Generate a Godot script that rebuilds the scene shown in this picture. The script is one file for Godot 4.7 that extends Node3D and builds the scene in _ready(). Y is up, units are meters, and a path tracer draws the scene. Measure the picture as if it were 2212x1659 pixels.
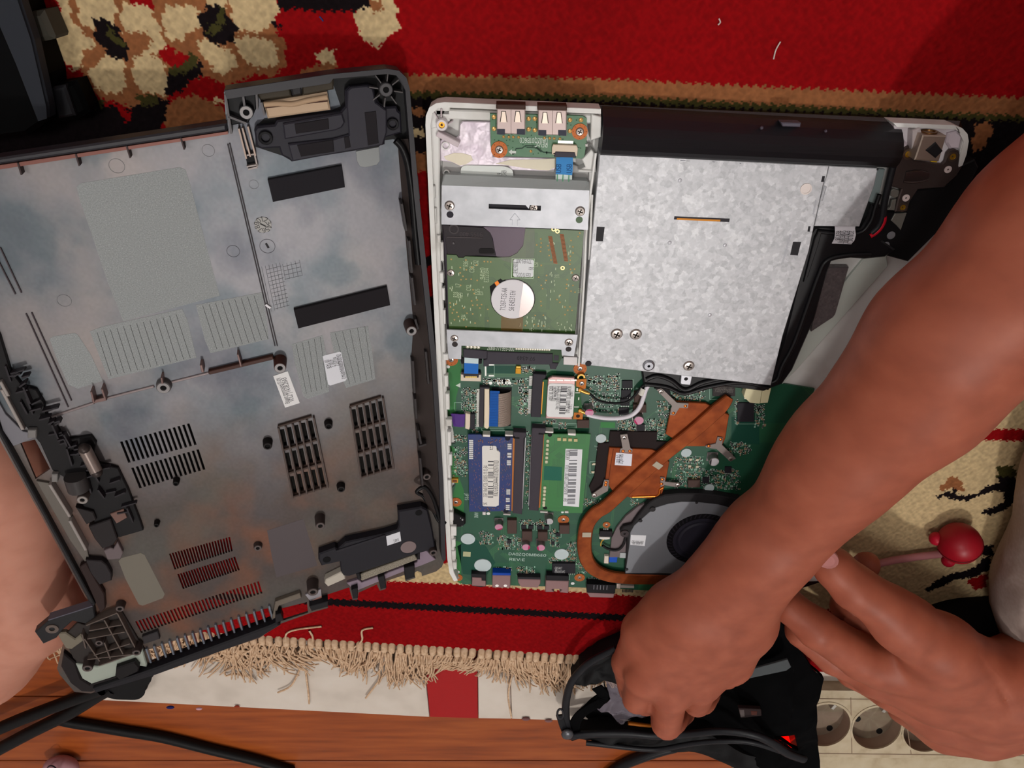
extends Node3D

# ---------------------------------------------------------------- lens and places
const LENS := 1660.0                 # focal length in pixels of the 2212 x 1659 frame
const TILT := 32.4
const EYE := Vector3(0, 0.381, -0.26)
const RY := 0.0                      # rug top
const BC := 0.010                    # top of the motherboard
var fr := Transform3D()              # the plane that pieces are being laid out on
var ox := 0.0
var oy := 0.0
var os := 1.0                        # the close-up that outlines are measured in
var org := Vector3()                 # base of the thing being built, in its frame
var mats := {}
var rng := RandomNumberGenerator.new()

func view(x: float, y: float, width: float) -> void:
	ox = x
	oy = y
	os = width / 2212.0

func full() -> void:
	view(0, 0, 2212)

func pt(px: float, py: float, h := 0.0) -> Vector3:
	var u := ox + px * os - 1106.0
	var v := oy + py * os - 829.5
	var c := cos(deg_to_rad(TILT))
	var s := sin(deg_to_rad(TILT))
	var d := Vector3(u, -c * LENS + s * v, s * LENS + c * v)
	var n := fr.basis.y
	var o := fr.origin + n * h
	var t := n.dot(o - EYE) / n.dot(d)
	return fr.affine_inverse() * (EYE + d * t)

func p2(px: float, py: float, h := 0.0) -> Vector2:
	var p := pt(px, py, h)
	return Vector2(p.x, p.z)

func pl(a: Array, h := 0.0) -> PackedVector2Array:
	var r := PackedVector2Array()
	for i in range(0, a.size(), 2):
		r.append(p2(a[i], a[i + 1], h))
	return r

func p3(a: Array, h := 0.0) -> Array:
	var r := []
	for i in range(0, a.size(), 2):
		r.append(pt(a[i], a[i + 1], h))
	return r

func wl(px: float, x: float, y: float, h := 0.0) -> float:     # a length across, in metres
	return pt(x, y, h).distance_to(pt(x + px, y, h))

# ---------------------------------------------------------------- shapes
class MB:
	var v := PackedVector3Array()
	var n := PackedVector3Array()
	var t := PackedVector2Array()
	var c := PackedColorArray()
	var uvr := Rect2(0, 0, 1, 1)
	var col := Color.WHITE
	var colored := false

	func uv(p: Vector3) -> Vector2:
		return Vector2((p.x - uvr.position.x) / uvr.size.x, (p.z - uvr.position.y) / uvr.size.y)

	func trin(a: Vector3, b: Vector3, d: Vector3, na: Vector3, nb: Vector3, nd: Vector3) -> void:
		v.append(a); v.append(d); v.append(b)
		n.append(na); n.append(nd); n.append(nb)
		t.append(uv(a)); t.append(uv(d)); t.append(uv(b))
		if colored:
			c.append(col); c.append(col); c.append(col)

	func tri(a: Vector3, b: Vector3, d: Vector3) -> void:
		var m := (b - a).cross(d - a).normalized()
		trin(a, b, d, m, m, m)

	func quad(a: Vector3, b: Vector3, d: Vector3, e: Vector3) -> void:
		tri(a, b, d)
		tri(a, d, e)

	func slab(poly: PackedVector2Array, y0: float, y1: float, bev := 0.0, bottom := false) -> void:
		var p := poly.duplicate()
		if not Geometry2D.is_polygon_clockwise(p):
			pass
		var area := 0.0
		for i in p.size():
			var q := p[(i + 1) % p.size()]
			area += p[i].x * q.y - q.x * p[i].y
		if area > 0:
			p.reverse()
		var k := p.size()
		var inn := p.duplicate()
		if bev > 0:
			for i in k:
				var e0 := (p[i] - p[(i + k - 1) % k]).normalized()
				var e1 := (p[(i + 1) % k] - p[i]).normalized()
				var n0 := Vector2(e0.y, -e0.x)
				var n1 := Vector2(e1.y, -e1.x)
				var m := (n0 + n1)
				var d := maxf(m.dot(n0), 0.35)
				inn[i] = p[i] + m / d * bev
				if (inn[i] - p[i]).length() > bev * 2.2:
					inn[i] = p[i] + m.normalized() * bev
			var test := p[0] - inn[0]
			# inwards: the area must shrink
			var a2 := 0.0
			for i in k:
				var q := inn[(i + 1) % k]
				a2 += inn[i].x * q.y - q.x * inn[i].y
			if absf(a2) > absf(area):
				for i in k:
					inn[i] = p[i] * 2.0 - inn[i]
		var yb := y1 - bev
		for i in k:
			var j := (i + 1) % k
			quad(Vector3(p[i].x, y0, p[i].y), Vector3(p[j].x, y0, p[j].y), Vector3(p[j].x, yb, p[j].y), Vector3(p[i].x, yb, p[i].y))
			if bev > 0:
				quad(Vector3(p[i].x, yb, p[i].y), Vector3(p[j].x, yb, p[j].y), Vector3(inn[j].x, y1, inn[j].y), Vector3(inn[i].x, y1, inn[i].y))
		var ix := Geometry2D.triangulate_polygon(inn)
		if ix.is_empty():
			inn = p
			ix = Geometry2D.triangulate_polygon(inn)
		for i in range(0, ix.size(), 3):
			var a := inn[ix[i]]
			var b := inn[ix[i + 1]]
			var d := inn[ix[i + 2]]
			if (b - a).cross(d - a) > 0:
				var w := b
				b = d
				d = w
			tri(Vector3(a.x, y1, a.y), Vector3(b.x, y1, b.y), Vector3(d.x, y1, d.y))
			if bottom:
				tri(Vector3(a.x, y0, a.y), Vector3(d.x, y0, d.y), Vector3(b.x, y0, b.y))

	func box(x: float, z: float, w: float, d: float, y0: float, y1: float, ang := 0.0, bev := 0.0) -> void:
		var p := PackedVector2Array()
		for s in [Vector2(-1, -1), Vector2(1, -1), Vector2(1, 1), Vector2(-1, 1)]:
			p.append(Vector2(x, z) + Vector2(s.x * w / 2, s.y * d / 2).rotated(ang))
		slab(p, y0, y1, bev, true)

	# profile of (radius, height) turned about the upright line through c
	func lathe(prof: Array, at: Vector3, k := 24, bas := Basis()) -> void:
		for s in prof.size() - 1:
			var a: Vector2 = prof[s]
			var b: Vector2 = prof[s + 1]
			var e := (b - a)
			var m := Vector2(e.y, -e.x).normalized()
			for i in k:
				var f0 := TAU * i / k
				var f1 := TAU * (i + 1) / k
				var c0 := Vector3(cos(f0), 0, -sin(f0))
				var c1 := Vector3(cos(f1), 0, -sin(f1))
				var up := Vector3.UP
				var q := [c0 * a.x + up * a.y, c1 * a.x + up * a.y, c1 * b.x + up * b.y, c0 * b.x + up * b.y]
				var nn := [c0 * m.x + up * m.y, c1 * m.x + up * m.y]
				for z in 4:
					q[z] = bas * q[z] + at
				nn[0] = bas * nn[0]
				nn[1] = bas * nn[1]
				if a.x > 1e-9:
					trin(q[0], q[1], q[2], nn[0], nn[1], nn[1])
				if b.x > 1e-9:
					trin(q[0], q[2], q[3], nn[0], nn[1], nn[0])

	func disc(at: Vector3, r: float, y0: float, y1: float, bev := 0.0, k := 24) -> void:
		lathe([Vector2(r, y0), Vector2(r, y1 - bev), Vector2(r - bev, y1), Vector2(0, y1)], Vector3(at.x, 0, at.z), k)

	func ring(at: Vector3, r0: float, r1: float, y0: float, y1: float, k := 24) -> void:
		lathe([Vector2(r1, y0), Vector2(r1, y1), Vector2(r0, y1), Vector2(r0, y0)], Vector3(at.x, 0, at.z), k)

	func ball(at: Vector3, r: float, k := 12, sq := Vector3.ONE) -> void:
		var pos := []
		for i in k + 1:
			var a := -PI / 2 + PI * i / k
			var row := []
			for j in k * 2 + 1:
				var b := TAU * j / (k * 2)
				var d := Vector3(cos(a) * cos(b), sin(a), -cos(a) * sin(b))
				row.append([at + d * sq * r, (d / sq).normalized()])
			pos.append(row)
		for i in k:
			for j in k * 2:
				var p: Array = pos[i][j]
				var q: Array = pos[i][j + 1]
				var u: Array = pos[i + 1][j + 1]
				var w: Array = pos[i + 1][j]
				if i > 0:
					trin(p[0], q[0], u[0], p[1], q[1], u[1])
				if i < k - 1:
					trin(p[0], u[0], w[0], p[1], u[1], w[1])

	func tube(path: Array, r, k := 8, flat := 1.0) -> void:      # r: a number or one per point; flat < 1 presses it down
		var m := path.size()
		var rings := []
		var side := Vector3()
		for i in m:
			var p: Vector3 = path[i]
			var tan: Vector3 = (path[mini(i + 1, m - 1)] - path[maxi(i - 1, 0)]).normalized()
			var s := tan.cross(Vector3.UP)
			if s.length() < 0.05:
				s = side if side != Vector3() else tan.cross(Vector3.RIGHT)
			s = s.normalized()
			if side != Vector3() and s.dot(side) < 0 and absf(tan.y) > 0.9:
				s = -s
			side = s
			var w := s.cross(tan).normalized()
			var rr: float = r[i] if r is Array else r
			var rg := []
			for j in k:
				var a := TAU * j / k
				rg.append([p + s * cos(a) * rr + w * sin(a) * rr * flat, (s * cos(a) * flat + w * sin(a)).normalized()])
			rings.append(rg)
		for i in m - 1:
			for j in k:
				var l := (j + 1) % k
				var a = rings[i][j]
				var b = rings[i][l]
				var d = rings[i + 1][l]
				var e = rings[i + 1][j]
				trin(a[0], d[0], b[0], a[1], d[1], b[1])
				trin(a[0], e[0], d[0], a[1], e[1], d[1])
		for cap in [[0, -1], [m - 1, 1]]:
			var rg: Array = rings[cap[0]]
			var tn: Vector3 = (path[mini(cap[0] + 1, m - 1)] - path[maxi(cap[0] - 1, 0)]).normalized() * cap[1]
			for j in k:
				trin(path[cap[0]], rg[j][0], rg[(j + 1) % k][0], tn, tn, tn)

	# a flat strip of width w and thickness th along a path, lying face up
	func strip(path: Array, w, th: float, bev := 0.0) -> void:
		var m := path.size()
		var prev := []
		for i in m:
			var p: Vector3 = path[i]
			var tan: Vector3 = (path[mini(i + 1, m - 1)] - path[maxi(i - 1, 0)]).normalized()
			var s := tan.cross(Vector3.UP).normalized()
			var up := s.cross(tan).normalized()
			var ww: float = (w[i] if w is Array else w) / 2
			var rg := [p - s * ww, p - s * ww + up * (th - bev), p - s * (ww - bev) + up * th, p + s * (ww - bev) + up * th, p + s * ww + up * (th - bev), p + s * ww]
			if i > 0:
				for j in 6:
					var l := (j + 1) % 6
					quad(prev[l], rg[l], rg[j], prev[j])
			if i == 0 or i == m - 1:
				for j in range(1, 5):
					tri(rg[0], rg[j], rg[j + 1])
			prev = rg

	func mesh(off: Vector3) -> ArrayMesh:
		var a := []
		a.resize(Mesh.ARRAY_MAX)
		if off != Vector3():
			for i in v.size():
				v[i] -= off
		a[Mesh.ARRAY_VERTEX] = v
		a[Mesh.ARRAY_NORMAL] = n
		a[Mesh.ARRAY_TEX_UV] = t
		if colored:
			a[Mesh.ARRAY_COLOR] = c
		var am := ArrayMesh.new()
		if v.size():
			am.add_surface_from_arrays(Mesh.PRIMITIVE_TRIANGLES, a)
		return am

func curve(pts: Array, k := 6) -> Array:      # a smooth line through the points
	var r := []
	var m := pts.size()
	for i in m - 1:
		var a = pts[maxi(i - 1, 0)]
		var b = pts[i]
		var c = pts[i + 1]
		var d = pts[mini(i + 2, m - 1)]
		for j in k:
			r.append(b.cubic_interpolate(c, a, d, float(j) / k))
	r.append(pts[m - 1])
	return r

func round_poly(p: PackedVector2Array, r: float, k := 4) -> PackedVector2Array:
	var o := PackedVector2Array()
	var m := p.size()
	for i in m:
		var a := p[(i + m - 1) % m] - p[i]
		var b := p[(i + 1) % m] - p[i]
		var d := minf(r, minf(a.length(), b.length()) * 0.45)
		var s := p[i] + a.normalized() * d
		var e := p[i] + b.normalized() * d
		for j in k + 1:
			var f := float(j) / k
			o.append(s.lerp(p[i], f).lerp(p[i].lerp(e, f), f))
	return o

# ---------------------------------------------------------------- looks
func mat(r: int, g: int, b: int, rough := 0.6, metal := 0.0, extra := {}) -> StandardMaterial3D:
	var key := str(r, " ", g, " ", b, " ", rough, " ", metal, " ", extra)
	if not mats.has(key):
		var m := StandardMaterial3D.new()
		m.albedo_color = Color8(r, g, b)
		m.roughness = rough
		m.metallic = metal
		m.metallic_specular = 0.3
		for k in extra:
			m.set(k, extra[k])
		mats[key] = m
	return mats[key]

func noise_tex(freq: float, ramp: Array, size := 512, sd := 1, oct := 4, kind := FastNoiseLite.TYPE_SIMPLEX_SMOOTH) -> Texture2D:
	var f := FastNoiseLite.new()
	f.noise_type = kind
	f.seed = sd
	f.frequency = freq
	f.fractal_octaves = oct
	if kind == FastNoiseLite.TYPE_CELLULAR:
		f.cellular_return_type = FastNoiseLite.RETURN_CELL_VALUE
		f.domain_warp_enabled = true
		f.domain_warp_amplitude = 14.0
		f.domain_warp_frequency = 0.04
	var im := f.get_seamless_image(size, size)
	im.convert(Image.FORMAT_L8)
	var src := im.get_data()
	var dst := PackedByteArray()
	dst.resize(src.size() * 3)
	var lut := []
	for i in 256:
		var q := i / 255.0
		var c: Color = ramp[0][1]
		for k in ramp.size() - 1:
			if q >= ramp[k][0]:
				c = ramp[k][1].lerp(ramp[k + 1][1], clampf((q - ramp[k][0]) / (ramp[k + 1][0] - ramp[k][0]), 0, 1))
		lut.append(c)
	for i in src.size():
		var c: Color = lut[src[i]]
		dst[i * 3] = c.r8
		dst[i * 3 + 1] = c.g8
		dst[i * 3 + 2] = c.b8
	return ImageTexture.create_from_image(Image.create_from_data(size, size, false, Image.FORMAT_RGB8, dst))

func tri_mat(key: String, tex: Texture2D, per_metre: float, rough := 0.6, metal := 0.0, bump: Texture2D = null, deep := 0.0, extra := {}) -> StandardMaterial3D:
	if not mats.has(key):
		var m := StandardMaterial3D.new()
		m.albedo_texture = tex
		m.uv1_triplanar = true
		m.uv1_scale = Vector3.ONE * per_metre
		m.roughness = rough
		m.metallic = metal
		m.metallic_specular = 0.3
		if bump:
			m.heightmap_enabled = true
			m.heightmap_texture = bump
			m.heightmap_scale = deep
		for k in extra:
			m.set(k, extra[k])
		mats[key] = m
	return mats[key]

# ---------------------------------------------------------------- things and parts
var taken := {}
func numbered(n: String) -> String:
	taken[n] = taken.get(n, -1) + 1
	return n if taken[n] == 0 else "%s_%03d" % [n, taken[n]]

func thing(called: String, label: String, category: String, at: Vector3, group := "") -> Node3D:
	var o := Node3D.new()
	o.name = numbered(called)
	org = at
	o.transform = Transform3D(fr.basis, fr * at)
	o.set_meta("label", label)
	o.set_meta("category", category)
	if group:
		o.set_meta("group", group)
	add_child(o)
	return o

func part(called: String, m: MB, material: Material, under: Node3D, label := "") -> MeshInstance3D:
	var o := MeshInstance3D.new()
	o.name = called
	o.mesh = m.mesh(org)
	o.material_override = material
	if label:
		o.set_meta("label", label)
	under.add_child(o, true)
	return o

func stuff(o: Node3D) -> Node3D:
	o.set_meta("kind", "stuff")
	return o

func single(called: String, m: MB, material: Material, label: String, category: String, at: Vector3, group := "") -> MeshInstance3D:
	var o := MeshInstance3D.new()
	o.name = numbered(called)
	org = at
	o.mesh = m.mesh(at)
	o.material_override = material
	o.transform = Transform3D(fr.basis, fr * at)
	if label:
		o.set_meta("label", label)
		o.set_meta("category", category)
	if group:
		o.set_meta("group", group)
	add_child(o)
	return o

func struct(called: String, m: MB, material: Material, label := "", category := "") -> MeshInstance3D:
	var o := single(called, m, material, label, category, Vector3())
	o.set_meta("kind", "structure")
	return o

var face: SystemFont
func letters(text: String, high: float, material: Material, under: Node3D, at: Vector3, ang := 0.0, long := 0.0) -> MeshInstance3D:
	if face == null:
		face = SystemFont.new()
		face.font_names = PackedStringArray(["Droid Sans"])
	var t := TextMesh.new()
	t.text = text
	t.font = face
	t.font_size = 32
	t.pixel_size = high / 23.0
	t.depth = 0.00003
	t.curve_step = 2.0
	var o := MeshInstance3D.new()
	o.name = "lettering"
	o.mesh = t
	o.material_override = material
	var sx := 1.0
	if long > 0:
		var w := t.get_aabb().size.x
		sx = long / w if w > 0 else 1.0
	o.transform = Transform3D(Basis(Vector3(cos(ang), 0, sin(ang)) * sx, Vector3(sin(ang), 0, -cos(ang)), Vector3.UP), at - org)
	under.add_child(o, true)
	return o

# letters laid from one measured point to another
func words(text: String, x0: float, y0: float, x1: float, y1: float, high: float, h: float, material: Material, under: Node3D) -> void:
	var a := pt(x0, y0, h)
	var b := pt(x1, y1, h)
	letters(text, high, material, under, (a + b) / 2, atan2(b.z - a.z, b.x - a.x), a.distance_to(b))

# a straight raised line from one measured point to another
func bar(m: MB, x0: float, y0: float, x1: float, y1: float, w: float, h0: float, h1: float, bev := 0.0) -> void:
	var a := pt(x0, y0, h1)
	var b := pt(x1, y1, h1)
	m.box((a.x + b.x) / 2, (a.z + b.z) / 2, a.distance_to(b), w, h0, h1, atan2(b.z - a.z, b.x - a.x), bev)

func bars(a: Vector2, b: Vector2, w: float, h: float, sd: int, duty := 0.5, unit := 0.0002) -> MB:
	var m := MB.new()
	var r := RandomNumberGenerator.new()
	r.seed = sd
	var d := (b - a)
	var l := d.length()
	var ang := d.angle()
	var s := 0.0
	while s < l:
		var t := unit * r.randi_range(1, 4)
		if r.randf() < duty + 0.15:
			var q := a + d / l * (s + t / 2)
			m.box(q.x, q.y, minf(t, l - s), w, h, h + 0.00004, ang)
		s += t + unit * r.randi_range(1, 2)
	return m

func _ready() -> void:
	rng.seed = 7
	# camera, air, lamp
	var cam := Camera3D.new()
	cam.name = "camera"
	cam.fov = rad_to_deg(2.0 * atan(829.5 / LENS))
	cam.near = 0.01
	cam.far = 20.0
	var c := cos(deg_to_rad(TILT))
	var s := sin(deg_to_rad(TILT))
	cam.transform = Transform3D(Basis(Vector3.RIGHT, Vector3(0, -s, -c), Vector3(0, c, -s)), EYE)
	add_child(cam)
	cam.current = true
	var env := Environment.new()
	env.background_mode = Environment.BG_COLOR
	env.background_color = Color(0.02, 0.02, 0.02)
	env.tonemap_mode = Environment.TONE_MAPPER_LINEAR
	env.tonemap_exposure = 1.0
	env.sdfgi_enabled = true
	env.ssao_enabled = true
	env.ssil_enabled = true
	var we := WorldEnvironment.new()
	we.name = "world_environment"
	we.environment = env
	add_child(we)
	lamp(Vector3(0.30, 2.30, 0.75))
	panel_lamp(Vector3(-0.70, 2.645, -0.75))
	room()
	rug()
	base_shell()
	usb_board()
	hard_drive()
	optical_drive()
	mainboard()
	modules()
	cooler()
	hinge_corner()
	await cover()
	surroundings()
	person()

func lamp(at: Vector3) -> void:
	var t := thing("ceiling_lamp", "round white bulb hanging from the ceiling above the rug", "lamp", at)
	var m := MB.new()
	m.ball(at, 0.055, 12)
	part("bulb", m, mat(255, 250, 240, 0.5, 0, {"emission_enabled": true, "emission": Color(1, 0.96, 0.9), "emission_energy_multiplier": 6.0}), t)
	m = MB.new()
	m.lathe([Vector2(0.03, 0.045), Vector2(0.03, 0.11), Vector2(0.0, 0.12)], at, 16)
	m.tube([at + Vector3(0, 0.11, 0), at + Vector3(0, 0.4, 0)], 0.004, 6)
	part("socket", m, mat(230, 230, 228), t)
	var l := OmniLight3D.new()
	l.name = "bulb_glow"
	l.position = Vector3()
	l.light_color = Color(1.0, 0.985, 0.965)
	l.light_energy = LAMP
	l.light_size = 0.05
	l.omni_range = 8.0
	l.omni_attenuation = 2.0
	l.shadow_enabled = true
	t.add_child(l)

const LAMP := 1.55
const PANEL := 1.35

func panel_lamp(at: Vector3) -> void:
	var t := thing("ceiling_panel", "square white light panel on the ceiling above the cover", "lamp", at)
	var m := MB.new()
	m.box(at.x, at.z, 0.50, 0.50, at.y - 0.030, at.y - 0.004, 0, 0.003)
	part("diffuser", m, mat(250, 250, 248, 0.6, 0, {"emission_enabled": true, "emission": Color(1, 0.98, 0.95), "emission_energy_multiplier": 1.5}), t)
	m = MB.new()
	for s in [-1, 1]:
		m.box(at.x + s * 0.26, at.z, 0.02, 0.54, at.y - 0.034, at.y)
		m.box(at.x, at.z + s * 0.26, 0.50, 0.02, at.y - 0.034, at.y)
	part("frame", m, mat(220, 220, 220, 0.5), t)
	var l := AreaLight3D.new()
	l.name = "panel_glow"
	l.area_size = Vector2(0.48, 0.48)
	l.position = Vector3(0, -0.036, 0)
	l.rotation = Vector3(-PI / 2, 0, 0)
	l.light_color = Color(1, 0.99, 0.975)
	l.light_energy = PANEL
	l.area_range = 8.0
	l.shadow_enabled = true
	t.add_child(l)

# ---------------------------------------------------------------- the room
func slab_box(a: Vector3, b: Vector3) -> MB:
	var m := MB.new()
	m.box((a.x + b.x) / 2, (a.z + b.z) / 2, b.x - a.x, b.z - a.z, a.y, b.y)
	return m

func room() -> void:
	var white := mat(208, 210, 211, 0.9)
	struct("wall_left", slab_box(Vector3(-1.9, -0.022, -1.7), Vector3(-1.8, 2.7, 2.7)), white)
	struct("wall_right", slab_box(Vector3(2.1, -0.022, -1.7), Vector3(2.2, 2.7, 2.7)), white)
	struct("wall_back", slab_box(Vector3(-1.9, -0.022, -1.8), Vector3(2.2, 2.7, -1.7)), white)
	struct("wall_front", slab_box(Vector3(-1.9, -0.022, 2.7), Vector3(2.2, 2.7, 2.8)), white)
	struct("ceiling", slab_box(Vector3(-1.9, 2.65, -1.8), Vector3(2.2, 2.75, 2.8)), white)
	var grain := noise_tex(0.02, [[0.0, Color8(116, 52, 17)], [0.35, Color8(138, 64, 22)], [0.6, Color8(148, 71, 26)], [1.0, Color8(160, 82, 33)]], 512, 5, 5)
	var wood := tri_mat("wood", grain, 1.0, 0.42, 0, null, 0, {"uv1_scale": Vector3(0.9, 9, 9), "metallic_specular": 0.4})
	var fl := struct("floor", slab_box(Vector3(-1.9, -0.062, -1.8), Vector3(2.2, -0.022, 2.8)), wood, "orange brown wooden floor of wide boards beside the rug", "floor")
	org = Vector3()
	var z := -0.56
	full()
	var seam := pt(1000, 1644, -0.012).z
	z = seam - 0.09 * 11
	for i in 20:
		var m := MB.new()
		m.box(0.1, z + 0.045, 2.6, 0.0885, -0.022, -0.012, 0, 0.0008)
		for q in m.t.size():
			m.t[q] += Vector2(i * 0.37, 0)
		part("floor_board", m, wood, fl)
		z += 0.09
	# painted tiles between the rug and the boards
	var pale := tri_mat("pale_tile", noise_tex(0.012, [[0.0, Color8(192, 180, 168)], [0.5, Color8(206, 194, 182)], [1.0, Color8(212, 201, 190)]], 256, 9), 6.0, 0.5)
	var red := mat(160, 24, 26, 0.5)
	var cut := [205, 928, 1033, 1105, 1330, 1640, 1900]
	var low := [1512, 1549, 1552, 1553, 1560, 1570, 1578]
	var top := 1360
	var shape := struct("trim_1", slab_box(Vector3(-0.36, -0.0125, 0.15), Vector3(0.36, -0.012, 0.16)), pale, "row of white and red tiles along the fringed edge of the rug", "tiles")
	org = Vector3()
	for i in 6:
		full()
		var x0 := 0.7
		var m := MB.new()
		var h := -0.0085
		var dx: float = [-16, -19, -2, -6, -4, -4, -4][i]
		var dx1: float = [-16, -19, -2, -6, -4, -4, -4][i + 1]
		m.slab(pl([cut[i] + x0 + dx, top, cut[i + 1] - x0 + dx1, top, cut[i + 1] - x0, low[i + 1], cut[i] + x0, low[i]], h), -0.012, h, 0.0004)
		part("tile", m, red if i == 1 else pale, shape, "red tile" if i == 1 else "")

# ---------------------------------------------------------------- the rug
var ink := PackedByteArray()
var iw := 0
var ih := 0
const RES := 0.00055
const RX := -0.55
const RZ := -0.45

func dye(a: Array, k: int) -> void:
	var p := pl(a)
	var lo := 1e9
	var hi := -1e9
	for q in p.size():
		p[q] = (p[q] - Vector2(RX, RZ)) / RES
		lo = minf(lo, p[q].y)
		hi = maxf(hi, p[q].y)
	for y in range(maxi(0, int(lo)), mini(ih, int(hi) + 1)):
		var xs := []
		var yy := y + 0.5
		for i in p.size():
			var b := p[i]
			var d := p[(i + 1) % p.size()]
			if (b.y <= yy) != (d.y <= yy):
				xs.append(b.x + (yy - b.y) / (d.y - b.y) * (d.x - b.x))
		xs.sort()
		for i in range(0, xs.size() - 1, 2):
			for x in range(maxi(0, int(xs[i])), mini(iw, int(xs[i + 1]))):
				ink[y * iw + x] = k

func rug() -> void:
	fr = Transform3D()
	var edge_l := 0.0
	full()
	var e0 := pt(628, 1384)
	var e1 := pt(1282, 1424)
	var slope := (e1.z - e0.z) / (e1.x - e0.x)
	iw = int(1.10 / RES)
	ih = int(0.76 / RES)
	ink.resize(iw * ih)
	ink.fill(0)
	# 0 red, 1 cream, 2 brown, 3 black, 4 green
	view(0, 0, 640)
	dye([500, -300, 2090, -300, 2060, 220, 2140, 300, 2145, 500, 2060, 580, 1930, 560, 1700, 650, 1560, 600, 1290, 700, 1220, 790, 1000, 810, 760, 740, 640, 600, 560, 540, 400, 200, 300, -300], 2)
	for a in [[350, -200, 520, -200, 530, 60, 560, 190, 720, 310, 720, 350, 640, 390, 640, 430, 590, 540, 480, 480, 430, 400, 400, 330, 400, 180, 370, 90],
			[570, -100, 850, -100, 880, 90, 860, 230, 800, 160, 720, 150, 700, 240, 620, 190, 590, 90],
			[920, 30, 1080, 20, 1170, 130, 1240, 300, 1260, 340, 1200, 400, 1100, 420, 1090, 380, 1130, 330, 1160, 300, 1100, 250, 1020, 250, 930, 250, 910, 130],
			[1230, 50, 1450, 40, 1500, 110, 1510, 200, 1410, 250, 1390, 310, 1270, 300, 1220, 200],
			[1500, -200, 1700, -200, 1710, 50, 1640, 60, 1560, 30], [1710, -100, 2070, -100, 2090, 120, 2000, 210, 1940, 250, 1780, 230, 1730, 90],
			[1460, 330, 1540, 290, 1650, 350, 1770, 400, 1780, 500, 1700, 570, 1620, 540, 1500, 390], [1760, 300, 1850, 270, 2040, 300, 2090, 400, 2090, 480, 1960, 520, 1860, 480, 1760, 350],
			[690, 510, 800, 420, 930, 440, 950, 560, 930, 700, 800, 700, 700, 640, 670, 560], [1000, 440, 1100, 400, 1200, 440, 1240, 500, 1290, 650, 1240, 720, 1080, 690, 1010, 640, 1000, 520]]:
		dye(a, 1)
	for a in [[710, 150, 810, 150, 900, 240, 960, 340, 970, 450, 860, 440, 760, 340, 720, 280], [1560, 40, 1650, 50, 1720, 130, 1780, 210, 1760, 310, 1640, 340, 1560, 290, 1500, 200, 1500, 130],
			[1260, 570, 1440, 520, 1500, 450, 1530, 560, 1400, 620, 1380, 680, 1250, 720, 1250, 640], [770, 800, 890, 790, 900, 850, 1020, 800, 1200, 740, 1280, 780, 1200, 1000, 900, 1400, -300, 1500, -300, 700, 300, 760]]:
		dye(a, 3)  # last outline also dyes in the dark shade beside the plastic case
	for a in [[800, 180, 850, 230, 950, 330, 930, 370, 860, 330, 810, 250], [1640, 60, 1700, 110, 1700, 180, 1640, 220, 1640, 270, 1550, 250, 1560, 190, 1640, 180], [1280, 480, 1400, 460, 1440, 400, 1500, 430, 1460, 510, 1380, 560, 1280, 570],
			[630, 760, 730, 740, 800, 780, 770, 820, 650, 810], [1000, 720, 1180, 710, 1180, 790, 1080, 800]]:
		dye(a, 4)
	for a in [[1240, 350, 1300, 350, 1330, 400, 1430, 410, 1420, 460, 1290, 510, 1200, 430], [1380, 620, 1550, 570, 1680, 650, 1660, 740, 1580, 790, 1440, 710], [310, 310, 400, 320, 460, 430, 540, 540, 630, 530, 650, 650, 730, 770, 640, 740, 440, 610, 340, 420],
			[920, -100, 1160, -100, 1150, 90, 1080, 30, 1000, 40], [150, -50, 380, -50, 460, 40, 450, 80, 390, 90, 380, 140, 180, 60], [880, 850, 1000, 830, 960, 930]]:
		dye(a, 0)
	dye([1280, 750, 1460, 710, 1680, 800, 1700, 1000, 1300, 1080, 1230, 880], 2)
	dye([1590, 740, 1660, 730, 1670, 770, 1590, 770], 1)
	full()
	dye([766, 7, 799, 7, 842, -40, 860, 18, 867, 65, 842, 83, 817, 107, 791, 87, 773, 65, 770, 29], 1)
	dye([791, 7, 828, 0, 829, 18, 813, 29], 2)
	dye([603, -40, 806, -40, 800, 14, 760, 26, 690, 26, 640, 20, 603, 24], 3)
	dye([588, 45, 614, 60, 612, 64, 590, 55], 3)
	dye([685, 119, 705, 105, 728, 112, 726, 141, 697, 141, 687, 127], 1)
	dye([660, 150, 697, 138, 730, 139, 732, 170, 640, 175], 2)
	# border bands under the laptop
	dye([800, 159, 1300, 172, 1700, 190, 2500, 225, 2500, 266, 2212, 255, 1800, 236, 1300, 212, 880, 200, 800, 196], 2)
	dye([800, 198, 1300, 208, 1800, 234, 2500, 264, 2500, 276, 1800, 248, 1300, 224, 800, 216], 4)
	dye([800, 212, 1300, 220, 1800, 246, 2500, 276, 2600, 900, 900, 900, 860, 330], 3)  # black border; also dyes in the shade of the gap beside the base
	for a in [[890, 232, 925, 236, 918, 254, 892, 250], [890, 280, 915, 278, 918, 296, 892, 298], [895, 330, 935, 330, 935, 372, 898, 372]]:
		dye(a, 2 if a[1] != 280 else 1)
	dye([2108, 272, 2135, 262, 2150, 275, 2130, 320, 2100, 330], 2)
	dye([870, 372, 1000, 372, 1000, 640, 880, 640], 0)
	dye([880, 556, 1000, 553, 1000, 574, 880, 578], 3)
	# cream field, red end
	dye([600, 1212, 1500, 1225, 1500, 860, 2700, 840, 2700, 1420, 600, 1420], 1)
	dye([2000, 925, 2600, 935, 2600, 958, 2000, 950], 0)
	view(1652, 900, 560)
	for a in [[1580, 520, 1660, 520, 1690, 590, 1720, 630, 1660, 640, 1600, 610, 1510, 640, 1500, 610]]:
		dye(a, 2)
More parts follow.
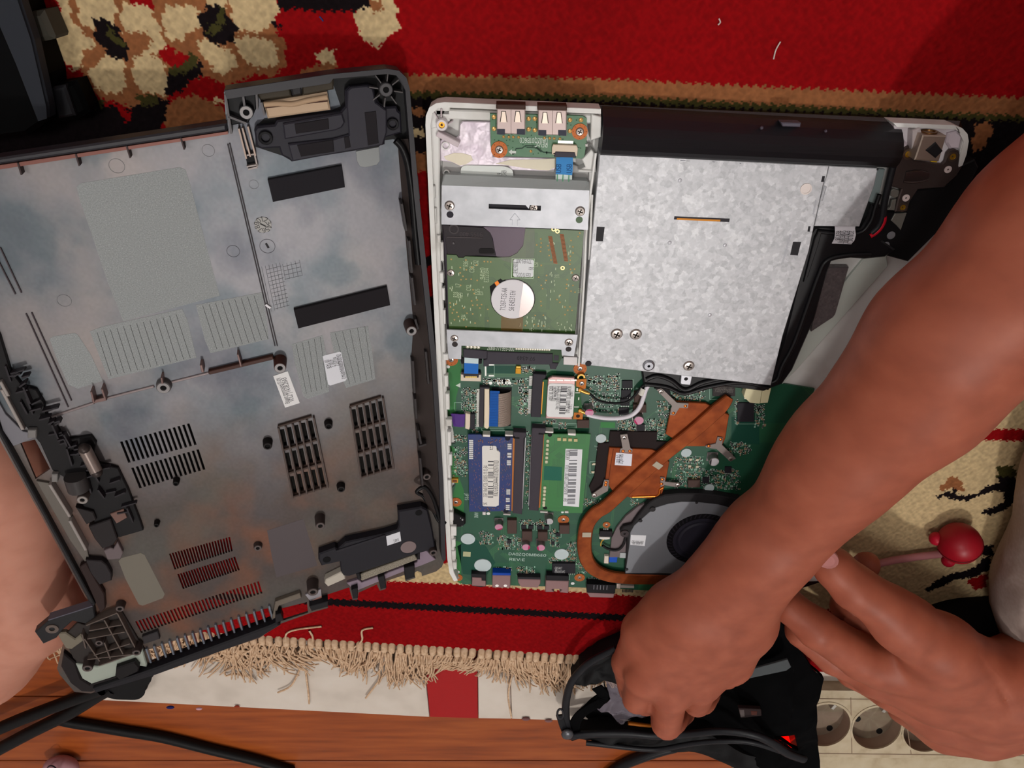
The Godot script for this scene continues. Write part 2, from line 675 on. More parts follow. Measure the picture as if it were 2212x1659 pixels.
	for a in [[1470, 680, 1520, 670, 1530, 640, 1600, 650, 1620, 610, 1650, 620, 1620, 660, 1700, 680, 1780, 670, 1840, 640, 1900, 600, 2000, 570, 2000, 470, 2140, 470, 2160, 600, 2120, 760, 2040, 800, 1940, 840, 1870, 830, 1870, 800, 1990, 770, 2050, 720, 2050, 660, 1980, 630, 1860, 670, 1740, 720, 1600, 710, 1550, 670, 1490, 710],
			[1830, 1110, 1950, 1100, 1960, 1200, 1830, 1180], [1930, 1200, 1930, 1300, 1800, 1370, 1650, 1390, 1400, 1500, 1380, 1470, 1520, 1370, 1700, 1320, 1820, 1280, 1860, 1210]]:
		dye(a, 3)
	dye([1990, 430, 2130, 420, 2160, 520, 1990, 520], 4)
	dye([1750, 1390, 1910, 1340, 1890, 1460, 1800, 1480, 1740, 1420], 0)
	full()
	dye([500, 1240, 835, 1256, 980, 1262, 1400, 1290, 2800, 1390, 2800, 1700, 400, 1700], 0)
	dye([300, 1274, 600, 1288, 1335, 1328, 2800, 1420, 2800, 1436, 1335, 1341, 600, 1302, 300, 1286], 3)
	var f := FastNoiseLite.new()
	f.frequency = 0.35
	f.seed = 3
	f.noise_type = FastNoiseLite.TYPE_VALUE_CUBIC
	f.fractal_octaves = 2
	var hi := f.get_image(iw, ih)
	hi.convert(Image.FORMAT_L8)
	var relief := hi.get_data()
	f.frequency = 0.012
	f.seed = 8
	var li := f.get_image(iw, ih)
	li.convert(Image.FORMAT_L8)
	var large := li.get_data()
	var red_c := [Color8(152, 16, 20), Color8(214, 187, 142), Color8(154, 98, 62), Color8(26, 20, 22), Color8(70, 66, 34)]
	var out := PackedByteArray()
	out.resize(iw * ih * 3)
	var base := PackedInt32Array()
	for q in red_c:
		base.append(q.r8)
		base.append(q.g8)
		base.append(q.b8)
	var o := 0
	for y in ih:
		var row := y * iw
		for x in iw:
			var j := row + x
			# each tuft leans its own way, which frays the edges of the figures
			var k := (x >> 1) * 73856 ^ (y >> 1) * 19349
			k = (k * 1103515 + 12345) >> 4
			var sx := x + (k & 3) - 1
			var sy := y + ((k >> 3) & 3) - 1
			if sx < 0 or sx >= iw or sy < 0 or sy >= ih:
				sx = x
				sy = y
			var q := ink[sy * iw + sx] * 3
			var g := 196 + (relief[j] >> 2) + ((large[j] - 128) >> 3)
			out[o] = mini(255, base[q] * g >> 8)
			out[o + 1] = mini(255, base[q + 1] * g >> 8)
			out[o + 2] = mini(255, base[q + 2] * g >> 8)
			o += 3
	ink.clear()
	var m := StandardMaterial3D.new()
	m.albedo_texture = ImageTexture.create_from_image(Image.create_from_data(iw, ih, false, Image.FORMAT_RGB8, out))
	m.roughness = 0.95
	m.metallic_specular = 0.1
	m.heightmap_enabled = true
	m.heightmap_texture = ImageTexture.create_from_image(hi)
	m.heightmap_scale = 0.10
	var mb := MB.new()
	mb.uvr = Rect2(RX, RZ, iw * RES, ih * RES)
	var zl := e0.z + slope * (-0.55 - e0.x)
	var zr := e0.z + slope * (0.55 - e0.x)
	mb.slab(PackedVector2Array([Vector2(-0.55, -0.45), Vector2(0.55, -0.45), Vector2(0.55, zr), Vector2(-0.55, zl)]), -0.008, 0, 0.0015)
	var t := thing("rug", "red woven rug with cream, brown, black and green figures and a fringed end", "rug", Vector3())
	part("pile", mb, m, t)
	# the knotted edge
	var yarn := tri_mat("yarn", noise_tex(0.03, [[0.0, Color8(168, 132, 102)], [0.5, Color8(204, 172, 142)], [1.0, Color8(220, 192, 164)]], 256, 4), 30.0, 0.95, 0, null, 0, {"metallic_specular": 0.1})
	var along := Vector3(1, 0, slope).normalized()
	var ac := Vector3(-slope, 0, 1).normalized()
	var start := e0 + along * (-0.10)
	var r := RandomNumberGenerator.new()
	r.seed = 21
	for i in 74:
		var a := start + along * (i * 0.00605)
		var k := MB.new()
		var w := r.randf_range(-0.0006, 0.0006)
		k.tube([a - ac * 0.0035 + Vector3(0, -0.003, 0), a - ac * 0.002 + Vector3(w, 0.0008, 0), a + ac * 0.003 + Vector3(w, 0.0012, 0), a + ac * 0.0068 + Vector3(0, -0.001, 0)], [0.0022, 0.0029, 0.0028, 0.0021], 6, 0.75)
		part("edge_stitch", k, yarn, t)
	var fringe := MB.new()
	for i in 1150:
		var a := start + along * r.randf_range(-0.09, 0.45) + ac * r.randf_range(0.005, 0.010)
		var lean := sin(a.x * 31.0) * 0.5 + sin(a.x * 77.0 + 1.0) * 0.45 + r.randf_range(-0.35, 0.35)
		var ln := r.randf_range(0.020, 0.040) * (1.0 + 0.25 * sin(a.x * 53.0))
		if a.x < e0.x + 0.01:
			ln *= 1.1
			lean = r.randf_range(-1.1, 1.3)
		var p := [a + Vector3(0, r.randf_range(-0.003, 0), 0)]
		var dir := (ac + along * lean * 0.4).normalized()
		var pos: Vector3 = p[0]
		for k in 5:
			dir = (dir + along * (lean * 0.28 + r.randf_range(-0.22, 0.22)) + ac * 0.1).normalized()
			pos += dir * ln / 5
			p.append(Vector3(pos.x, lerpf(0.0005, -0.0068, (k + 1) / 5.0) + r.randf_range(0, 0.0035), pos.z))
		fringe.tube(p, [0.0009, 0.0009, 0.00085, 0.0008, 0.0007, 0.0005], 4)
	# loose strands lying back over the pile
	full()
	for a in [[620, 1388, 618, 1370, 640, 1360, 695, 1353], [672, 1400, 676, 1378, 668, 1362], [763, 1400, 782, 1383, 782, 1362, 806, 1356], [650, 1440, 630, 1480, 600, 1496], [660, 1450, 666, 1495, 668, 1520], [840, 1440, 815, 1475, 790, 1508], [540, 1430, 490, 1445, 488, 1460, 505, 1456, 536, 1462, 540, 1474], [1108, 1452, 1098, 1500, 1105, 1550]]:
		fringe.tube(curve(p3(a, 0.001 if a[1] < 1410 else -0.006), 4), 0.0008, 5)
	stuff(part("fringe", fringe, yarn, t))

# ---------------------------------------------------------------- the white laptop base, lying upside down
func screw(at: Vector3, r: float, h: float, under: Node3D, called := "screw") -> void:
	var m := MB.new()
	m.lathe([Vector2(r, h - 0.0006), Vector2(r, h), Vector2(r * 0.8, h + r * 0.28), Vector2(r * 0.3, h + r * 0.36), Vector2(0, h + r * 0.36)], Vector3(at.x, 0, at.z), 16)
	var o := part(called, m, mat(176, 166, 160, 0.3, 0.85), under)
	m = MB.new()
	for a in [0.4, 0.4 + PI / 2]:
		m.box(at.x, at.z, r * 1.05, r * 0.24, h + r * 0.30, h + r * 0.40, a)
	part("cross_slot", m, mat(46, 38, 34, 0.7), o)

func pad_ring(at: Vector3, r0: float, r1: float, h: float, under: Node3D, hole := true) -> void:
	var m := MB.new()
	m.ring(at, r0, r1, h - 0.0002, h + 0.0002)
	var o := part("copper_ring", m, mat(176, 98, 50, 0.45, 0.2), under)
	m = MB.new()
	for i in 8:
		var a := TAU * i / 8
		var q := Vector3(at.x + cos(a) * lerpf(r0, r1, 0.62), 0, at.z + sin(a) * lerpf(r0, r1, 0.62))
		m.disc(q, r1 * 0.055, h, h + 0.00026, 0, 6)
	part("via_hole", m, mat(60, 30, 16), o)

func base_shell() -> void:
	fr = Transform3D()
	full()
	var white := tri_mat("shell", noise_tex(0.01, [[0.0, Color8(196, 192, 186)], [0.4, Color8(222, 220, 216)], [1.0, Color8(230, 229, 227)]], 256, 31), 9.0, 0.42, 0, null, 0, {"metallic_specular": 0.45})
	var t := thing("laptop_base", "opened white laptop base lying upside down, its rounded rim showing", "laptop", pt(1450, 700, 0))
	var m := MB.new()
	var outer := [925, 250, 931, 228, 946, 216, 1298, 232, 1936, 262, 2070, 267, 2087, 282, 2092, 305, 1775, 1262, 1690, 1300, 1330, 1276, 1004, 1262, 984, 1252, 975, 1238]
	m.slab(pl([921, 250, 931, 222, 946, 214, 2080, 264, 2092, 300, 1776, 1262, 1690, 1290, 1004, 1266, 974, 1240], 0.007), 0.0005, 0.0065, 0.002)
	part("screen_lid", m, mat(40, 10, 12, 0.12, 0, {"metallic_specular": 0.7}), t, "dark glossy edge of the closed lid under the base")
	m = MB.new()
	m.slab(pl([921, 252, 931, 228, 948, 221, 1290, 236, 1300, 246, 1940, 278, 2072, 282, 2088, 310, 1775, 1255, 1330, 1270, 1004, 1262, 976, 1240], 0.0085), 0.0067, 0.0085, 0)
	part("shell_floor", m, white, t)
	# the rim along the left and the top
	m = MB.new()
	var hr := 0.0180
	m.slab(pl([919, 270, 920, 250, 927, 233, 941, 224, 960, 221, 1298, 236, 1298, 246, 960, 232, 946, 234, 934, 244, 930, 270, 942, 560, 959, 900, 975, 1205, 980, 1236, 989, 1254, 981, 1256, 971, 1238, 966, 1205, 949, 900, 932, 560], hr), 0.0068, hr, 0.0012)
	part("outer_rim", m, white, t)
	m = MB.new()
	m.slab(pl([927, 240, 950, 240, 950, 420, 953, 580, 961, 700, 966, 900, 973, 1000, 984, 1230, 976, 1238, 962, 1000, 946, 700, 936, 520], 0.015), 0.0068, 0.015, 0.0006)
	part("inner_ledge", m, white, t)
	var r := RandomNumberGenerator.new()
	r.seed = 4
	# clips along the ledge
	for a in [[936, 418, 7, 26], [940, 470, 6, 34], [947, 520, 8, 16], [954, 548, 7, 40], [953, 604, 9, 22], [957, 640, 7, 26], [959, 690, 6, 30], [962, 776, 12, 14], [963, 828, 9, 24], [966, 872, 9, 34], [969, 918, 13, 14], [970, 952, 8, 30], [972, 1000, 8, 24], [970, 1062, 8, 40], [974, 1120, 10, 18], [979, 1152, 13, 20], [979, 1180, 9, 16], [979, 1206, 10, 18], [981, 1228, 10, 14]]:
		m = MB.new()
		var p := pt(a[0], a[1], 0.0185)
		var w := wl(a[2], a[0], a[1], 0.0185)
		m.box(p.x, p.z, w, absf(pt(a[0], a[1] + a[3], 0.0185).z - p.z), 0.013, 0.0158 + r.randf() * 0.0012, 0.03, 0.0004)
		part("rim_clip", m, white, t)
	m = MB.new()
	m.slab(pl([940, 236, 1298, 248, 1298, 268, 958, 258, 940, 258], 0.0155), 0.008, 0.0155, 0.0006)
	part("top_ledge", m, white, t)
	view(900, 190, 420)
	m = MB.new()
	m.slab(pl([380, 160, 380, 380, 350, 420, 120, 480, 120, 330, 170, 210, 260, 160], 0.0155), 0.008, 0.0155, 0.0005)
	part("corner_block", m, white, t)
	m = MB.new()
	m.slab(pl([290, 580, 290, 980, 500, 990, 1100, 1020, 1960, 1060, 1960, 930, 1560, 800, 800, 640], 0.011), 0.008, 0.011, 0.0003)
	part("drive_bay_floor", m, mat(176, 174, 172, 0.5), t)
	# crumpled shielding foil
	m = MB.new()
	var foil := tri_mat("foil", noise_tex(0.012, [[0.0, Color8(206, 190, 204)], [0.5, Color8(222, 210, 220)], [1.0, Color8(232, 222, 228)]], 256, 14), 14.0, 0.4, 0.2, noise_tex(0.02, [[0.0, Color.BLACK], [1.0, Color.WHITE]], 256, 15), 0.08)
	m.slab(pl([490, 420, 520, 380, 860, 385, 870, 780, 1590, 800, 1580, 930, 1480, 950, 1080, 935, 1040, 890, 600, 880, 500, 900, 400, 850, 268, 830, 268, 600, 330, 560, 430, 585, 485, 540], 0.0125), 0.0110, 0.0125, 0.0004)
	var fo := part("shield_foil", m, foil, t, "lilac silvery shielding foil")
	for a in [[310, 780, 430, 738, 520, 742, 620, 770, 640, 820, 560, 870, 490, 885, 420, 850, 330, 815], [900, 862, 1060, 818, 1400, 812, 1580, 800, 1580, 905, 1500, 940, 1400, 935, 1180, 905, 1030, 880]]:
		m = MB.new()
		m.slab(pl(a, 0.0127), 0.012, 0.0127, 0.0001)
		part("reflection_patch", m, mat(236, 226, 204, 0.5), fo)  # cream reflections of the ceiling lamp, painted onto the foil
	m = MB.new()
	m.slab(round_poly(pl([505, 880, 1000, 890, 1100, 930, 1100, 1060, 495, 1020], 0.0132), 0.003), 0.012, 0.0132, 0.0001)
	var tab := part("paper_label", m, mat(228, 232, 228, 0.6), t, "rounded white label half under the drive bracket")
	for a in [["2E", 835, 1020, 835, 985], ["P", 890, 1010, 890, 990], ["819", 945, 1020, 945, 970], ["CO-69", 995, 1020, 995, 940]]:
		words(a[0], a[1], a[2], a[3], a[4], 0.0014, 0.01325, mat(40, 40, 44), tab)
	# corner screw post
	var b := pt(285, 425, 0.019)
	m = MB.new()
	var q := wl(70, 285, 425, 0.019)
	m.lathe([Vector2(q * 1.02, 0.008), Vector2(q, 0.018), Vector2(q * 0.85, 0.019), Vector2(q * 0.52, 0.019), Vector2(q * 0.5, 0.016), Vector2(0, 0.016)], Vector3(b.x, 0, b.z), 24)
	var bo := part("screw_post", m, mat(226, 218, 220, 0.3), t)
	m = MB.new()
	m.ring(b, q * 0.22, q * 0.5, 0.015, 0.0182, 16)
	part("brass_insert", m, mat(214, 160, 60, 0.3, 0.8), bo)
	for a in [[280, 230, 280, 340, 16], [200, 280, 240, 350, 10], [410, 380, 350, 420, 12], [230, 520, 480, 650, 60]]:
		m = MB.new()
		var u := pt(a[0], a[1], 0.017)
		var w := pt(a[2], a[3], 0.017)
		m.box((u.x + w.x) / 2, (u.z + w.z) / 2, u.distance_to(w), wl(a[4], 300, 400), 0.012, 0.0172, atan2(w.z - u.z, w.x - u.x), 0.0003)
		part("post_rib", m, mat(206, 192, 196, 0.4), bo)
	for a in [[330, 660, 45], [340, 970, 35]]:
		var g := pt(a[0], a[1], 0.0135)
		m = MB.new()
		m.ring(g, wl(a[2] * 0.75, a[0], a[1]), wl(a[2], a[0], a[1]), 0.0118, 0.0136)
		part("locating_ring", m, white, t)
	# walls between the hard drive and the optical drive
	for a in [[1990, 300, 2100, 330, 2100, 560, 1980, 600, 0.0185], [1880, 810, 1990, 700, 2040, 760, 2040, 960, 1850, 950, 1850, 930, 1920, 900, 0.0155], [1840, 930, 2010, 940, 2010, 965, 1840, 955, 0.0165], [1920, 640, 1950, 640, 1950, 670, 1920, 670, 0.018]]:
		m = MB.new()
		var h: float = a.pop_back()
		m.slab(pl(a, h), 0.008, h, 0.0004)
		part("bay_wall", m, white, t)
	full()
	m = MB.new()
	for a in [[1287, 330, 1268, 480, 1262, 600, 1250, 790], [1279, 420, 1273, 560]]:
		m.strip(curve(p3(a, 0.0178), 3), 0.0011, 0.0008, 0.0002)
	part("bay_rail", m, white, t)
	# right corner and the palm of the shell
	view(1680, 240, 480)
	m = MB.new()
	m.slab(pl([1155, 118, 1770, 146, 1840, 172, 1890, 228, 1902, 300, 1880, 430, 1840, 540, 1800, 560, 1815, 440, 1852, 305, 1838, 226, 1765, 182, 1190, 160], 0.018), 0.0068, 0.018, 0.001)
	part("outer_rim", m, white, t)
	m = MB.new()
	m.slab(pl([1160, 130, 1780, 150, 1850, 210, 1850, 300, 1800, 560, 1180, 530], 0.0145), 0.008, 0.0145, 0.0003)
	part("corner_floor", m, mat(236, 228, 232, 0.4), t)
	for a in [[1215, 300, 1240, 260, 1300, 330, 1290, 360, 1230, 380], [1700, 220, 1790, 200, 1840, 250, 1810, 380, 1720, 380, 1680, 320]]:
		m = MB.new()
		m.slab(pl(a, 0.0165), 0.012, 0.0165, 0.0008)
		part("corner_block", m, mat(220, 206, 214, 0.4), t)
	full()
	m = MB.new()
	m.slab(pl([1878, 545, 1915, 552, 1918, 575, 1720, 800, 1690, 830, 1750, 700], 0.0105), 0.008, 0.0105, 0.0003)
	part("touch_panel_back", m, mat(196, 200, 192, 0.5), t)
	m = MB.new()
	m.slab(pl([1850, 362, 1912, 366, 1895, 440, 1860, 500, 1845, 495], 0.011), 0.008, 0.011, 0.0003)
	part("touch_panel_back", m, mat(150, 164, 164, 0.4), t)

# ---------------------------------------------------------------- the small USB board
func usb_board() -> void:
	view(900, 190, 420)
	var h := 0.0172
	var t := thing("usb_board", "small green circuit board with two silver sockets in the white base's corner", "circuit board", pt(1380, 560, h))
	var m := MB.new()
	m.slab(pl([835, 290, 900, 292, 1720, 310, 1890, 318, 1935, 345, 1935, 620, 1908, 780, 1880, 805, 1010, 778, 900, 772, 850, 730, 845, 690], h), h - 0.0013, h, 0.0001)
	var green := mat(52, 108, 66, 0.4, 0, {"metallic_specular": 0.5})
	var pcb := part("board", m, green, t)
	m = MB.new()
	for i in 110:
		var a := Vector2(rng.randf_range(860, 1900), rng.randf_range(320, 760))
		m.disc(pt(a.x, a.y, h), 0.0003, h - 0.0001, h + 0.00004, 0, 6)
	stuff(part("vias", m, mat(28, 74, 44, 0.5), pcb))
	m = MB.new()
	for a in [[1125, 715, 1130, 690, 1200, 685, 1240, 655, 1350, 660, 1440, 730, 1540, 740], [1420, 730, 1360, 680, 1250, 675], [1480, 720, 1480, 755]]:
		var w := p3(a, h)
		m.strip(w, 0.0006, 0.00006)
	part("trace", m, mat(24, 60, 40, 0.4), pcb)
	for a in [[1855, 495, 86], [940, 700, 90]]:
		pad_ring(pt(a[0], a[1], h), wl(45, a[0], a[1]), wl(a[2], a[0], a[1]), h + 0.0002, t)
		screw(pt(a[0], a[1], h), wl(46, a[0], a[1]), h + 0.0005, t)
	m = MB.new()
	for a in [[880, 330], [880, 465], [1275, 350], [1275, 470], [1345, 350], [1345, 480], [1745, 365], [1745, 490], [990, 555], [1050, 557], [1100, 558], [1160, 560], [1455, 568], [1515, 572], [1565, 574], [1630, 577], [1870, 365], [1300, 720]]:
		var p := pt(a[0], a[1], h)
		m.lathe([Vector2(0.0011 if a[1] < 500 else 0.0007, h), Vector2(0.0008 if a[1] < 500 else 0.0005, h + 0.0003), Vector2(0, h + 0.0005)], Vector3(p.x, 0, p.z), 10)
	part("solder_joint", m, mat(220, 176, 110, 0.3, 0.6), pcb)
	m = MB.new()
	m.slab(pl([1045, 725, 1085, 700, 1085, 715, 1130, 715, 1130, 745, 1085, 745, 1085, 760], h), h, h + 0.0001)
	part("printed_arrow", m, mat(206, 214, 206), pcb)
	words("DA0ZQ0TB6C0", 1490, 600, 1175, 592, 0.0012, h + 0.00005, mat(220, 230, 220), pcb)
	words("REV:C", 1490, 645, 1345, 639, 0.0012, h + 0.00005, mat(220, 230, 220), pcb)
	# the two sockets
	for k in 2:
		var dx := 470.0 * k
		var dy := 12.0 * k
		var hs := 0.0225
		m = MB.new()
		m.slab(pl([912 + dx, 232 + dy, 1238 + dx, 240 + dy, 1236 + dx, 532 + dy, 910 + dx, 520 + dy], hs), h - 0.0005, hs, 0.0004)
		var so := part("usb_socket", m, mat(178, 160, 156, 0.4, 0.3), t)
		m = MB.new()
		m.slab(pl([905 + dx, 182 + dy, 1240 + dx, 190 + dy, 1240 + dx, 246 + dy, 905 + dx, 238 + dy], hs), hs - 0.0062, hs + 0.0001, 0.0004)
		part("socket_mouth", m, mat(66, 44, 36, 0.5), so)
		for x in [990, 1150]:
			m = MB.new()
			m.slab(pl([x - 25 + dx, 262 + dy, x + 25 + dx, 264 + dy, x + 42 + dx, 390 + dy, x - 42 + dx, 388 + dy], hs + 0.0001), hs - 0.0002, hs + 0.00008)
			part("spring_gap", m, mat(40, 30, 30), so)
			m = MB.new()
			m.slab(pl([x - 18 + dx, 268 + dy, x + 18 + dx, 270 + dy, x + 34 + dx, 392 + dy, x - 34 + dx, 390 + dy], hs + 0.0002), hs - 0.0001, hs + 0.00022)
			part("spring_tongue", m, mat(176, 162, 150, 0.35, 0.7), so)
		for x in [[915, 1005], [1140, 1232]]:
			m = MB.new()
			m.slab(pl([x[0] + dx, 466 + dy, x[1] + dx, 468 + dy, x[1] + dx, 534 + dy, x[0] + dx, 528 + dy], hs + 0.0001), hs - 0.0002, hs + 0.0001)
			part("plastic_back", m, mat(62, 64, 76, 0.6), so)
		m = MB.new()
		m.slab(pl([1072 + dx, 246 + dy, 1076 + dx, 246 + dy, 1076 + dx, 524 + dy, 1072 + dx, 524 + dy], hs + 0.0001), hs - 0.0002, hs + 0.00006)
		part("seam", m, mat(70, 56, 54), so)
	# ribbon connector
	m = MB.new()
	m.slab(pl([1555, 645, 1820, 655, 1835, 690, 1825, 780, 1790, 770, 1790, 750, 1575, 740, 1570, 762, 1540, 755, 1540, 680], h + 0.0018), h, h + 0.0018, 0.0002)
	var co := part("ribbon_connector", m, mat(226, 208, 186, 0.5), t)
	m = MB.new()
	m.slab(pl([1580, 725, 1800, 735, 1815, 795, 1565, 785], h + 0.0022), h + 0.0005, h + 0.0022, 0.0002)
	part("latch", m, mat(60, 56, 66, 0.5), co)
	m = MB.new()
	for i in 14:
		var p := pt(1612 + i * 12.5, 622 + i * 0.5, h)
		m.box(p.x, p.z, 0.0004, 0.0022, h, h + 0.0004)
	part("contact_pins", m, mat(200, 200, 190, 0.3, 0.7), co)
	# blue ribbon
	var r := thing("ribbon_cable", "blue ribbon cable marked USB between the small green board and drive bracket", "cable", pt(1680, 900, 0.016))
	m = MB.new()
	m.strip(p3([1682, 785, 1682, 850, 1680, 940, 1675, 985], 0.0172), wl(182, 1680, 880), 0.0002)
	var bl := part("blue_sleeve", m, mat(30, 128, 196, 0.4), r)
	m = MB.new()
	m.strip([pt(1675, 980, 0.0168), pt(1674, 1040, 0.0158), pt(1670, 1100, 0.0135)], wl(178, 1680, 1000), 0.0002)
	var wh := part("white_end", m, mat(212, 224, 220, 0.4), r)
	for x in [1615, 1735]:
		words("USB", x, 968, x + 4, 868, 0.0022, 0.01745, mat(10, 40, 90), bl)
	m = MB.new()
	for x in [1600, 1664, 1732]:
		var p := pt(x, 1015, 0.0168)
		m.box(p.x, p.z, 0.0004, 0.007, 0.0166, 0.01705)
	part("green_line", m, mat(80, 150, 110), wh)

# ---------------------------------------------------------------- the hard drive in its brackets
func hard_drive() -> void:
	fr = Transform3D()
	view(930, 460, 360)
	var hb := 0.0168
	var t := thing("hard_drive", "hard drive with a green board and round white sticker between two grey metal brackets", "hard drive", pt(1090, 900, 0.009))
	var m := MB.new()
	m.slab(pl([150, 120, 2035, 210, 1920, 1640, 215, 1560, 200, 1000], hb - 0.0006), 0.0088, hb - 0.0006, 0.0006)
	part("casting", m, mat(44, 38, 46, 0.4, 0.3), t)
	m = MB.new()
	m.slab(pl([155, 160, 700, 195, 800, 260, 835, 350, 850, 480, 870, 560, 460, 575, 440, 595, 370, 595, 345, 555, 220, 550, 200, 400], hb), hb - 0.0008, hb - 0.0001, 0.0002)
	var cov := part("black_cover", m, mat(44, 38, 42, 0.5), t)
	for a in [[215, 318, 690, 330, 14], [695, 190, 697, 325, 8]]:
		m = MB.new()
		var u := pt(a[0], a[1], hb)
		var w := pt(a[2], a[3], hb)
		m.box((u.x + w.x) / 2, (u.z + w.z) / 2, u.distance_to(w), wl(a[4], 400, 300), hb - 0.0004, hb + 0.0002, atan2(w.z - u.z, w.x - u.x), 0.0001)
		part("raised_line", m, mat(70, 62, 64, 0.4), cov)
	words("9155 400", 690, 285, 390, 280, 0.0018, hb, mat(74, 66, 68), cov)
	m = MB.new()
	m.ball(Vector3(pt(305, 400, hb).x, hb - 0.0003, pt(305, 400, hb).z), 0.0009, 8)
	part("dimple", m, mat(96, 92, 94, 0.3, 0.4), cov)
	m = MB.new()
	m.ring(pt(310, 215, hb), 0.0018, 0.0026, hb - 0.0003, hb + 0.0001, 20)
	part("date_wheel", m, mat(66, 60, 62, 0.5), cov)
	m = MB.new()
	m.slab(round_poly(pl([640, 470, 840, 470, 850, 540, 640, 540], hb), 0.002), hb - 0.0005, hb + 0.00005)
	part("recess", m, mat(16, 12, 14, 0.6), cov)
	m = MB.new()
	m.slab(pl([700, 185, 1262, 195, 1245, 420, 1190, 510, 1090, 570, 980, 585, 870, 570, 840, 420, 800, 270], hb), hb - 0.0008, hb - 0.0001)
	part("motor_plate", m, mat(74, 58, 76, 0.35, 0.2), t, "dark violet plate")
	# the green board with its round opening
	m = MB.new()
	var cut := pl([215, 550, 345, 555, 370, 590, 440, 592, 460, 572, 900, 590, 1050, 582, 1150, 530, 1230, 430, 1260, 200, 2035, 232, 1915, 1600, 245, 1540], hb)
	var mid := pt(1092, 1140, hb)
	var hole := PackedVector2Array()
	var hr := wl(297, 1092, 1140, hb)
	for i in 28:
		hole.append(Vector2(mid.x + cos(TAU * i / 28) * hr, mid.z + sin(TAU * i / 28) * hr))
	# two halves round the opening
	var far_x := 0.2
	var up := PackedVector2Array([Vector2(-far_x, -far_x), Vector2(far_x, -far_x), Vector2(far_x, mid.z), Vector2(-far_x, mid.z)])
	var dn := PackedVector2Array([Vector2(-far_x, far_x), Vector2(far_x, far_x), Vector2(far_x, mid.z), Vector2(-far_x, mid.z)])
	for half in [up, dn]:
		for q in Geometry2D.intersect_polygons(cut, half):
			for w in Geometry2D.clip_polygons(q, hole):
				m.slab(w, hb - 0.0005, hb + 0.0004)
	var ht := hb + 0.0004
	m.uvr = Rect2(mid.x - 0.05, mid.z - 0.05, 0.1, 0.1)
	for q in m.v.size():
		m.t[q] = m.uv(m.v[q])
	var pm := StandardMaterial3D.new()
	pm.albedo_texture = board_print(512, Color8(66, 98, 42), Color8(52, 84, 38), 17, 46)
	pm.roughness = 0.4
	var pcb := part("circuit_board", m, pm, t)
	m = MB.new()
	for k in 2:
		for i in 21:
			var f := i / 20.0
			var a := Vector2(lerpf(1588, 1658, f), lerpf(315, 665, f)) if k == 0 else Vector2(lerpf(1742, 1800, f), lerpf(285, 635, f))
			var p := pt(a.x, a.y, ht)
			m.box(p.x, p.z, 0.0020, 0.0005, ht, ht + 0.0002, 0.12)
	part("contact_pads", m, mat(150, 92, 58, 0.45, 0.1), pcb)
	m = MB.new()
	for a in [[275, 615], [470, 625], [715, 645], [760, 648], [800, 650], [395, 725], [550, 720], [395, 795], [475, 755], [405, 885], [472, 880], [540, 880], [430, 840], [610, 690], [620, 895], [565, 1020], [580, 1070], [400, 960], [260, 1195], [335, 1210], [265, 1248], [305, 1285], [290, 1328], [350, 1320], [545, 1168], [618, 1155], [560, 1225], [620, 1222], [678, 1216], [655, 1262], [440, 1262], [483, 1330], [560, 1340], [370, 1375], [318, 1418], [440, 1418], [760, 1280], [760, 1432], [592, 1462], [472, 1512], [1410, 425], [1470, 400], [1465, 455], [1460, 510], [1465, 345], [1560, 435], [1570, 490], [1575, 565], [1600, 625], [1470, 695], [1435, 855], [1535, 895], [1540, 830], [1470, 960], [1487, 1005], [1865, 365], [1960, 312], [1980, 265], [1890, 450], [1890, 530], [1855, 575], [1855, 630], [1850, 680], [1860, 748], [1912, 745], [1880, 795], [1815, 885], [1808, 950], [1805, 1000], [1865, 1038], [1918, 1052], [1890, 962], [1722, 1092], [1680, 1150], [1718, 1186], [1782, 1248], [1850, 1245], [1822, 1290], [1878, 1292], [1390, 1360], [1498, 1358], [1378, 1480], [1465, 1175], [1470, 1230], [1785, 1350], [1260, 1495], [1430, 1500], [1500, 1500]]:
		var p := pt(a[0], a[1], ht)
		m.lathe([Vector2(0.0005, ht), Vector2(0.0003, ht + 0.0002), Vector2(0, ht + 0.0003)], Vector3(p.x, 0, p.z), 8)
	stuff(part("solder_points", m, mat(206, 176, 118, 0.35, 0.3), pcb))
	m = MB.new()
	for a in [[1635, 215], [1685, 243], [1753, 730]]:
		m.ring(pt(a[0], a[1], ht), 0.0006, 0.0011, ht - 0.0002, ht + 0.0001, 12)
	part("plated_hole", m, mat(214, 160, 100, 0.3, 0.6), pcb)
	for a in [[270, 795, 50], [1925, 862, 52]]:
		screw(pt(a[0], a[1], ht), wl(a[2], a[0], a[1]), ht, t)
	for a in [["94V-0", 690, 880, 690, 730, 0.0014], ["E222034", 742, 920, 742, 735, 0.0014], ["C32", 605, 700, 605, 630, 0.0012], ["C30", 552, 790, 552, 710, 0.0012], ["R36", 470, 710, 470, 640, 0.0012], ["C12", 508, 1030, 508, 960, 0.0012], ["R28", 335, 1120, 335, 1050, 0.0012], ["R29", 397, 1130, 397, 1060, 0.0012], ["L7", 365, 985, 365, 940, 0.0012], ["E55", 622, 1085, 622, 1010, 0.0012], ["E37", 670, 1090, 670, 1040, 0.0012], ["R34", 440, 1410, 440, 1350, 0.0012], ["E18", 1680, 860, 1680, 820, 0.0012], ["D11", 1990, 1060, 1990, 1000, 0.0012], ["C51", 1400, 710, 1400, 650, 0.0012]]:
		words(a[0], a[1], a[2], a[3], a[4], a[5], ht + 0.00003, mat(190, 206, 170), pcb)
	m = MB.new()
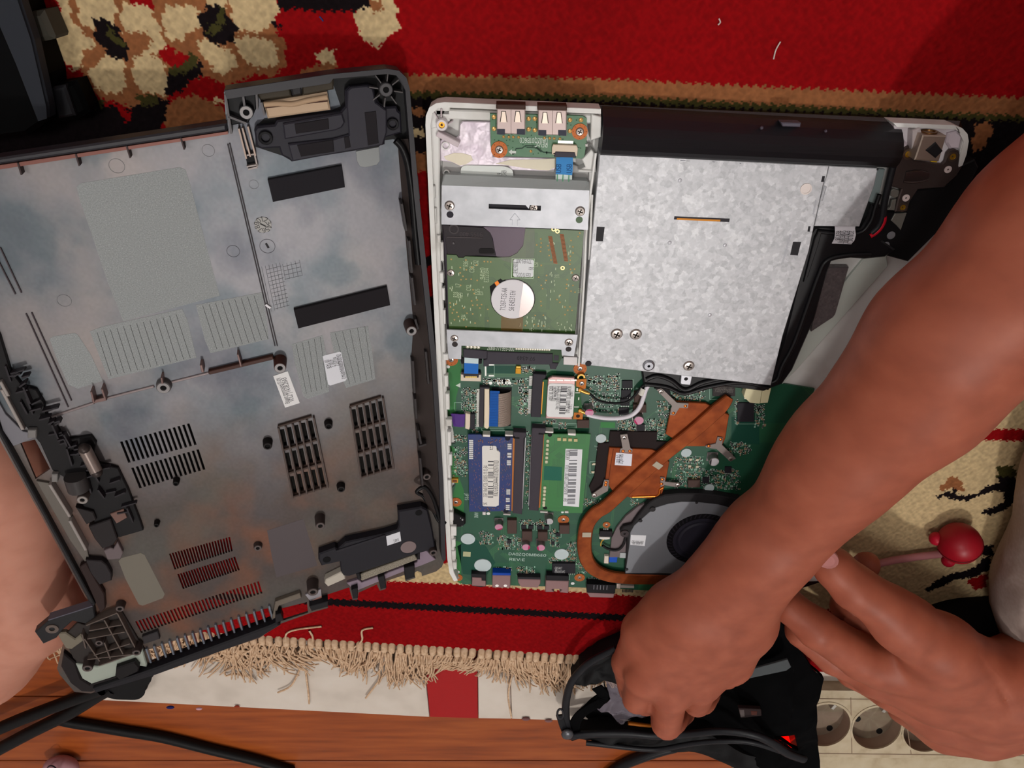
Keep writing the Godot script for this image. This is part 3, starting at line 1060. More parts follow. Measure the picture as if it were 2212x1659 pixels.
	for i in 90:
		var a := Vector2(rng.randf_range(1180, 1880), rng.randf_range(1380, 1560)) if i < 40 else Vector2(rng.randf_range(250, 700), rng.randf_range(640, 1480)) if i < 66 else Vector2(rng.randf_range(1500, 1900), rng.randf_range(380, 1250))
		var p := pt(a.x, a.y, ht)
		m.box(p.x, p.z, 0.0004, rng.randf_range(0.0008, 0.0018), ht, ht + 0.00008)
	stuff(part("printed_marks", m, mat(196, 208, 176), pcb))
	# square label with its frame
	m = MB.new()
	m.slab(pl([1078, 600, 1382, 606, 1368, 872, 1070, 862], ht), ht, ht + 0.00008)
	part("label_frame", m, mat(190, 212, 180), pcb)
	m = MB.new()
	m.slab(pl([1088, 610, 1372, 616, 1360, 862, 1080, 854], ht), ht, ht + 0.0001)
	part("label_ground", m, mat(66, 98, 42, 0.5), pcb)
	m = MB.new()
	m.slab(round_poly(pl([1100, 612, 1372, 618, 1362, 852, 1095, 846], ht), 0.0012), ht, ht + 0.0002)
	var lb := part("paper_label", m, mat(226, 228, 230, 0.5), t, "small white square label")
	words("771959-000", 1340, 640, 1140, 636, 0.0018, ht + 0.0002, mat(40, 40, 44), lb)
	words("XSE619 D075", 1330, 826, 1140, 820, 0.0018, ht + 0.0002, mat(40, 40, 44), lb)
	words("R 9K2 908 W", 1130, 800, 1132, 650, 0.0014, ht + 0.0002, mat(40, 40, 44), lb)
	words("R9", 1332, 720, 1332, 755, 0.0014, ht + 0.0002, mat(40, 40, 44), lb)
	# spindle well, round sticker
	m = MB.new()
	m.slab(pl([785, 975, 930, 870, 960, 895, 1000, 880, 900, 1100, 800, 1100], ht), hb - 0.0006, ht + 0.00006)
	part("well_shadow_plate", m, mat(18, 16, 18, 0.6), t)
	m = MB.new()
	m.slab(pl([848, 925, 890, 895, 915, 935, 875, 970], ht), hb - 0.0004, ht + 0.0002)
	part("copper_film", m, mat(200, 110, 34, 0.35, 0.3), t)
	m = MB.new()
	var sr := wl(286, 1092, 1140, ht)
	m.lathe([Vector2(sr, hb - 0.001), Vector2(sr, ht + 0.0003), Vector2(sr - 0.0003, ht + 0.0005), Vector2(0, ht + 0.0005)], Vector3(mid.x, 0, mid.z), 48)
	var st := part("round_sticker", m, mat(226, 222, 226, 0.5), t)
	var hs := ht + 0.00052
	var arc := pl([1235, 920, 1200, 1150, 1172, 1372], hs)
	for i in 15:
		var a := lerpf(1.25, -1.05, i / 14.0)
		arc.append(Vector2(mid.x + cos(a) * sr * 0.985, mid.z + sin(a) * sr * 0.985))
	m = MB.new()
	m.slab(arc, hs - 0.0003, hs + 0.00005)
	part("silver_film", m, mat(176, 164, 162, 0.22, 0.6), st)
	words("71267-T3S-AA", 960, 1295, 985, 995, 0.0027, hs, mat(56, 56, 60), st)
	words("S6 E4531EH", 1075, 1295, 1097, 1035, 0.0027, hs, mat(56, 56, 60), st)
	m = MB.new()
	m.slab(pl([938, 1370, 1230, 1385, 1220, 1590, 935, 1570], ht), ht, ht + 0.00012)
	part("amber_tape", m, mat(134, 96, 40, 0.25, 0, {"transparency": 1, "albedo_color": Color8(150, 104, 50, 120)}), t)
	m = MB.new()
	var fc := pt(1130, 400, ht)
	m.slab(pl([700, 190, 1380, 210, 1385, 420, 1370, 600, 1080, 665, 960, 630, 880, 580, 850, 470, 830, 330, 780, 240], ht), ht, ht + 0.00012)
	part("clear_film", m, mat(200, 190, 190, 0.3, 0, {"transparency": 1, "albedo_color": Color8(170, 160, 160, 48)}), t)
	# upper bracket
	view(900, 190, 420)
	var br := tri_mat("bracket", noise_tex(0.03, [[0.0, Color8(164, 165, 170)], [1.0, Color8(184, 185, 190)]], 256, 44), 12.0, 0.42, 0.35)
	var hk := 0.0198
	m = MB.new()
	var plate := pl([285, 1108, 1966, 1166, 1950, 1615, 280, 1552], hk)
	var slot := pl([820, 1318, 1240, 1334, 1275, 1375, 1290, 1332, 1415, 1340, 1412, 1398, 1270, 1392, 820, 1374], hk)
	var splits := pl([100, 1000, 1110, 1000, 1110, 1800, 100, 1800], hk)
	for w in [Geometry2D.intersect_polygons(plate, splits), Geometry2D.clip_polygons(plate, splits)]:
		for q in w:
			for e in Geometry2D.clip_polygons(q, slot):
				m.slab(e, hk - 0.0008, hk)
	var bk := part("bracket", m, br, t)
	m = MB.new()
	var e0 := p3([305, 1000, 330, 985, 1100, 1022, 1940, 1058, 1962, 1075], 0.0165)
	var e1 := p3([285, 1108, 400, 1112, 1100, 1136, 1900, 1163, 1966, 1166], hk)
	for i in 4:
		m.quad(e1[i], e1[i + 1], e0[i + 1], e0[i])
		m.quad(e0[i], e0[i + 1], e0[i + 1] + Vector3(0, -0.007, 0), e0[i] + Vector3(0, -0.007, 0))
	part("bent_edge", m, mat(172, 176, 176, 0.35, 0.3), bk)
	m = MB.new()
	m.slab(pl([820, 1300, 1420, 1320, 1420, 1410, 810, 1385], hk - 0.0015), hk - 0.002, hk - 0.0015)
	var un := part("slot_back", m, mat(46, 44, 50), bk)
	screw(pt(1332, 1362, hk - 0.0012), wl(48, 1332, 1362), hk - 0.0013, bk)
	for a in [[375, 1338, 55], [1860, 1402, 55]]:
		screw(pt(a[0], a[1], hk), wl(a[2], a[0], a[1]), hk + 0.0002, t)
	m = MB.new()
	m.disc(pt(380, 1440, hk), wl(38, 380, 1440), hk - 0.0002, hk + 0.00004)
	part("round_hole", m, mat(44, 42, 50), bk)
	m = MB.new()
	m.disc(pt(1850, 1500, hk), wl(38, 1850, 1500), hk - 0.0002, hk + 0.00004)
	part("round_hole", m, mat(96, 116, 92), bk)
	m = MB.new()
	for a in [[1118, 1425, 1060, 1500], [1118, 1425, 1178, 1502], [1060, 1500, 1088, 1500], [1178, 1502, 1148, 1502], [1088, 1500, 1086, 1562], [1148, 1502, 1146, 1566]]:
		var u := pt(a[0], a[1], hk)
		var w := pt(a[2], a[3], hk)
		m.box((u.x + w.x) / 2, (u.z + w.z) / 2, u.distance_to(w), 0.00025, hk - 0.0001, hk + 0.00012, atan2(w.z - u.z, w.x - u.x))
	part("stamped_arrow", m, mat(150, 152, 158, 0.4, 0.3), bk)
	# lower bracket
	view(940, 680, 360)
	m = MB.new()
	m.slab(pl([150, 197, 1892, 266, 1888, 300, 1845, 552, 1680, 540, 1675, 466, 350, 412, 345, 592, 180, 585, 165, 450], hk), hk - 0.0009, hk, 0.0001)
	var b2 := part("bracket", m, br, t)
	for a in [[255, 312, 50], [1775, 366, 55]]:
		screw(pt(a[0], a[1], hk), wl(a[2], a[0], a[1]), hk, t)
	for a in [[262, 392], [1770, 456]]:
		m = MB.new()
		m.disc(pt(a[0], a[1], hk), wl(37, a[0], a[1]), hk - 0.0002, hk + 0.00004)
		part("round_hole", m, mat(52, 46, 46), b2)
	# edge board and black plug
	m = MB.new()
	m.slab(pl([345, 400, 1690, 455, 1690, 560, 1640, 640, 360, 560], 0.0165), 0.013, 0.0165)
	var eb := part("edge_board", m, mat(44, 74, 42, 0.4), t)
	m = MB.new()
	for x in [430, 478, 526, 574]:
		m.ball(pt(x, 424 + (x - 430) * 0.05, 0.0167), 0.0011, 5, Vector3(1, 0.4, 1))
	for i in 15:
		m.ball(pt(1080 + i * 31, 452 + i * 0.9, 0.0167), 0.0008, 5, Vector3(1, 0.4, 1))
	part("solder_beads", m, mat(222, 216, 196, 0.3, 0.5), eb)
	words("2060-771959-000", 692, 440, 1048, 456, 0.0026, 0.0166, mat(214, 220, 206), eb)
	m = MB.new()
	m.slab(pl([372, 452, 690, 480, 690, 585, 640, 590, 372, 570], 0.0172), 0.0118, 0.0172, 0.0003)
	m.slab(pl([690, 488, 1562, 520, 1560, 640, 1640, 645, 1600, 725, 1530, 722, 1515, 664, 715, 660, 710, 690, 640, 690, 640, 602, 688, 590], 0.0172), 0.0118, 0.0172, 0.0003)
	m.slab(pl([1575, 532, 1645, 540, 1640, 610, 1570, 606], 0.0166), 0.0118, 0.0166, 0.0002)
	var plug := part("drive_plug", m, mat(62, 58, 66, 0.55), t, "black plastic plug")
	words("97 4349", 1325, 585, 1088, 570, 0.0022, 0.01722, mat(30, 26, 30), plug)
	m = MB.new()
	m.slab(pl([1708, 560, 1890, 566, 1886, 672, 1704, 662], 0.0165), 0.013, 0.0165, 0.0001)
	part("white_tab", m, mat(228, 222, 222, 0.6), t)

# a printed board: ground colour, traces that bend at 45 degrees
func board_print(size: int, ground: Color, trace: Color, sd: int, count: int) -> Texture2D:
	var im := Image.create(size, size, false, Image.FORMAT_RGB8)
	im.fill(ground)
	var r := RandomNumberGenerator.new()
	r.seed = sd
	for i in 14:
		im.fill_rect(Rect2i(r.randi_range(0, size), r.randi_range(0, size), r.randi_range(20, 110), r.randi_range(20, 110)), ground.lerp(trace, r.randf_range(0.1, 0.7)))
	for i in count:
		var p := Vector2(r.randf() * size, r.randf() * size)
		var d := r.randi_range(0, 7)
		var w := r.randi_range(1, 3)
		var c := trace.lerp(ground, r.randf() * 0.5)
		var lanes := r.randi_range(1, 5)
		for leg in r.randi_range(2, 4):
			var dir := Vector2.from_angle(d * PI / 4)
			var n := r.randi_range(12, 80)
			for s in n:
				for l in lanes:
					var q := p + dir.orthogonal() * l * (w + 2)
					if q.x >= 0 and q.y >= 0 and q.x < size - w and q.y < size - w:
						im.fill_rect(Rect2i(int(q.x), int(q.y), w, w), c)
				p += dir
			d += r.randi_range(-1, 1)
	return ImageTexture.create_from_image(im)

# ---------------------------------------------------------------- the optical drive
func optical_drive() -> void:
	fr = Transform3D()
	view(1260, 200, 700)
	var h := 0.0205
	var t := thing("optical_drive", "large optical drive of speckled galvanised steel with a black curved front", "optical drive", pt(850, 900, 0.009))
	var spangle := noise_tex(0.09, [[0.0, Color8(160, 160, 164)], [0.35, Color8(176, 176, 180)], [0.65, Color8(184, 184, 188)], [1.0, Color8(204, 204, 207)]], 512, 12, 2, FastNoiseLite.TYPE_CELLULAR)
	var zinc := tri_mat("zinc", spangle, 9.0, 0.45, 0.25, null, 0, {"metallic_specular": 0.5})
	var m := MB.new()
	m.slab(pl([112, 418, 1676, 500, 1660, 575, 1640, 620, 1575, 912, 1540, 1080, 1362, 1659, 1280, 2000, -15, 1856, 30, 1300], h), 0.0095, h, 0.0003)
	var lid := part("steel_cover", m, zinc, t)
	m = MB.new()
	m.slab(pl([1679, 500, 2012, 516, 1985, 640, 1885, 915, 1578, 912, 1643, 620, 1662, 575], h - 0.0002), 0.0095, h - 0.0002, 0.0003)
	part("steel_wing", m, zinc, t)
	m = MB.new()
	m.slab(pl([622, 844, 1000, 860, 996, 884, 618, 866], h), h - 0.0003, h + 0.00006)
	part("slot", m, mat(42, 38, 44, 0.5), lid)
	m = MB.new()
	m.slab(pl([640, 856, 936, 868, 934, 880, 636, 868], h), h - 0.0003, h + 0.0001)
	part("orange_strip", m, mat(214, 138, 40, 0.5), lid)
	for a in [[92, 915, 146, 918, 134, 1015, 86, 1014], [1432, 1018, 1487, 1020, 1464, 1112, 1412, 1108], [1632, 570, 1650, 570, 1642, 610, 1622, 610], [1536, 912, 1552, 912, 1545, 950, 1530, 948], [2005, 516, 2018, 518, 2012, 532, 2002, 530]]:
		m = MB.new()
		m.slab(pl(a, h), h - 0.0003, h + 0.00006)
		part("side_notch", m, mat(34, 32, 36, 0.5), lid)
	for a in [[660, 600], [590, 1025], [967, 1042], [863, 1518]]:
		var p := pt(a[0], a[1], h)
		m = MB.new()
		m.lathe([Vector2(0.0011, h - 0.0001), Vector2(0.0008, h + 0.0005), Vector2(0, h + 0.0007)], Vector3(p.x, 0, p.z), 12)
		part("pressed_dimple", m, mat(226, 226, 232, 0.25, 0.6), lid)
	for a in [[228, 1648, 40], [358, 1650, 40]]:
		screw(pt(a[0], a[1], h), wl(a[2], a[0], a[1]), h, t)
	var p := pt(1520, 658, h)
	m = MB.new()
	m.ring(p, wl(28, 1520, 658), wl(38, 1520, 658), h - 0.0002, h + 0.0003, 24)
	m.disc(p, wl(28, 1520, 658), h - 0.0002, h + 0.0001)
	part("rivet", m, mat(190, 180, 176, 0.35, 0.7), lid)
	for a in [[1410, 968, 1358, 1160, 1364, 1162, 1417, 970], [1648, 640, 1616, 740, 1634, 738, 1660, 642], [1586, 735, 1566, 830, 1572, 832, 1592, 738]]:
		m = MB.new()
		m.strip(p3(a + [a[0], a[1]], h), 0.0003, 0.00012)
		part("pressed_outline", m, mat(166, 166, 172, 0.4, 0.3), lid)
	m = MB.new()
	for a in [[660, 460, 40, 5], [700, 464, 30, 4], [880, 470, 22, 5], [1065, 480, 14, 6], [955, 480, 8, 5]]:
		m.slab(pl([a[0], a[1], a[0] + a[2], a[1] + 2, a[0] + a[2] - 4, a[1] + a[3], a[0] + 4, a[1] + a[3]], h), h, h + 0.00005)
	part("scuff", m, mat(110, 110, 116), lid)
	# lugs at the lower edge
	view(1240, 740, 480)
	m = MB.new()
	m.disc(pt(143, 208, h), wl(30, 143, 208), h - 0.0002, h + 0.00006, 0, 16)
	part("round_hole", m, mat(40, 36, 40), lid)
	p = pt(742, 225, h)
	m = MB.new()
	m.lathe([Vector2(0.0034, h - 0.004), Vector2(0.0033, h + 0.0006), Vector2(0.0024, h + 0.0012), Vector2(0.0008, h + 0.0012), Vector2(0.0008, h), Vector2(0, h)], Vector3(p.x, 0, p.z), 20)
	part("round_lug", m, mat(150, 150, 156, 0.25, 0.8), t)
	screw(pt(1142, 232, h), wl(55, 1142, 232), h, t)
	m = MB.new()
	m.slab(round_poly(pl([1068, 305, 1182, 312, 1160, 425, 1058, 415], h - 0.002), 0.001), h - 0.003, h - 0.002, 0.0003)
	var tab := part("mounting_tab", m, mat(186, 186, 192, 0.3, 0.8), t)
	m = MB.new()
	m.disc(pt(1115, 362, h - 0.002), 0.0011, h - 0.0022, h - 0.00196, 0, 14)
	part("tab_hole", m, mat(30, 28, 32), tab)
	# metal rail at the far side
	view(1680, 580, 532)
	m = MB.new()
	m.slab(pl([455, -10, 640, -10, 520, 410, 500, 440, 300, 570, 330, 380], 0.0135), 0.0095, 0.0135, 0.0004)
	part("side_rail", m, tri_mat("zinc_dark", spangle, 16.0, 0.4, 0.6, null, 0, {"albedo_color": Color8(176, 166, 164)}), t)
	# curved black front
	view(1260, 200, 700)
	m = MB.new()
	var l0 := pt(126, 90, 0.008)
	var r0 := pt(2140, 205, 0.008)
	var l1 := pt(114, 425, 0.0195)
	var r1 := pt(2118, 512, 0.0195)
	var prof := [[0.0, 0.0078], [0.03, 0.0125], [0.14, 0.0168], [0.32, 0.0208], [0.5, 0.0232], [0.68, 0.0241], [0.82, 0.0236], [0.93, 0.0222], [0.99, 0.0205], [1.0, 0.0180]]
	var n := prof.size()
	var nm := []
	var dep := l0.distance_to(l1)
	for i in n:
		var a: Array = prof[maxi(i - 1, 0)]
		var b: Array = prof[mini(i + 1, n - 1)]
		var tz: float = (b[0] - a[0]) * dep
		var ty: float = b[1] - a[1]
		nm.append(Vector3(0.05, tz, -ty).normalized())
	for i in n - 1:
		var a := l0.lerp(l1, prof[i][0])
		var b := l0.lerp(l1, prof[i + 1][0])
		var c := r0.lerp(r1, prof[i + 1][0])
		var d := r0.lerp(r1, prof[i][0])
		a.y = prof[i][1]
		d.y = a.y
		b.y = prof[i + 1][1]
		c.y = b.y
		m.trin(a, b, c, nm[i], nm[i + 1], nm[i + 1])
		m.trin(a, c, d, nm[i], nm[i + 1], nm[i])
		m.tri(a, Vector3(a.x, 0.0078, a.z), b)
		m.tri(b, Vector3(a.x, 0.0078, a.z), Vector3(b.x, 0.0078, b.z))
		m.tri(d, c, Vector3(d.x, 0.0078, d.z))
		m.tri(c, Vector3(c.x, 0.0078, c.z), Vector3(d.x, 0.0078, d.z))
	var grit := noise_tex(0.25, [[0.0, Color.BLACK], [1.0, Color.WHITE]], 256, 71, 2)
	var bz := part("drive_front", m, tri_mat("bezel", noise_tex(0.2, [[0.0, Color8(42, 42, 49)], [1.0, Color8(54, 54, 62)]], 256, 70), 40.0, 0.42, 0.0, grit, 0.0006, {"metallic_specular": 0.6}), t, "black curved plastic front")
	m = MB.new()
	m.slab(pl([1352, 204, 1488, 208, 1482, 236, 1362, 232], 0.0185), 0.0130, 0.0185, 0.0004)
	part("eject_button", m, mat(86, 80, 92, 0.4), bz)
	for a in [[1218, 240, 14], [1655, 262, 12]]:
		m = MB.new()
		m.ball(pt(a[0], a[1], 0.0188), wl(a[2], a[0], a[1]) * 0.9, 6)
		part("indicator", m, mat(74, 66, 76, 0.3), bz)

# ---------------------------------------------------------------- the motherboard
var dark_bits := MB.new()
var pale_bits := MB.new()
var tan_bits := MB.new()
var silk := MB.new()

func smd(x0: float, y0: float, x1: float, y1: float, n: int, h := BC) -> void:
	for i in n:
		var p := pt(rng.randf_range(x0, x1), rng.randf_range(y0, y1), h)
		p.x = snappedf(p.x, 0.0009)
		p.z = snappedf(p.z, 0.0009)
		var up := rng.randf() < 0.5
		var k := rng.randf()
		var a := Vector2(0.0010, 0.0005) if up else Vector2(0.0005, 0.0010)
		if k < 0.45:
			dark_bits.box(p.x, p.z, a.x, a.y, h, h + 0.0004)
		elif k < 0.62:
			tan_bits.box(p.x, p.z, a.x * 1.1, a.y * 1.3, h, h + 0.0006)
		if k < 0.62:
			for s in [-1, 1]:
				var o := Vector2(a.x * 0.62 * s, 0) if up else Vector2(0, a.y * 0.62 * s)
				pale_bits.box(p.x + o.x, p.z + o.y, 0.0004 if up else 0.0006, 0.0006 if up else 0.0004, h, h + 0.00036)
		else:
			silk.box(p.x, p.z, a.x * rng.randf_range(0.8, 2.0), 0.00016 if up else a.y * 1.4, h, h + 0.00003)
			if k > 0.85:
				silk.box(p.x, p.z + 0.0005, 0.0011, 0.00014, h, h + 0.00003)
				silk.box(p.x - 0.0005, p.z, 0.00014, 0.0011, h, h + 0.00003)

func silk_box(x0: float, y0: float, x1: float, y1: float, w := 0.00022, h := BC) -> void:
	var a := p3([x0, y0, x1, y0, x1, y1, x0, y1], h)
	for i in 4:
		var b: Vector3 = a[i]
		var c: Vector3 = a[(i + 1) % 4]
		silk.box((b.x + c.x) / 2, (b.z + c.z) / 2, b.distance_to(c), w, h, h + 0.00003, atan2(c.z - b.z, c.x - b.x))

func block(called: String, a: Array, h0: float, h1: float, look: Material, under: Node3D, bev := 0.0002, label := "") -> MeshInstance3D:
	var m := MB.new()
	m.slab(pl(a, h1), h0, h1, bev)
	return part(called, m, look, under, label)

func rect(x0: float, y0: float, x1: float, y1: float) -> Array:
	return [x0, y0, x1, y0, x1, y1, x0, y1]

func chip(x0: float, y0: float, x1: float, y1: float, h: float, under: Node3D, legs := 0, sides := 2, look: Material = null) -> MeshInstance3D:
	var o := block("chip", rect(x0, y0, x1, y1), BC, BC + h, look if look else mat(36, 34, 40, 0.5), under, 0.0001)
	if legs:
		var m := MB.new()
		for i in legs:
			var f := (i + 0.5) / legs
			if sides == 2:
				for y in [y0, y1]:
					var p := pt(lerpf(x0, x1, f), y, BC)
					m.box(p.x, p.z, 0.0003, 0.0011, BC, BC + 0.0005)
			else:
				for x in [x0, x1]:
					var p := pt(x, lerpf(y0, y1, f), BC)
					m.box(p.x, p.z, 0.0011, 0.0003, BC, BC + 0.0005)
		part("pins", m, mat(196, 196, 190, 0.35, 0.6), o)
	return o

func capacitor(x: float, y: float, r: float, pink: bool, under: Node3D, turn := 0.0) -> void:
	var hc := 0.0058
	var p := pt(x, y, BC + hc)
	var w := wl(r, x, y, BC + hc)
	var m := MB.new()
	m.box(p.x, p.z, w * 2.1, w * 2.1, BC, BC + 0.0007, 0, 0.0002)
	m.lathe([Vector2(w * 0.96, BC + 0.0006), Vector2(w, BC + 0.0012), Vector2(w * 0.93, BC + 0.0017), Vector2(w, BC + 0.0022), Vector2(w, BC + hc - 0.0004), Vector2(w * 0.93, BC + hc), Vector2(0, BC + hc)], Vector3(p.x, 0, p.z), 22)
	var o := part("capacitor", m, mat(152, 146, 146, 0.3, 0.75), under)
	m = MB.new()
	m.disc(p, w * 0.9, BC + hc - 0.0002, BC + hc + 0.00006, 0, 22)
	part("cap_top", m, mat(200, 140, 166, 0.4, 0.1) if pink else mat(196, 194, 198, 0.3, 0.6), o)
	var seg := PackedVector2Array()
	for i in 9:
		var a := turn + lerpf(-0.95, 0.95, i / 8.0)
		seg.append(Vector2(p.x + cos(a) * w * 0.89, p.z + sin(a) * w * 0.89))
	m = MB.new()
	m.slab(seg, BC + hc, BC + hc + 0.00012)
	part("polarity_mark", m, mat(176, 30, 92, 0.4) if pink else mat(34, 32, 36, 0.5), o)

func inductor(x0: float, y0: float, x1: float, y1: float, under: Node3D) -> void:
	var o := block("inductor", rect(x0, y0, x1, y1), BC, BC + 0.0026, mat(78, 60, 55, 0.6), under, 0.0003)
	var m := MB.new()
	for f in [0.38, 0.62]:
		var p := pt(lerpf(x0, x1, f), y0 - 6, BC + 0.001)
		m.box(p.x, p.z, 0.0012, 0.0018, BC, BC + 0.0014)
	part("terminal", m, mat(214, 190, 140, 0.3, 0.7), o)

func mainboard() -> void:
	fr = Transform3D()
	full()
	var t := thing("motherboard", "green laptop motherboard filling the lower half of the white base", "motherboard", pt(1300, 1030, 0.0088))
	var m := MB.new()
	var edge := [960, 772, 1010, 768, 1250, 775, 1400, 795, 1480, 800, 1560, 812, 1700, 830, 1760, 840, 1700, 1000, 1690, 1286, 1480, 1280, 1300, 1270, 1000, 1262, 984, 1254, 974, 1245, 976, 1160, 985, 1120, 972, 1085, 972, 1060, 984, 1046, 966, 1030, 968, 962, 984, 958, 978, 924, 966, 905, 964, 860, 972, 838, 963, 820]
	var lo := pt(960, 768, BC)
	var hi := pt(1760, 1290, BC)
	m.uvr = Rect2(lo.x - 0.01, lo.z - 0.002, 0.25, 0.25)
	m.slab(pl(edge, BC), BC - 0.0012, BC, 0)
	var pm := StandardMaterial3D.new()
	pm.albedo_texture = board_print(1024, Color8(30, 80, 58), Color8(54, 110, 68), 5, 130)
	pm.roughness = 0.38
	var pcb := part("board", m, pm, t)
	# lighter edge and dark fields
	for a in [[962, 775, 990, 775, 1000, 800, 985, 860, 985, 890, 966, 900, 966, 860, 973, 838], [972, 960, 984, 970, 984, 1010, 1002, 1060, 1002, 1110, 985, 1118, 974, 1084, 985, 1046, 968, 1028], [977, 1165, 996, 1172, 996, 1262, 985, 1254, 976, 1244]]:
		m = MB.new()
		m.slab(pl(a, BC), BC - 0.0003, BC + 0.00002)
		part("ground_field", m, mat(58, 120, 68, 0.4), pcb)
	for a in [[1052, 790, 1115, 790, 1115, 807, 1052, 806], [988, 1180, 1020, 1160, 1050, 1180, 1070, 1215, 1050, 1245, 1000, 1240], [1580, 900, 1640, 905, 1640, 960, 1580, 955]]:
		m = MB.new()
		m.slab(pl(a, BC), BC - 0.0003, BC + 0.00002)
		part("ground_field", m, mat(30, 76, 62, 0.4), pcb)
	for a in [[975, 777, 14], [1253, 796, 14], [985, 1084, 12], [1217, 1122, 12], [989, 1247, 10], [1252, 1247, 11], [1310, 1133, 8]]:
		var p := pt(a[0], a[1], BC)
		pad_ring(p, wl(a[2] * 0.4, a[0], a[1]), wl(a[2], a[0], a[1]), BC + 0.0002, t)
		screw(p, wl(a[2] * 0.42, a[0], a[1]), BC + 0.0001, t)
	m = MB.new()
	for a in [[968, 792, 4], [989, 1235, 4], [1237, 1260, 4], [1055, 1109, 4], [1215, 1106, 3]]:
		m.disc(pt(a[0], a[1], BC), wl(a[2], a[0], a[1]), BC, BC + 0.0003, 0.0001, 12)
	part("tin_dot", m, mat(232, 232, 230, 0.4), t)
	# pale round stickers
	for a in [[1011, 1163, 15, 10], [1043, 1220, 18, 12], [1213, 1196, 15, 10], [1298, 946, 11, 10], [1482, 977, 11, 9], [1532, 1053, 10, 8]]:
		m = MB.new()
		m.disc(pt(a[0], a[1], BC), wl(a[2], a[0], a[1]), BC, BC + 0.0007, 0, 28)
		part("pale_dot", m, mat(190, 202, 204, 0.5), t)
	# lower blue ribbon with its socket
	view(940, 680, 360)
	var rc := thing("ribbon_cable", "short blue and white ribbon cable below the hard drive's black plug", "cable", pt(480, 700, 0.013))
	m = MB.new()
	m.strip(p3([480, 640, 478, 780], 0.0138), wl(180, 480, 700), 0.0002)
	part("blue_sleeve", m, mat(22, 104, 190, 0.4), rc)
	m = MB.new()
	m.strip([pt(482, 555, 0.0155), pt(482, 580, 0.0150), pt(480, 642, 0.0138)], wl(178, 480, 700), 0.0002)
	part("white_end", m, mat(206, 224, 226, 0.4), rc)
	org = pt(1300, 1030, 0.0088)
	full()
	org = pt(1300, 1030, 0.0088)
	view(940, 680, 360)
	var c0 := block("ribbon_socket", [340, 785, 610, 795, 608, 888, 338, 878], BC, BC + 0.0022, mat(222, 208, 190, 0.5), t, 0.0002)
	block("latch", [350, 762, 604, 768, 604, 800, 580, 800, 575, 838, 380, 838, 372, 796, 346, 796], BC, BC + 0.0026, mat(50, 46, 52, 0.5), c0, 0.0002)
	m = MB.new()
	for i in 12:
		var p := pt(405 + i * 13, 826, BC + 0.0026)
		m.box(p.x, p.z, 0.0004, 0.0012, BC + 0.002, BC + 0.0028)
	part("contact_pins", m, mat(226, 196, 120, 0.3, 0.6), c0)
	block("black_clip", [335, 590, 390, 560, 388, 650, 350, 655], BC, BC + 0.003, mat(22, 20, 24), t)
	block("black_clip", [570, 580, 620, 600, 618, 650, 572, 655], BC, BC + 0.003, mat(22, 20, 24), t)
	block("printed_arrow", [272, 938, 335, 905, 335, 968], BC, BC + 0.00006, mat(206, 216, 206), pcb, 0)
	silk_box(785, 650, 660, 825)
	silk_box(255, 1165, 350, 1265)
	silk_box(640, 855, 712, 895)
	m = MB.new()
	for a in rect(730, 655, 745, 805):
		pass
	for a in [[745, 660], [745, 806], [670, 740]]:
		var p := pt(a[0], a[1], BC)
		m.box(p.x, p.z, 0.003 if a[0] > 700 else 0.0008, 0.0010 if a[0] > 700 else 0.007, BC, BC + 0.0002)
	for i in 13:
		var x := 735 + (i % 7) * 32 + (i % 2) * 14
		var p := pt(x + (90 if i > 6 else 0), 880 + (24 if i % 3 == 0 else -8), BC)
		m.disc(p, 0.0011, BC, BC + 0.0002, 0, 10)
	part("solder_pads", m, mat(228, 230, 224, 0.35, 0.3), pcb)
	var tc := block("tantalum_capacitor", [1070, 712, 1142, 716, 1138, 788, 1066, 782], BC, BC + 0.0016, mat(222, 158, 40, 0.5), t)
	block("terminal", [1074, 682, 1138, 684, 1140, 714, 1072, 712], BC, BC + 0.0012, mat(206, 168, 80, 0.3, 0.6), tc)
	smd(640, 845, 1110, 920, 60)
	smd(1120, 690, 1320, 760, 40)
	smd(1110, 840, 1235, 1320, 120)
	smd(360, 965, 560, 1290, 130)
	smd(480, 1310, 560, 1560, 40)
	# keyboard connector
	var kb := block("keyboard_socket", [592, 962, 720, 966, 712, 985, 650, 985, 642, 1492, 580, 1490], BC, BC + 0.0030, mat(58, 54, 60, 0.5), t)
	block("latch", [655, 985, 718, 990, 720, 1300, 716, 1490, 690, 1520, 650, 1495], BC, BC + 0.0034, mat(232, 216, 190, 0.5), kb)
	m = MB.new()
	for i in 40:
		var p := pt(572 - i * 0.1, 985 + i * 12.6, BC)
		m.box(p.x, p.z, 0.0018, 0.0005, BC, BC + 0.0006)
	part("contact_pins", m, mat(206, 206, 198, 0.35, 0.5), kb)
	block("board_opening", [748, 958, 1018, 962, 1005, 1475, 860, 1490, 850, 1050, 745, 1000], BC - 0.0002, BC + 0.00004, mat(20, 18, 20), pcb, 0)
	var kc := thing("keyboard_cable", "wide looped keyboard ribbon cable, blue then grey with fine lines", "cable", pt(860, 1250, BC))
	m = MB.new()
	m.strip(p3([722, 1245, 780, 1247, 842, 1250], 0.0132), absf(pt(720, 1008, 0.013).z - pt(720, 1478, 0.013).z), 0.0003)
	part("blue_end", m, mat(0, 84, 168, 0.45), kc)
	var ra := pt(842, 1048, 0.0132)
	var rb := pt(838, 1488, 0.0132)
	var rx := pt(1004, 1250, 0.0110).x - ra.x
	m = MB.new()
	var st := MB.new()
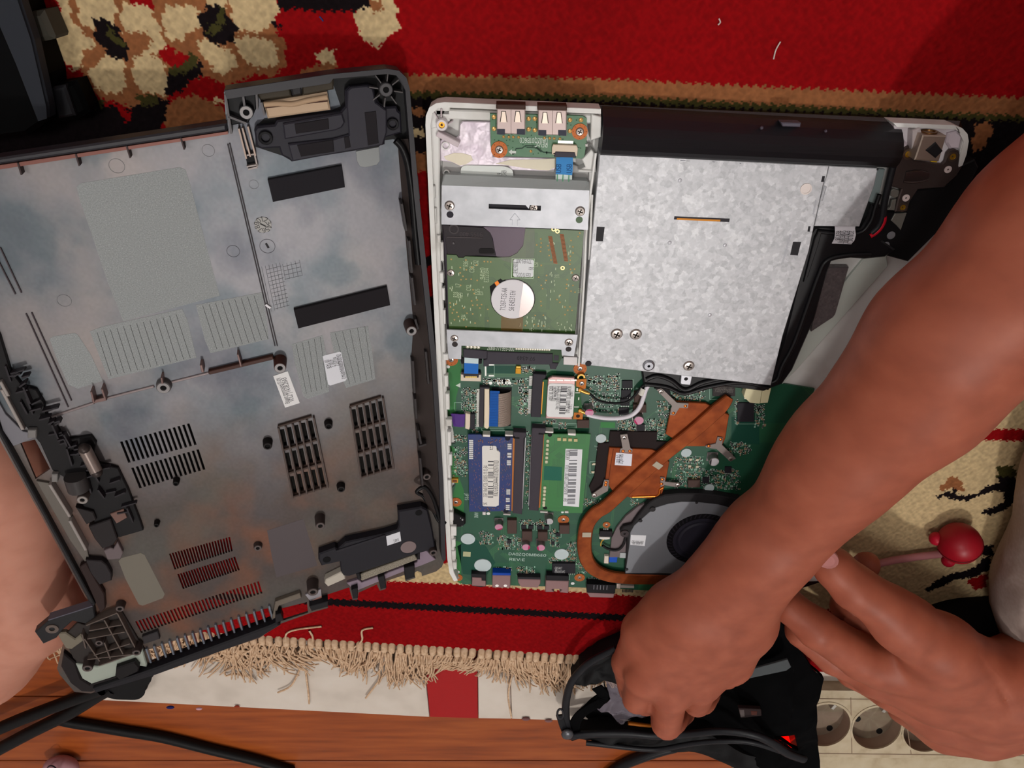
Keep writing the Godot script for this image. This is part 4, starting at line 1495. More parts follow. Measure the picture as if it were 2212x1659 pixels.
	for i in 34:
		var f0 := i / 34.0
		var f1 := (i + 1) / 34.0
		for k in 8:
			var a0 := k / 8.0
			var a1 := (k + 1) / 8.0
			var q := []
			for c in [[f0, a0], [f1, a0], [f1, a1], [f0, a1]]:
				var b := ra.lerp(rb, c[0])
				q.append(Vector3(b.x + sin(c[1] * PI / 2) * rx, 0.0100 + cos(c[1] * PI / 2) * 0.0036, b.z))
			m.quad(q[0], q[1], q[2], q[3])
		var lift := []
		for k in 9:
			var a := k / 8.0
			var b := ra.lerp(rb, f0)
			lift.append(Vector3(b.x + sin(a * PI / 2) * (rx + 0.0001), 0.0101 + cos(a * PI / 2) * 0.0036, b.z))
		st.tube(lift, 0.0003, 4)
	part("grey_loop", m, mat(92, 84, 80, 0.4), kc)
	part("conductor_lines", st, mat(176, 158, 146, 0.4, 0.2), kc)
	m = MB.new()
	for i in 22:
		var p := pt(780, 1025 + i * 21, 0.0136)
		m.box(p.x, p.z, 0.0052, 0.0002, 0.0134, 0.01356)
	part("fine_lines", m, mat(10, 66, 140, 0.4), kc)
	var pc := thing("purple_cable", "short purple ribbon cable at the left edge of the motherboard", "cable", pt(310, 1400, BC))
	m = MB.new()
	m.strip([pt(228, 1392, 0.0122), pt(268, 1395, 0.0128), pt(330, 1402, 0.0130), pt(392, 1400, 0.0125)], absf(pt(300, 1320, 0.013).z - pt(300, 1488, 0.013).z), 0.0004)
	part("ribbon", m, mat(84, 52, 128, 0.5), pc)
	org = Vector3()
	full()
	org = pt(1300, 1030, 0.0088)
	view(940, 680, 360)
	var ps := block("ribbon_socket", [468, 1318, 530, 1320, 522, 1522, 460, 1518], BC, BC + 0.0022, mat(44, 42, 48, 0.5), t)
	block("latch", [402, 1308, 466, 1322, 462, 1490, 450, 1526, 398, 1512], BC, BC + 0.0026, mat(226, 210, 190, 0.5), ps)
	# card socket
	var cs := block("card_socket", [1300, 785, 1480, 795, 1460, 850, 1430, 860, 1400, 1365, 1270, 1358], BC, BC + 0.0034, mat(50, 46, 54, 0.5), t, 0.0003, "black card socket")
	m = MB.new()
	for i in 46:
		var f := i / 45.0
		if absf(f - 0.3) > 0.04:
			var p := pt(lerpf(1278, 1252, f), lerpf(810, 1300, f), BC)
			m.box(p.x, p.z, 0.0024, 0.0003, BC, BC + 0.0006)
	part("contact_pins", m, mat(206, 204, 200, 0.35, 0.5), cs)
	inductor(1885, 1400, 2045, 1505, t)
	silk_box(1290, 1445, 1880, 1500)
	silk_box(620, 1505, 1205, 1540)
	smd(1440, 1400, 1600, 1440, 26)
	smd(1640, 1430, 1740, 1500, 20)
	# memory sockets
	view(960, 900, 360)
	var ms := block("memory_socket", [915, 205, 1085, 215, 1085, 258, 1058, 285, 1030, 1300, 905, 1285, 935, 270, 915, 262], BC, BC + 0.0046, mat(62, 56, 64, 0.5), t, 0.0003, "dark memory socket beside the blue module")
	var m2 := block("memory_socket", [1165, 150, 1345, 158, 1345, 205, 1320, 240, 1248, 1252, 1122, 1245, 1160, 235, 1160, 190], BC, BC + 0.0046, mat(62, 56, 64, 0.5), t, 0.0003, "dark memory socket beside the green module")
	for a in [[[1068, 280, 1085, 282, 1040, 1225, 1022, 1220], ms], [[1158, 225, 1182, 228, 1136, 1190, 1112, 1188], m2]]:
		block("chrome_edge", a[0], BC, BC + 0.0038, mat(190, 190, 194, 0.3, 0.6), a[1])
	for a in [[[508, 240, 608, 243, 606, 272, 508, 268], ms], [[804, 240, 912, 244, 910, 265, 804, 262], ms], [[780, 1295, 880, 1300, 878, 1314, 780, 1308], ms], [[505, 1270, 550, 1272, 548, 1310, 505, 1306], ms], [[1338, 195, 1448, 200, 1446, 222, 1338, 216], m2], [[1640, 222, 1745, 226, 1742, 256, 1640, 248], m2], [[1270, 1260, 1372, 1266, 1370, 1280, 1270, 1276], m2], [[1598, 1258, 1648, 1260, 1648, 1285, 1598, 1282], m2]]:
		block("latch_clip", a[0], BC + 0.001, BC + 0.0052, mat(232, 226, 222, 0.3, 0.4), a[1])
	block("black_key", [920, 272, 995, 275, 995, 300, 918, 294], BC, BC + 0.0048, mat(20, 18, 20), ms)
	block("black_key", [1250, 218, 1320, 222, 1318, 245, 1250, 240], BC, BC + 0.0048, mat(20, 18, 20), m2)
	smd(1085, 200, 1140, 1250, 70)
	smd(110, 250, 290, 330, 40)
	smd(130, 400, 290, 780, 110)
	silk_box(65, 515, 210, 720)
	smd(2000, 250, 2180, 500, 40)
	silk_box(1930, 600, 2040, 755)
	var tb := block("tantalum_capacitor", [92, 825, 185, 828, 182, 882, 90, 878], BC, BC + 0.0016, mat(196, 148, 60, 0.5), t)
	block("terminal", [108, 840, 165, 842, 165, 875, 108, 872], BC, BC + 0.0018, mat(120, 70, 40, 0.5), tb)
	m = MB.new()
	for a in [[1985, 628], [1975, 728], [142, 528], [145, 708]]:
		var p := pt(a[0], a[1], BC)
		m.box(p.x, p.z, 0.0024 if a[0] > 1000 else 0.001, 0.001, BC, BC + 0.0005)
	part("solder_pads", m, mat(212, 194, 160, 0.35, 0.4), pcb)
	words("JP15", 295, 1020, 295, 1110, 0.0014, BC + 0.00003, mat(196, 214, 200), pcb)
	# lower strip: coils, capacitors, sockets
	view(960, 1080, 360)
	capacitor(722, 362, 57, true, t, 1.2)
	capacitor(1083, 628, 58, true, t, 0.1)
	capacitor(1281, 636, 58, true, t, 3.0)
	capacitor(1392, 288, 56, false, t, 3.1)
	inductor(835, 270, 960, 452, t)
	inductor(1030, 420, 1165, 556, t)
	inductor(1240, 428, 1370, 550, t)
	inductor(1525, 338, 1660, 455, t)
	for a in [[1022, 336, 1082, 386], [1118, 340, 1180, 388], [1232, 345, 1298, 392], [1325, 345, 1388, 394], [835, 528, 890, 572], [1480, 440, 1535, 485], [1420, 560, 1462, 596]]:
		chip(a[0], a[1], a[2], a[3], 0.0009, t)
		silk_box(a[0] - 14, a[1] - 10, a[2] + 14, a[3] + 14)
	smd(715, 460, 1010, 660, 110)
	smd(1010, 265, 1190, 330, 34)
	smd(1200, 265, 1320, 340, 26)
	smd(470, 405, 645, 580, 70)
	smd(1395, 380, 1520, 620, 44)
	smd(1640, 560, 1750, 770, 50)
	smd(690, 890, 890, 950, 60)
	smd(970, 885, 1200, 1010, 80)
	smd(1390, 765, 1740, 830, 70)
	smd(1750, 820, 1880, 970, 30)
	smd(1900, 1030, 2120, 1100, 60)
	words("DA0ZQ0MB6E0", 850, 716, 1345, 738, 0.0022, BC + 0.00003, mat(196, 214, 206), pcb)
	words("REV:E", 862, 788, 1066, 796, 0.0021, BC + 0.00003, mat(196, 214, 206), pcb)
	words("IMV", 424, 235, 428, 165, 0.0016, BC + 0.00003, mat(196, 214, 206), pcb)
	var lan := chip(1432, 845, 1738, 978, 0.0022, t, 12)
	words("OBSAKT", 1465, 906, 1562, 908, 0.0010, BC + 0.00225, mat(190, 190, 190), lan)
	words("T4", 1465, 930, 1495, 930, 0.0010, BC + 0.00225, mat(190, 190, 190), lan)
	words("06400DMG", 1465, 953, 1600, 955, 0.0010, BC + 0.00225, mat(190, 190, 190), lan)
	silk_box(1350, 990, 1660, 1060)
	var dm := block("date_mark", [250, 685, 350, 690, 346, 756, 246, 750], BC, BC + 0.00008, mat(178, 178, 140), pcb, 0)
	# ports along the lower edge
	var rose := mat(150, 118, 118, 0.38, 0.35)
	var aj := block("audio_jack", [358, 982, 550, 990, 552, 1150, 480, 1160, 360, 1140], BC, BC + 0.0034, mat(30, 28, 32, 0.5), t)
	block("metal_shield", [370, 1030, 492, 1036, 494, 1072, 548, 1076, 548, 1148, 366, 1138], BC + 0.001, BC + 0.0038, rose, aj)
	var ub := block("usb_port", [636, 1004, 878, 1008, 874, 1170, 634, 1166], BC - 0.001, BC + 0.0048, rose, t, 0.0004)
	block("blue_insert", [640, 965, 880, 972, 880, 1006, 638, 1002], BC, BC + 0.0044, mat(20, 66, 164, 0.45), ub)
	m = MB.new()
	for x in [698, 810]:
		m.disc(pt(x, 1138, BC + 0.0048), 0.0012, BC + 0.004, BC + 0.0049, 0, 12)
	part("spring_window", m, mat(250, 248, 244, 0.4), ub)
	var hd := block("display_port", [975, 1055, 1275, 1062, 1275, 1110, 1240, 1168, 1020, 1160, 978, 1100], BC - 0.001, BC + 0.0042, rose, t, 0.0004)
	block("dark_back", [970, 1022, 1275, 1030, 1275, 1064, 970, 1056], BC, BC + 0.0038, mat(40, 38, 42, 0.5), hd)
	var ln := block("network_port", [1345, 1072, 1652, 1082, 1645, 1240, 1530, 1230, 1560, 1195, 1535, 1188, 1440, 1186, 1425, 1192, 1458, 1222, 1340, 1225], BC - 0.001, BC + 0.0050, rose, t, 0.0004)
	block("dark_back", [1355, 1002, 1650, 1012, 1648, 1085, 1350, 1075], BC, BC + 0.0046, mat(28, 26, 30, 0.5), ln)
	view(1220, 1000, 400)
	var vg := block("monitor_port", [265, 1448, 610, 1462, 600, 1560, 262, 1548], BC - 0.002, BC + 0.0050, mat(22, 20, 24, 0.5), t)
	block("metal_flange", [268, 1552, 592, 1566, 580, 1612, 300, 1604], BC - 0.002, BC + 0.0036, rose, vg)
	m = MB.new()
	for i in 5:
		var p := pt(348 + i * 39, 1482 + i * 1.4, BC + 0.005)
		m.box(p.x, p.z, 0.0004, 0.0040, BC + 0.004, BC + 0.0053)
	part("contact_pins", m, mat(150, 150, 156, 0.3, 0.6), vg)
	var cc := block("board_socket", [650, 1462, 830, 1470, 830, 1500, 650, 1494], BC, BC + 0.002, mat(160, 150, 142, 0.5), t)
	m = MB.new()
	for i in 9:
		var p := pt(690 + i * 15, 1522, BC)
		m.box(p.x, p.z, 0.0005, 0.0022, BC, BC + 0.001)
	part("contact_pins", m, mat(40, 38, 40), cc)
	block("connector_tab", [622, 1448, 668, 1450, 664, 1506, 618, 1500], BC, BC + 0.003, mat(206, 190, 180, 0.4), t)
	# right of the memory: chips between the drive and the cooler
	view(1240, 740, 480)
	for a in [[480, 380, 582, 455], [470, 472, 566, 548], [462, 556, 552, 630], [448, 652, 546, 722]]:
		chip(a[0], a[1], a[2], a[3], 0.0010, t, 4)
	silk_box(462, 368, 594, 640)
	var mc := chip(1382, 412, 1604, 535, 0.0012, t, 0, 2, mat(52, 46, 46, 0.5))
	words("SAMSUNG 346", 1405, 455, 1575, 462, 0.0009, BC + 0.00125, mat(110, 104, 100), mc)
	words("K4W2G1646E", 1405, 480, 1585, 486, 0.0009, BC + 0.00125, mat(110, 104, 100), mc)
	var m3 := chip(1628, 602, 1792, 790, 0.0012, t, 0, 2, mat(40, 38, 44, 0.5))
	silk_box(1605, 590, 1810, 810)
	chip(1502, 1240, 1570, 1300, 0.0009, t, 5)
	chip(1280, 1345, 1345, 1400, 0.0010, t)
	inductor(1135, 1372, 1258, 1446, t)
	capacitor(645, 778, 52, true, t, 2.6)
	capacitor(1395, 1190, 52, false, t, 3.1)
	view(940, 680, 360)
	capacitor(2048, 1300, 62, true, t, -1.5)
	view(1240, 740, 480)
	for a in [[600, 500, 700, 600], [590, 620, 720, 700]]:
		inductor(a[0], a[1], a[2], a[3], t)
	chip(622, 815, 705, 880, 0.0009, t, 5, 4)
	block("ground_field", [265, 790, 410, 795, 408, 850, 262, 846], BC, BC + 0.00004, mat(60, 128, 70, 0.4), pcb, 0)
	smd(130, 310, 460, 480, 130)
	smd(150, 500, 450, 700, 110)
	smd(430, 770, 620, 875, 70)
	smd(700, 760, 930, 990, 110)
	smd(820, 570, 960, 740, 46)
	smd(960, 480, 1290, 590, 90)
	smd(1600, 560, 1640, 820, 20)
	smd(1800, 620, 1900, 840, 60)
	smd(960, 1130, 1280, 1440, 150)
	smd(1290, 1260, 1640, 1460, 220)
	smd(1530, 990, 1720, 1120, 60)
	smd(1650, 1000, 1760, 1100, 30)
	smd(100, 1550, 330, 1620, 40)
	smd(560, 1540, 640, 1620, 20)
	silk_box(160, 1185, 240, 1305)
	silk_box(1120, 1135, 1260, 1200)
	silk_box(1110, 1290, 1270, 1330)
	silk_box(1350, 440, 1500, 565)
	m = MB.new()
	for a in [[1160, 1160], [1225, 1165], [1150, 1225], [1225, 1232], [200, 1205], [195, 1285]]:
		var p := pt(a[0], a[1], BC)
		m.box(p.x, p.z, 0.0018, 0.0014, BC, BC + 0.0006)
	part("solder_pads", m, mat(206, 196, 172, 0.35, 0.4), pcb)
	# white power plug by the far edge
	var pw := block("power_socket", [1690, 540, 1720, 435, 1880, 432, 1850, 610, 1750, 600], BC, BC + 0.0050, mat(222, 214, 176, 0.5), t)
	block("plug", [1882, 440, 1965, 445, 1930, 600, 1855, 605], BC, BC + 0.0050, mat(216, 206, 166, 0.5), pw)
	m = MB.new()
	for i in 4:
		m.ball(pt(1718 - i * 4, 465 + i * 28, BC + 0.003), 0.0009, 5)
	part("wire_crimps", m, mat(236, 230, 210, 0.4), pw)
	# black plug that links the speaker cable
	view(960, 1080, 360)
	var sp := block("speaker_plug", [75, 195, 130, 175, 200, 205, 275, 245, 280, 320, 235, 362, 90, 370, 60, 300], BC, BC + 0.0045, mat(20, 20, 22, 0.35), t, 0.0006, "black cable plug at the board's left edge")
	m = MB.new()
	for a in [[240, 260, 14], [95, 295, 10], [235, 345, 8], [215, 240, 8]]:
		m.ball(pt(a[0], a[1], BC + 0.0046), wl(a[2], a[0], a[1]), 5)
	part("metal_glint", m, mat(200, 200, 204, 0.3, 0.7), sp)
	full()
	var cb := MB.new()
	cb.tube(curve(p3([1000, 1132, 985, 1133, 965, 1134, 948, 1126, 938, 1108, 930, 1094, 920, 1080, 912, 1070], 0.013), 5), 0.0011, 8)
	single("speaker_cable", cb, mat(18, 18, 20, 0.4), "thin black cable running from the motherboard to the black cover", "cable", pt(960, 1130, 0.013))
	org = pt(1300, 1030, 0.0088)
	stuff(part("small_components", dark_bits, mat(34, 34, 36, 0.5), t))
	stuff(part("solder_ends", pale_bits, mat(206, 208, 204, 0.35, 0.35), t))
	stuff(part("small_capacitors", tan_bits, mat(156, 132, 104, 0.5), t))
	stuff(part("printed_outlines", silk, mat(160, 196, 176, 0.5), t))

# ---------------------------------------------------------------- memory modules and the wireless card
func memory(label: String, at: Vector3, edge: Array, contact: Array, h: float, print: Texture2D) -> Node3D:
	var t := thing("memory_module", label, "memory module", at, "memory modules on the motherboard")
	var m := MB.new()
	var e := pl(edge, h)
	m.uvr = Rect2(e[0].x - 0.005, e[0].y - 0.005, 0.09, 0.09)
	m.slab(e, h - 0.001, h)
	var pm := StandardMaterial3D.new()
	pm.albedo_texture = print
	pm.roughness = 0.4
	part("circuit_board", m, pm, t)
	block("gold_contacts", contact, h - 0.0002, h + 0.00006, mat(170, 108, 58, 0.35, 0.5), t, 0)
	return t

func modules() -> void:
	fr = Transform3D()
	view(960, 900, 360)
	var h := BC + 0.0042
	var t := memory("blue memory module with a notched white barcode label, left of the green one", pt(620, 750, h), [312, 238, 490, 240, 505, 268, 905, 278, 935, 285, 900, 1252, 330, 1262, 322, 700], [908, 280, 938, 284, 905, 1250, 888, 1250], h, board_print(512, Color8(18, 44, 108), Color8(30, 48, 96), 8, 60))
	var m := MB.new()
	var n := MB.new()
	var gold := mat(138, 100, 92, 0.5, 0.1)
	for a in [[355, 300, 560, 18, 10, true], [865, 350, 430, 12, 3, true], [862, 470, 540, 12, 2, true], [855, 570, 640, 12, 3, true], [848, 955, 1030, 12, 3, true], [842, 1070, 1130, 12, 2, true], [840, 1160, 1235, 12, 3, true]]:
		var k: int = a[4]
		for i in k:
			var p := pt(a[0], lerpf(a[1], a[2], (i + 0.5) / k), h)
			n.box(p.x, p.z, 0.0024, (a[2] - a[1]) / k * 0.00004, h, h + 0.0006)
	for i in 190:
		var x := rng.randf_range(350, 480) if i < 90 else rng.randf_range(745, 880)
		var p := pt(x, rng.randf_range(320, 1230), h)
		m.box(p.x, p.z, 0.0002, rng.randf_range(0.0004, 0.0013), h, h + 0.00006)
	for i in 26:
		var p := pt(rng.randf_range(450, 770), rng.randf_range(290, 350) if i < 16 else rng.randf_range(1205, 1250), h)
		m.box(p.x, p.z, 0.0006, 0.0007, h, h + 0.0003)
	stuff(part("copper_prints", m, gold, t))
	stuff(part("white_capacitors", n, mat(214, 214, 214, 0.4), t))
	for a in [[840, 288], [818, 1250]]:
		m = MB.new()
		m.disc(pt(a[0], a[1], h), 0.0016, h - 0.0002, h + 0.0002, 0, 16)
		part("dark_hole", m, mat(24, 26, 40), t)
	m = MB.new()
	m.slab(round_poly(pl([500, 385, 692, 388, 696, 460, 740, 464, 722, 1178, 698, 1180, 690, 1192, 506, 1188], h), 0.0012, 3), h, h + 0.00015)
	var lb := part("paper_label", m, mat(226, 222, 216, 0.5), t, "white barcode label")
	var ink_c := mat(40, 40, 44, 0.6)
	var hh := h + 0.00016
	part("barcode", bars(p2(615, 550, hh), p2(612, 1072, hh), wl(72, 615, 800, hh), hh, 3), mat(84, 84, 88, 0.6), lb)
	words("KN2GB0G0444410780976T00", 678, 1055, 690, 585, 0.0030, hh, ink_c, lb)
	words("2GB 1Rx8 PC3L-12800S-11-12-B4", 545, 1068, 548, 650, 0.0024, hh, ink_c, lb)
	words("CE", 645, 405, 600, 405, 0.0036, hh, ink_c, lb)
	words("SK", 540, 1172, 540, 1140, 0.0026, hh, ink_c, lb)
	# green module
	t = memory("green memory module with a long white barcode label, right of the blue one", pt(1580, 750, h), [1310, 235, 1640, 235, 1660, 225, 1940, 236, 1830, 1280, 1650, 1280, 1600, 1262, 1252, 1238], [1305, 236, 1325, 238, 1272, 1210, 1250, 1208], h, board_print(512, Color8(48, 118, 58), Color8(44, 104, 56), 18, 40))
	m = MB.new()
	for a in [[1522, 294], [1595, 298], [1668, 302], [1742, 308]]:
		m.slab(pl(rect(a[0] - 24, a[1] - 18, a[0] + 24, a[1] + 18), h), h, h + 0.0007, 0.0001)
	part("capacitor_row", m, mat(206, 190, 140, 0.5), t)
	m = MB.new()
	for a in [[1372, 320], [1368, 375], [1365, 432], [1362, 486], [1358, 540], [1354, 595], [1332, 940], [1330, 985], [1326, 1032], [1324, 1085], [1320, 1132], [1318, 1170]]:
		m.slab(round_poly(pl(rect(a[0] - 18, a[1] - 20, a[0] + 18, a[1] + 18), h), 0.0006), h, h + 0.0007, 0.0001)
	part("resistor_column", m, mat(204, 200, 170, 0.5), t)
	block("dark_field", [1325, 655, 1560, 670, 1555, 850, 1318, 840], h, h + 0.00004, mat(34, 100, 82, 0.4), t, 0)
	for a in [[1400, 243], [1336, 1212]]:
		m = MB.new()
		m.disc(pt(a[0], a[1], h), 0.0013, h - 0.0002, h + 0.0001, 0, 16)
		part("dark_hole", m, mat(16, 20, 16), t)
	m = MB.new()
	m.slab(pl([1608, 425, 1832, 434, 1786, 1196, 1574, 1182], h), h, h + 0.00015)
	lb = part("paper_label", m, mat(228, 228, 232, 0.5), t, "long white barcode label")
	part("barcode", bars(p2(1715, 440, hh), p2(1682, 1160, hh), wl(105, 1700, 800, hh), hh, 9), mat(96, 96, 102, 0.6), lb)
	words("MEMORY", 1640, 440, 1633, 575, 0.0017, hh, ink_c, lb)
	words("V1B11128D4B1Z22PPSSP8TW", 1630, 640, 1610, 1035, 0.0017, hh, ink_c, lb)
	words("AB", 1607, 1085, 1604, 1128, 0.0017, hh, ink_c, lb)
	# wireless card
	view(940, 680, 360)
	var hw := BC + 0.0028
	t = thing("wireless_card", "small wireless card with a metal can, white barcode label and orange corners", "wireless card", pt(1680, 1120, hw))
	block("circuit_board", [1418, 860, 1480, 862, 1880, 868, 1990, 850, 1985, 960, 1920, 1000, 1960, 1290, 1950, 1390, 1850, 1385, 1400, 1350], hw - 0.001, hw, mat(42, 92, 52, 0.4), t, 0)
	block("gold_contacts", [1422, 890, 1442, 890, 1415, 1320, 1398, 1318], hw, hw + 0.0001, mat(214, 150, 60, 0.3, 0.5), t, 0)
	for a in [[1872, 858, 2010, 852, 2000, 975, 1965, 990, 1920, 968, 1872, 950], [1846, 1298, 1965, 1302, 1955, 1390, 1830, 1386]]:
		block("orange_corner", a, hw, hw + 0.0002, mat(180, 104, 36, 0.4, 0.15), t, 0)
	m = MB.new()
	m.lathe([Vector2(wl(52, 1940, 840), BC), Vector2(wl(52, 1940, 840), hw - 0.0004), Vector2(wl(30, 1940, 840), hw - 0.0004)], Vector3(pt(1940, 840, hw).x, 0, pt(1940, 840, hw).z), 18)
	part("standoff", m, mat(190, 150, 80, 0.3, 0.7), t)
	screw(pt(1945, 910, hw), wl(34, 1945, 910), hw + 0.0002, t)
	m = MB.new()
	m.disc(pt(1895, 1342, hw), wl(26, 1895, 1342), hw, hw + 0.00026, 0, 16)
	part("screw_hole", m, mat(40, 26, 20), t)
	var can := block("metal_can", [1498, 850, 1560, 820, 1850, 838, 1862, 880, 1820, 1395, 1466, 1378], hw, hw + 0.0016, mat(186, 150, 148, 0.3, 0.7), t, 0.0004, "rosy metal shielding can")
	m = MB.new()
	for x in [1555, 1655, 1755, 1835]:
		var p := pt(x, 866, hw + 0.0016)
		m.box(p.x, p.z, 0.0036, 0.0009, hw + 0.001, hw + 0.0018, 0.03)
	part("can_clips", m, mat(226, 224, 220, 0.3, 0.5), can)
	var hl := hw + 0.0018
	m = MB.new()
	m.slab(round_poly(pl([1500, 910, 1856, 920, 1828, 1365, 1474, 1352], hl), 0.0022), hl - 0.0003, hl)
	lb = part("paper_label", m, mat(230, 230, 230, 0.5), can, "white label")
	part("barcode", bars(p2(1712, 950, hl), p2(1684, 1320, hl), wl(82, 1700, 1100, hl), hl, 12), mat(76, 76, 80, 0.6), can)
	for a in [["WLAN MAC ID 100B819C14AD", 1780, 950, 1752, 1305], ["BT MAC ID 100B819C14AE", 1650, 950, 1622, 1255], ["T77H456.02 HF", 1608, 950, 1600, 1130], ["2002016770-403J", 1578, 948, 1568, 1145], ["MADE IN CHINA", 1540, 948, 1530, 1135], ["1 MAIN", 1806, 1010, 1800, 1085], ["2 AUX", 1790, 1190, 1784, 1255]]:
		words(a[0], a[1], a[2], a[3], a[4], 0.0008, hl + 0.00002, ink_c, can)
	m = MB.new()
	for a in [[1885, 990, 20, 46], [1890, 1032, 60, 10], [1875, 1220, 60, 10], [1905, 1110, 12, 40]]:
		var p := pt(a[0], a[1], hw)
		m.box(p.x, p.z, wl(a[2], a[0], a[1]), wl(a[3], a[0], a[1]), hw, hw + 0.0003)
	part("solder_pads", m, mat(214, 214, 206, 0.4, 0.3), t)
	# the two antenna cables
	for k in 2:
		var c := thing("antenna_cable", ["thin black antenna cable clipped to the upper corner of the wireless card", "thicker white antenna cable clipped to the lower corner of the wireless card"][k], "cable", pt(1980, 1010 + 270 * k, hw), "antenna cables of the wireless card")
		m = MB.new()
		view(940, 680, 360)
		var y := 1000 + 275 * k
		m.lathe([Vector2(0.0012, hw), Vector2(0.0013, hw + 0.0012), Vector2(0.0007, hw + 0.0016), Vector2(0, hw + 0.0016)], Vector3(pt(1925, y - 10, hw).x, 0, pt(1925, y - 10, hw).z), 14)
		m.tube(p3([1925, y, 1985, y + 24, 2050, y + (46 if k == 0 else 35)], hw + 0.001), [0.0009, 0.0011, 0.0008], 8)
		part("gold_plug", m, mat(222, 164, 84, 0.3, 0.7), c)
		m = MB.new()
		view(1240, 740, 480)
		if k == 0:
			m.tube(curve(p3([155, 508, 230, 570, 330, 600, 440, 605, 530, 590, 600, 530, 650, 470, 700, 420, 760, 360, 800, 345, 840, 350], hw + 0.0012), 5), 0.00075, 8)
			part("wire", m, mat(24, 24, 26, 0.4), c)
		else:
			m.tube(curve(p3([130, 715, 220, 738, 320, 752, 440, 752, 540, 735, 610, 695, 660, 630, 690, 550, 715, 470, 750, 410, 800, 365, 850, 348], hw + 0.002), 5), 0.0013, 10)
			part("wire", m, mat(222, 216, 224, 0.4), c)
			m = MB.new()
			m.tube(p3([668, 515, 695, 450], hw + 0.0014), 0.0019, 10)
			part("paper_flag", m, mat(214, 210, 200, 0.5), c)

# ---------------------------------------------------------------- copper cooler with its fan
func cooler() -> void:
	fr = Transform3D()
	view(1240, 740, 480)
	var hp := BC + 0.0050
	var t := thing("cooling_assembly", "copper heat pipe and plates leading to a grey laptop fan", "cooler", pt(900, 1100, BC))
	var copper := tri_mat("copper", noise_tex(0.02, [[0.0, Color8(112, 50, 22)], [0.5, Color8(138, 66, 30)], [1.0, Color8(158, 84, 42)]], 256, 61), 14.0, 0.42, 0.45)
	var steel := mat(132, 122, 118, 0.4, 0.4)
	block("foam_pad", [360, 885, 830, 892, 822, 985, 1000, 1000, 900, 1090, 440, 1050, 360, 1050, 310, 1360, 340, 1400, 330, 1490, 180, 1525, 150, 1440, 200, 1340, 240, 1010, 345, 1000], BC, BC + 0.0014, mat(42, 34, 34, 0.9), t, 0.0003, "black foam pad")
	block("black_clip", [800, 460, 870, 390, 920, 410, 960, 500, 950, 540, 870, 480], BC, BC + 0.0030, mat(20, 18, 20), t)
	block("cold_plate", [958, 690, 1008, 590, 1312, 606, 1545, 722, 1505, 960, 1470, 1035, 1110, 1035, 912, 912], BC + 0.001, BC + 0.0026, copper, t, 0.0003, "upper copper plate")
	var p2_ := block("cold_plate", [350, 1046, 780, 1066, 832, 1090, 950, 1190, 912, 1390, 862, 1560, 560, 1546, 390, 1490, 310, 1370, 330, 1200], BC + 0.001, BC + 0.0026, copper, t, 0.0003, "lower copper plate")
	var m := MB.new()
	m.tube(p3([575, 1535, 830, 1528, 850, 1500, 855, 1460, 890, 1440], BC + 0.0027), 0.0008, 8)
	part("bent_lip", m, mat(214, 120, 50, 0.25, 0.9), p2_)
	m = MB.new()
	m.strip(p3([392, 1060, 365, 1220, 345, 1370], BC + 0.0026), 0.0004, 0.0002)
	part("score_line", m, mat(96, 44, 20, 0.5, 0.5), p2_)
	for a in [[[820, 470, 868, 458, 890, 470, 1025, 600, 1142, 606, 1132, 655, 1050, 652, 1002, 726, 955, 722, 966, 655, 975, 632], [865, 490], [[1108, 632], [988, 702]]],
			[[460, 920, 532, 912, 562, 1052, 584, 1064, 578, 1098, 452, 1096, 462, 1056, 482, 1052], [498, 950], [[488, 1080], [556, 1080]]],
			[[1308, 1028, 1410, 1008, 1430, 938, 1482, 948, 1475, 1020, 1612, 1155, 1555, 1185, 1420, 1062, 1312, 1046], [1560, 1160], [[1460, 964], [1342, 1030]]],
			[[300, 1368, 348, 1370, 338, 1478, 215, 1545, 178, 1512, 282, 1438], [200, 1522], [[318, 1392], [315, 1418]]],
			[[860, 1340, 905, 1345, 905, 1385, 1040, 1400, 1060, 1430, 1030, 1442, 900, 1420, 860, 1440], [1032, 1418], [[878, 1362], [870, 1408]]]]:
		var o := block("spring_arm", a[0], BC + 0.0026, BC + 0.0034, steel, t, 0.0001)
		screw(pt(a[1][0], a[1][1], BC + 0.0034), wl(26, a[1][0], a[1][1]), BC + 0.0034, t)
		m = MB.new()
		for q in a[2]:
			m.ball(pt(q[0], q[1], BC + 0.0034), wl(17, q[0], q[1]), 6, Vector3(1, 0.5, 1))
		part("copper_rivet", m, mat(220, 120, 56, 0.3, 0.8), o)
	m = MB.new()
	m.slab(pl([418, 1096, 580, 1108, 570, 1228, 405, 1218], BC + 0.0027), BC + 0.0025, BC + 0.0028)
	var lb := part("paper_label", m, mat(226, 226, 236, 0.5), p2_, "small white label")
	words("00 10", 440, 1195, 446, 1118, 0.0007, BC + 0.00285, mat(40, 40, 46), p2_)
	words("ZQ0 FAN", 466, 1205, 474, 1112, 0.0007, BC + 0.00285, mat(40, 40, 46), p2_)
	# heat pipe
	var pts := [pt(1550, 555, hp - 0.001), pt(1448, 668, hp), pt(1180, 905, hp), pt(920, 1110, hp), pt(700, 1300, hp), pt(470, 1510, hp), pt(310, 1655, hp)]
	view(1220, 1000, 400)
	pts += [pt(380, 610, hp), pt(275, 740, hp), pt(240, 900, hp), pt(238, 1050, hp), pt(275, 1190, hp), pt(370, 1300, hp), pt(540, 1370, hp), pt(760, 1395, hp), pt(1000, 1400, hp), pt(1250, 1390, hp)]
	var cv := curve(pts, 5)
	var hw := wl(172, 260, 900, hp)
	m = MB.new()
	var wd := []
	for i in cv.size():
		wd.append(hw * (0.55 + 0.45 * minf(i / 5.0, 1.0)))
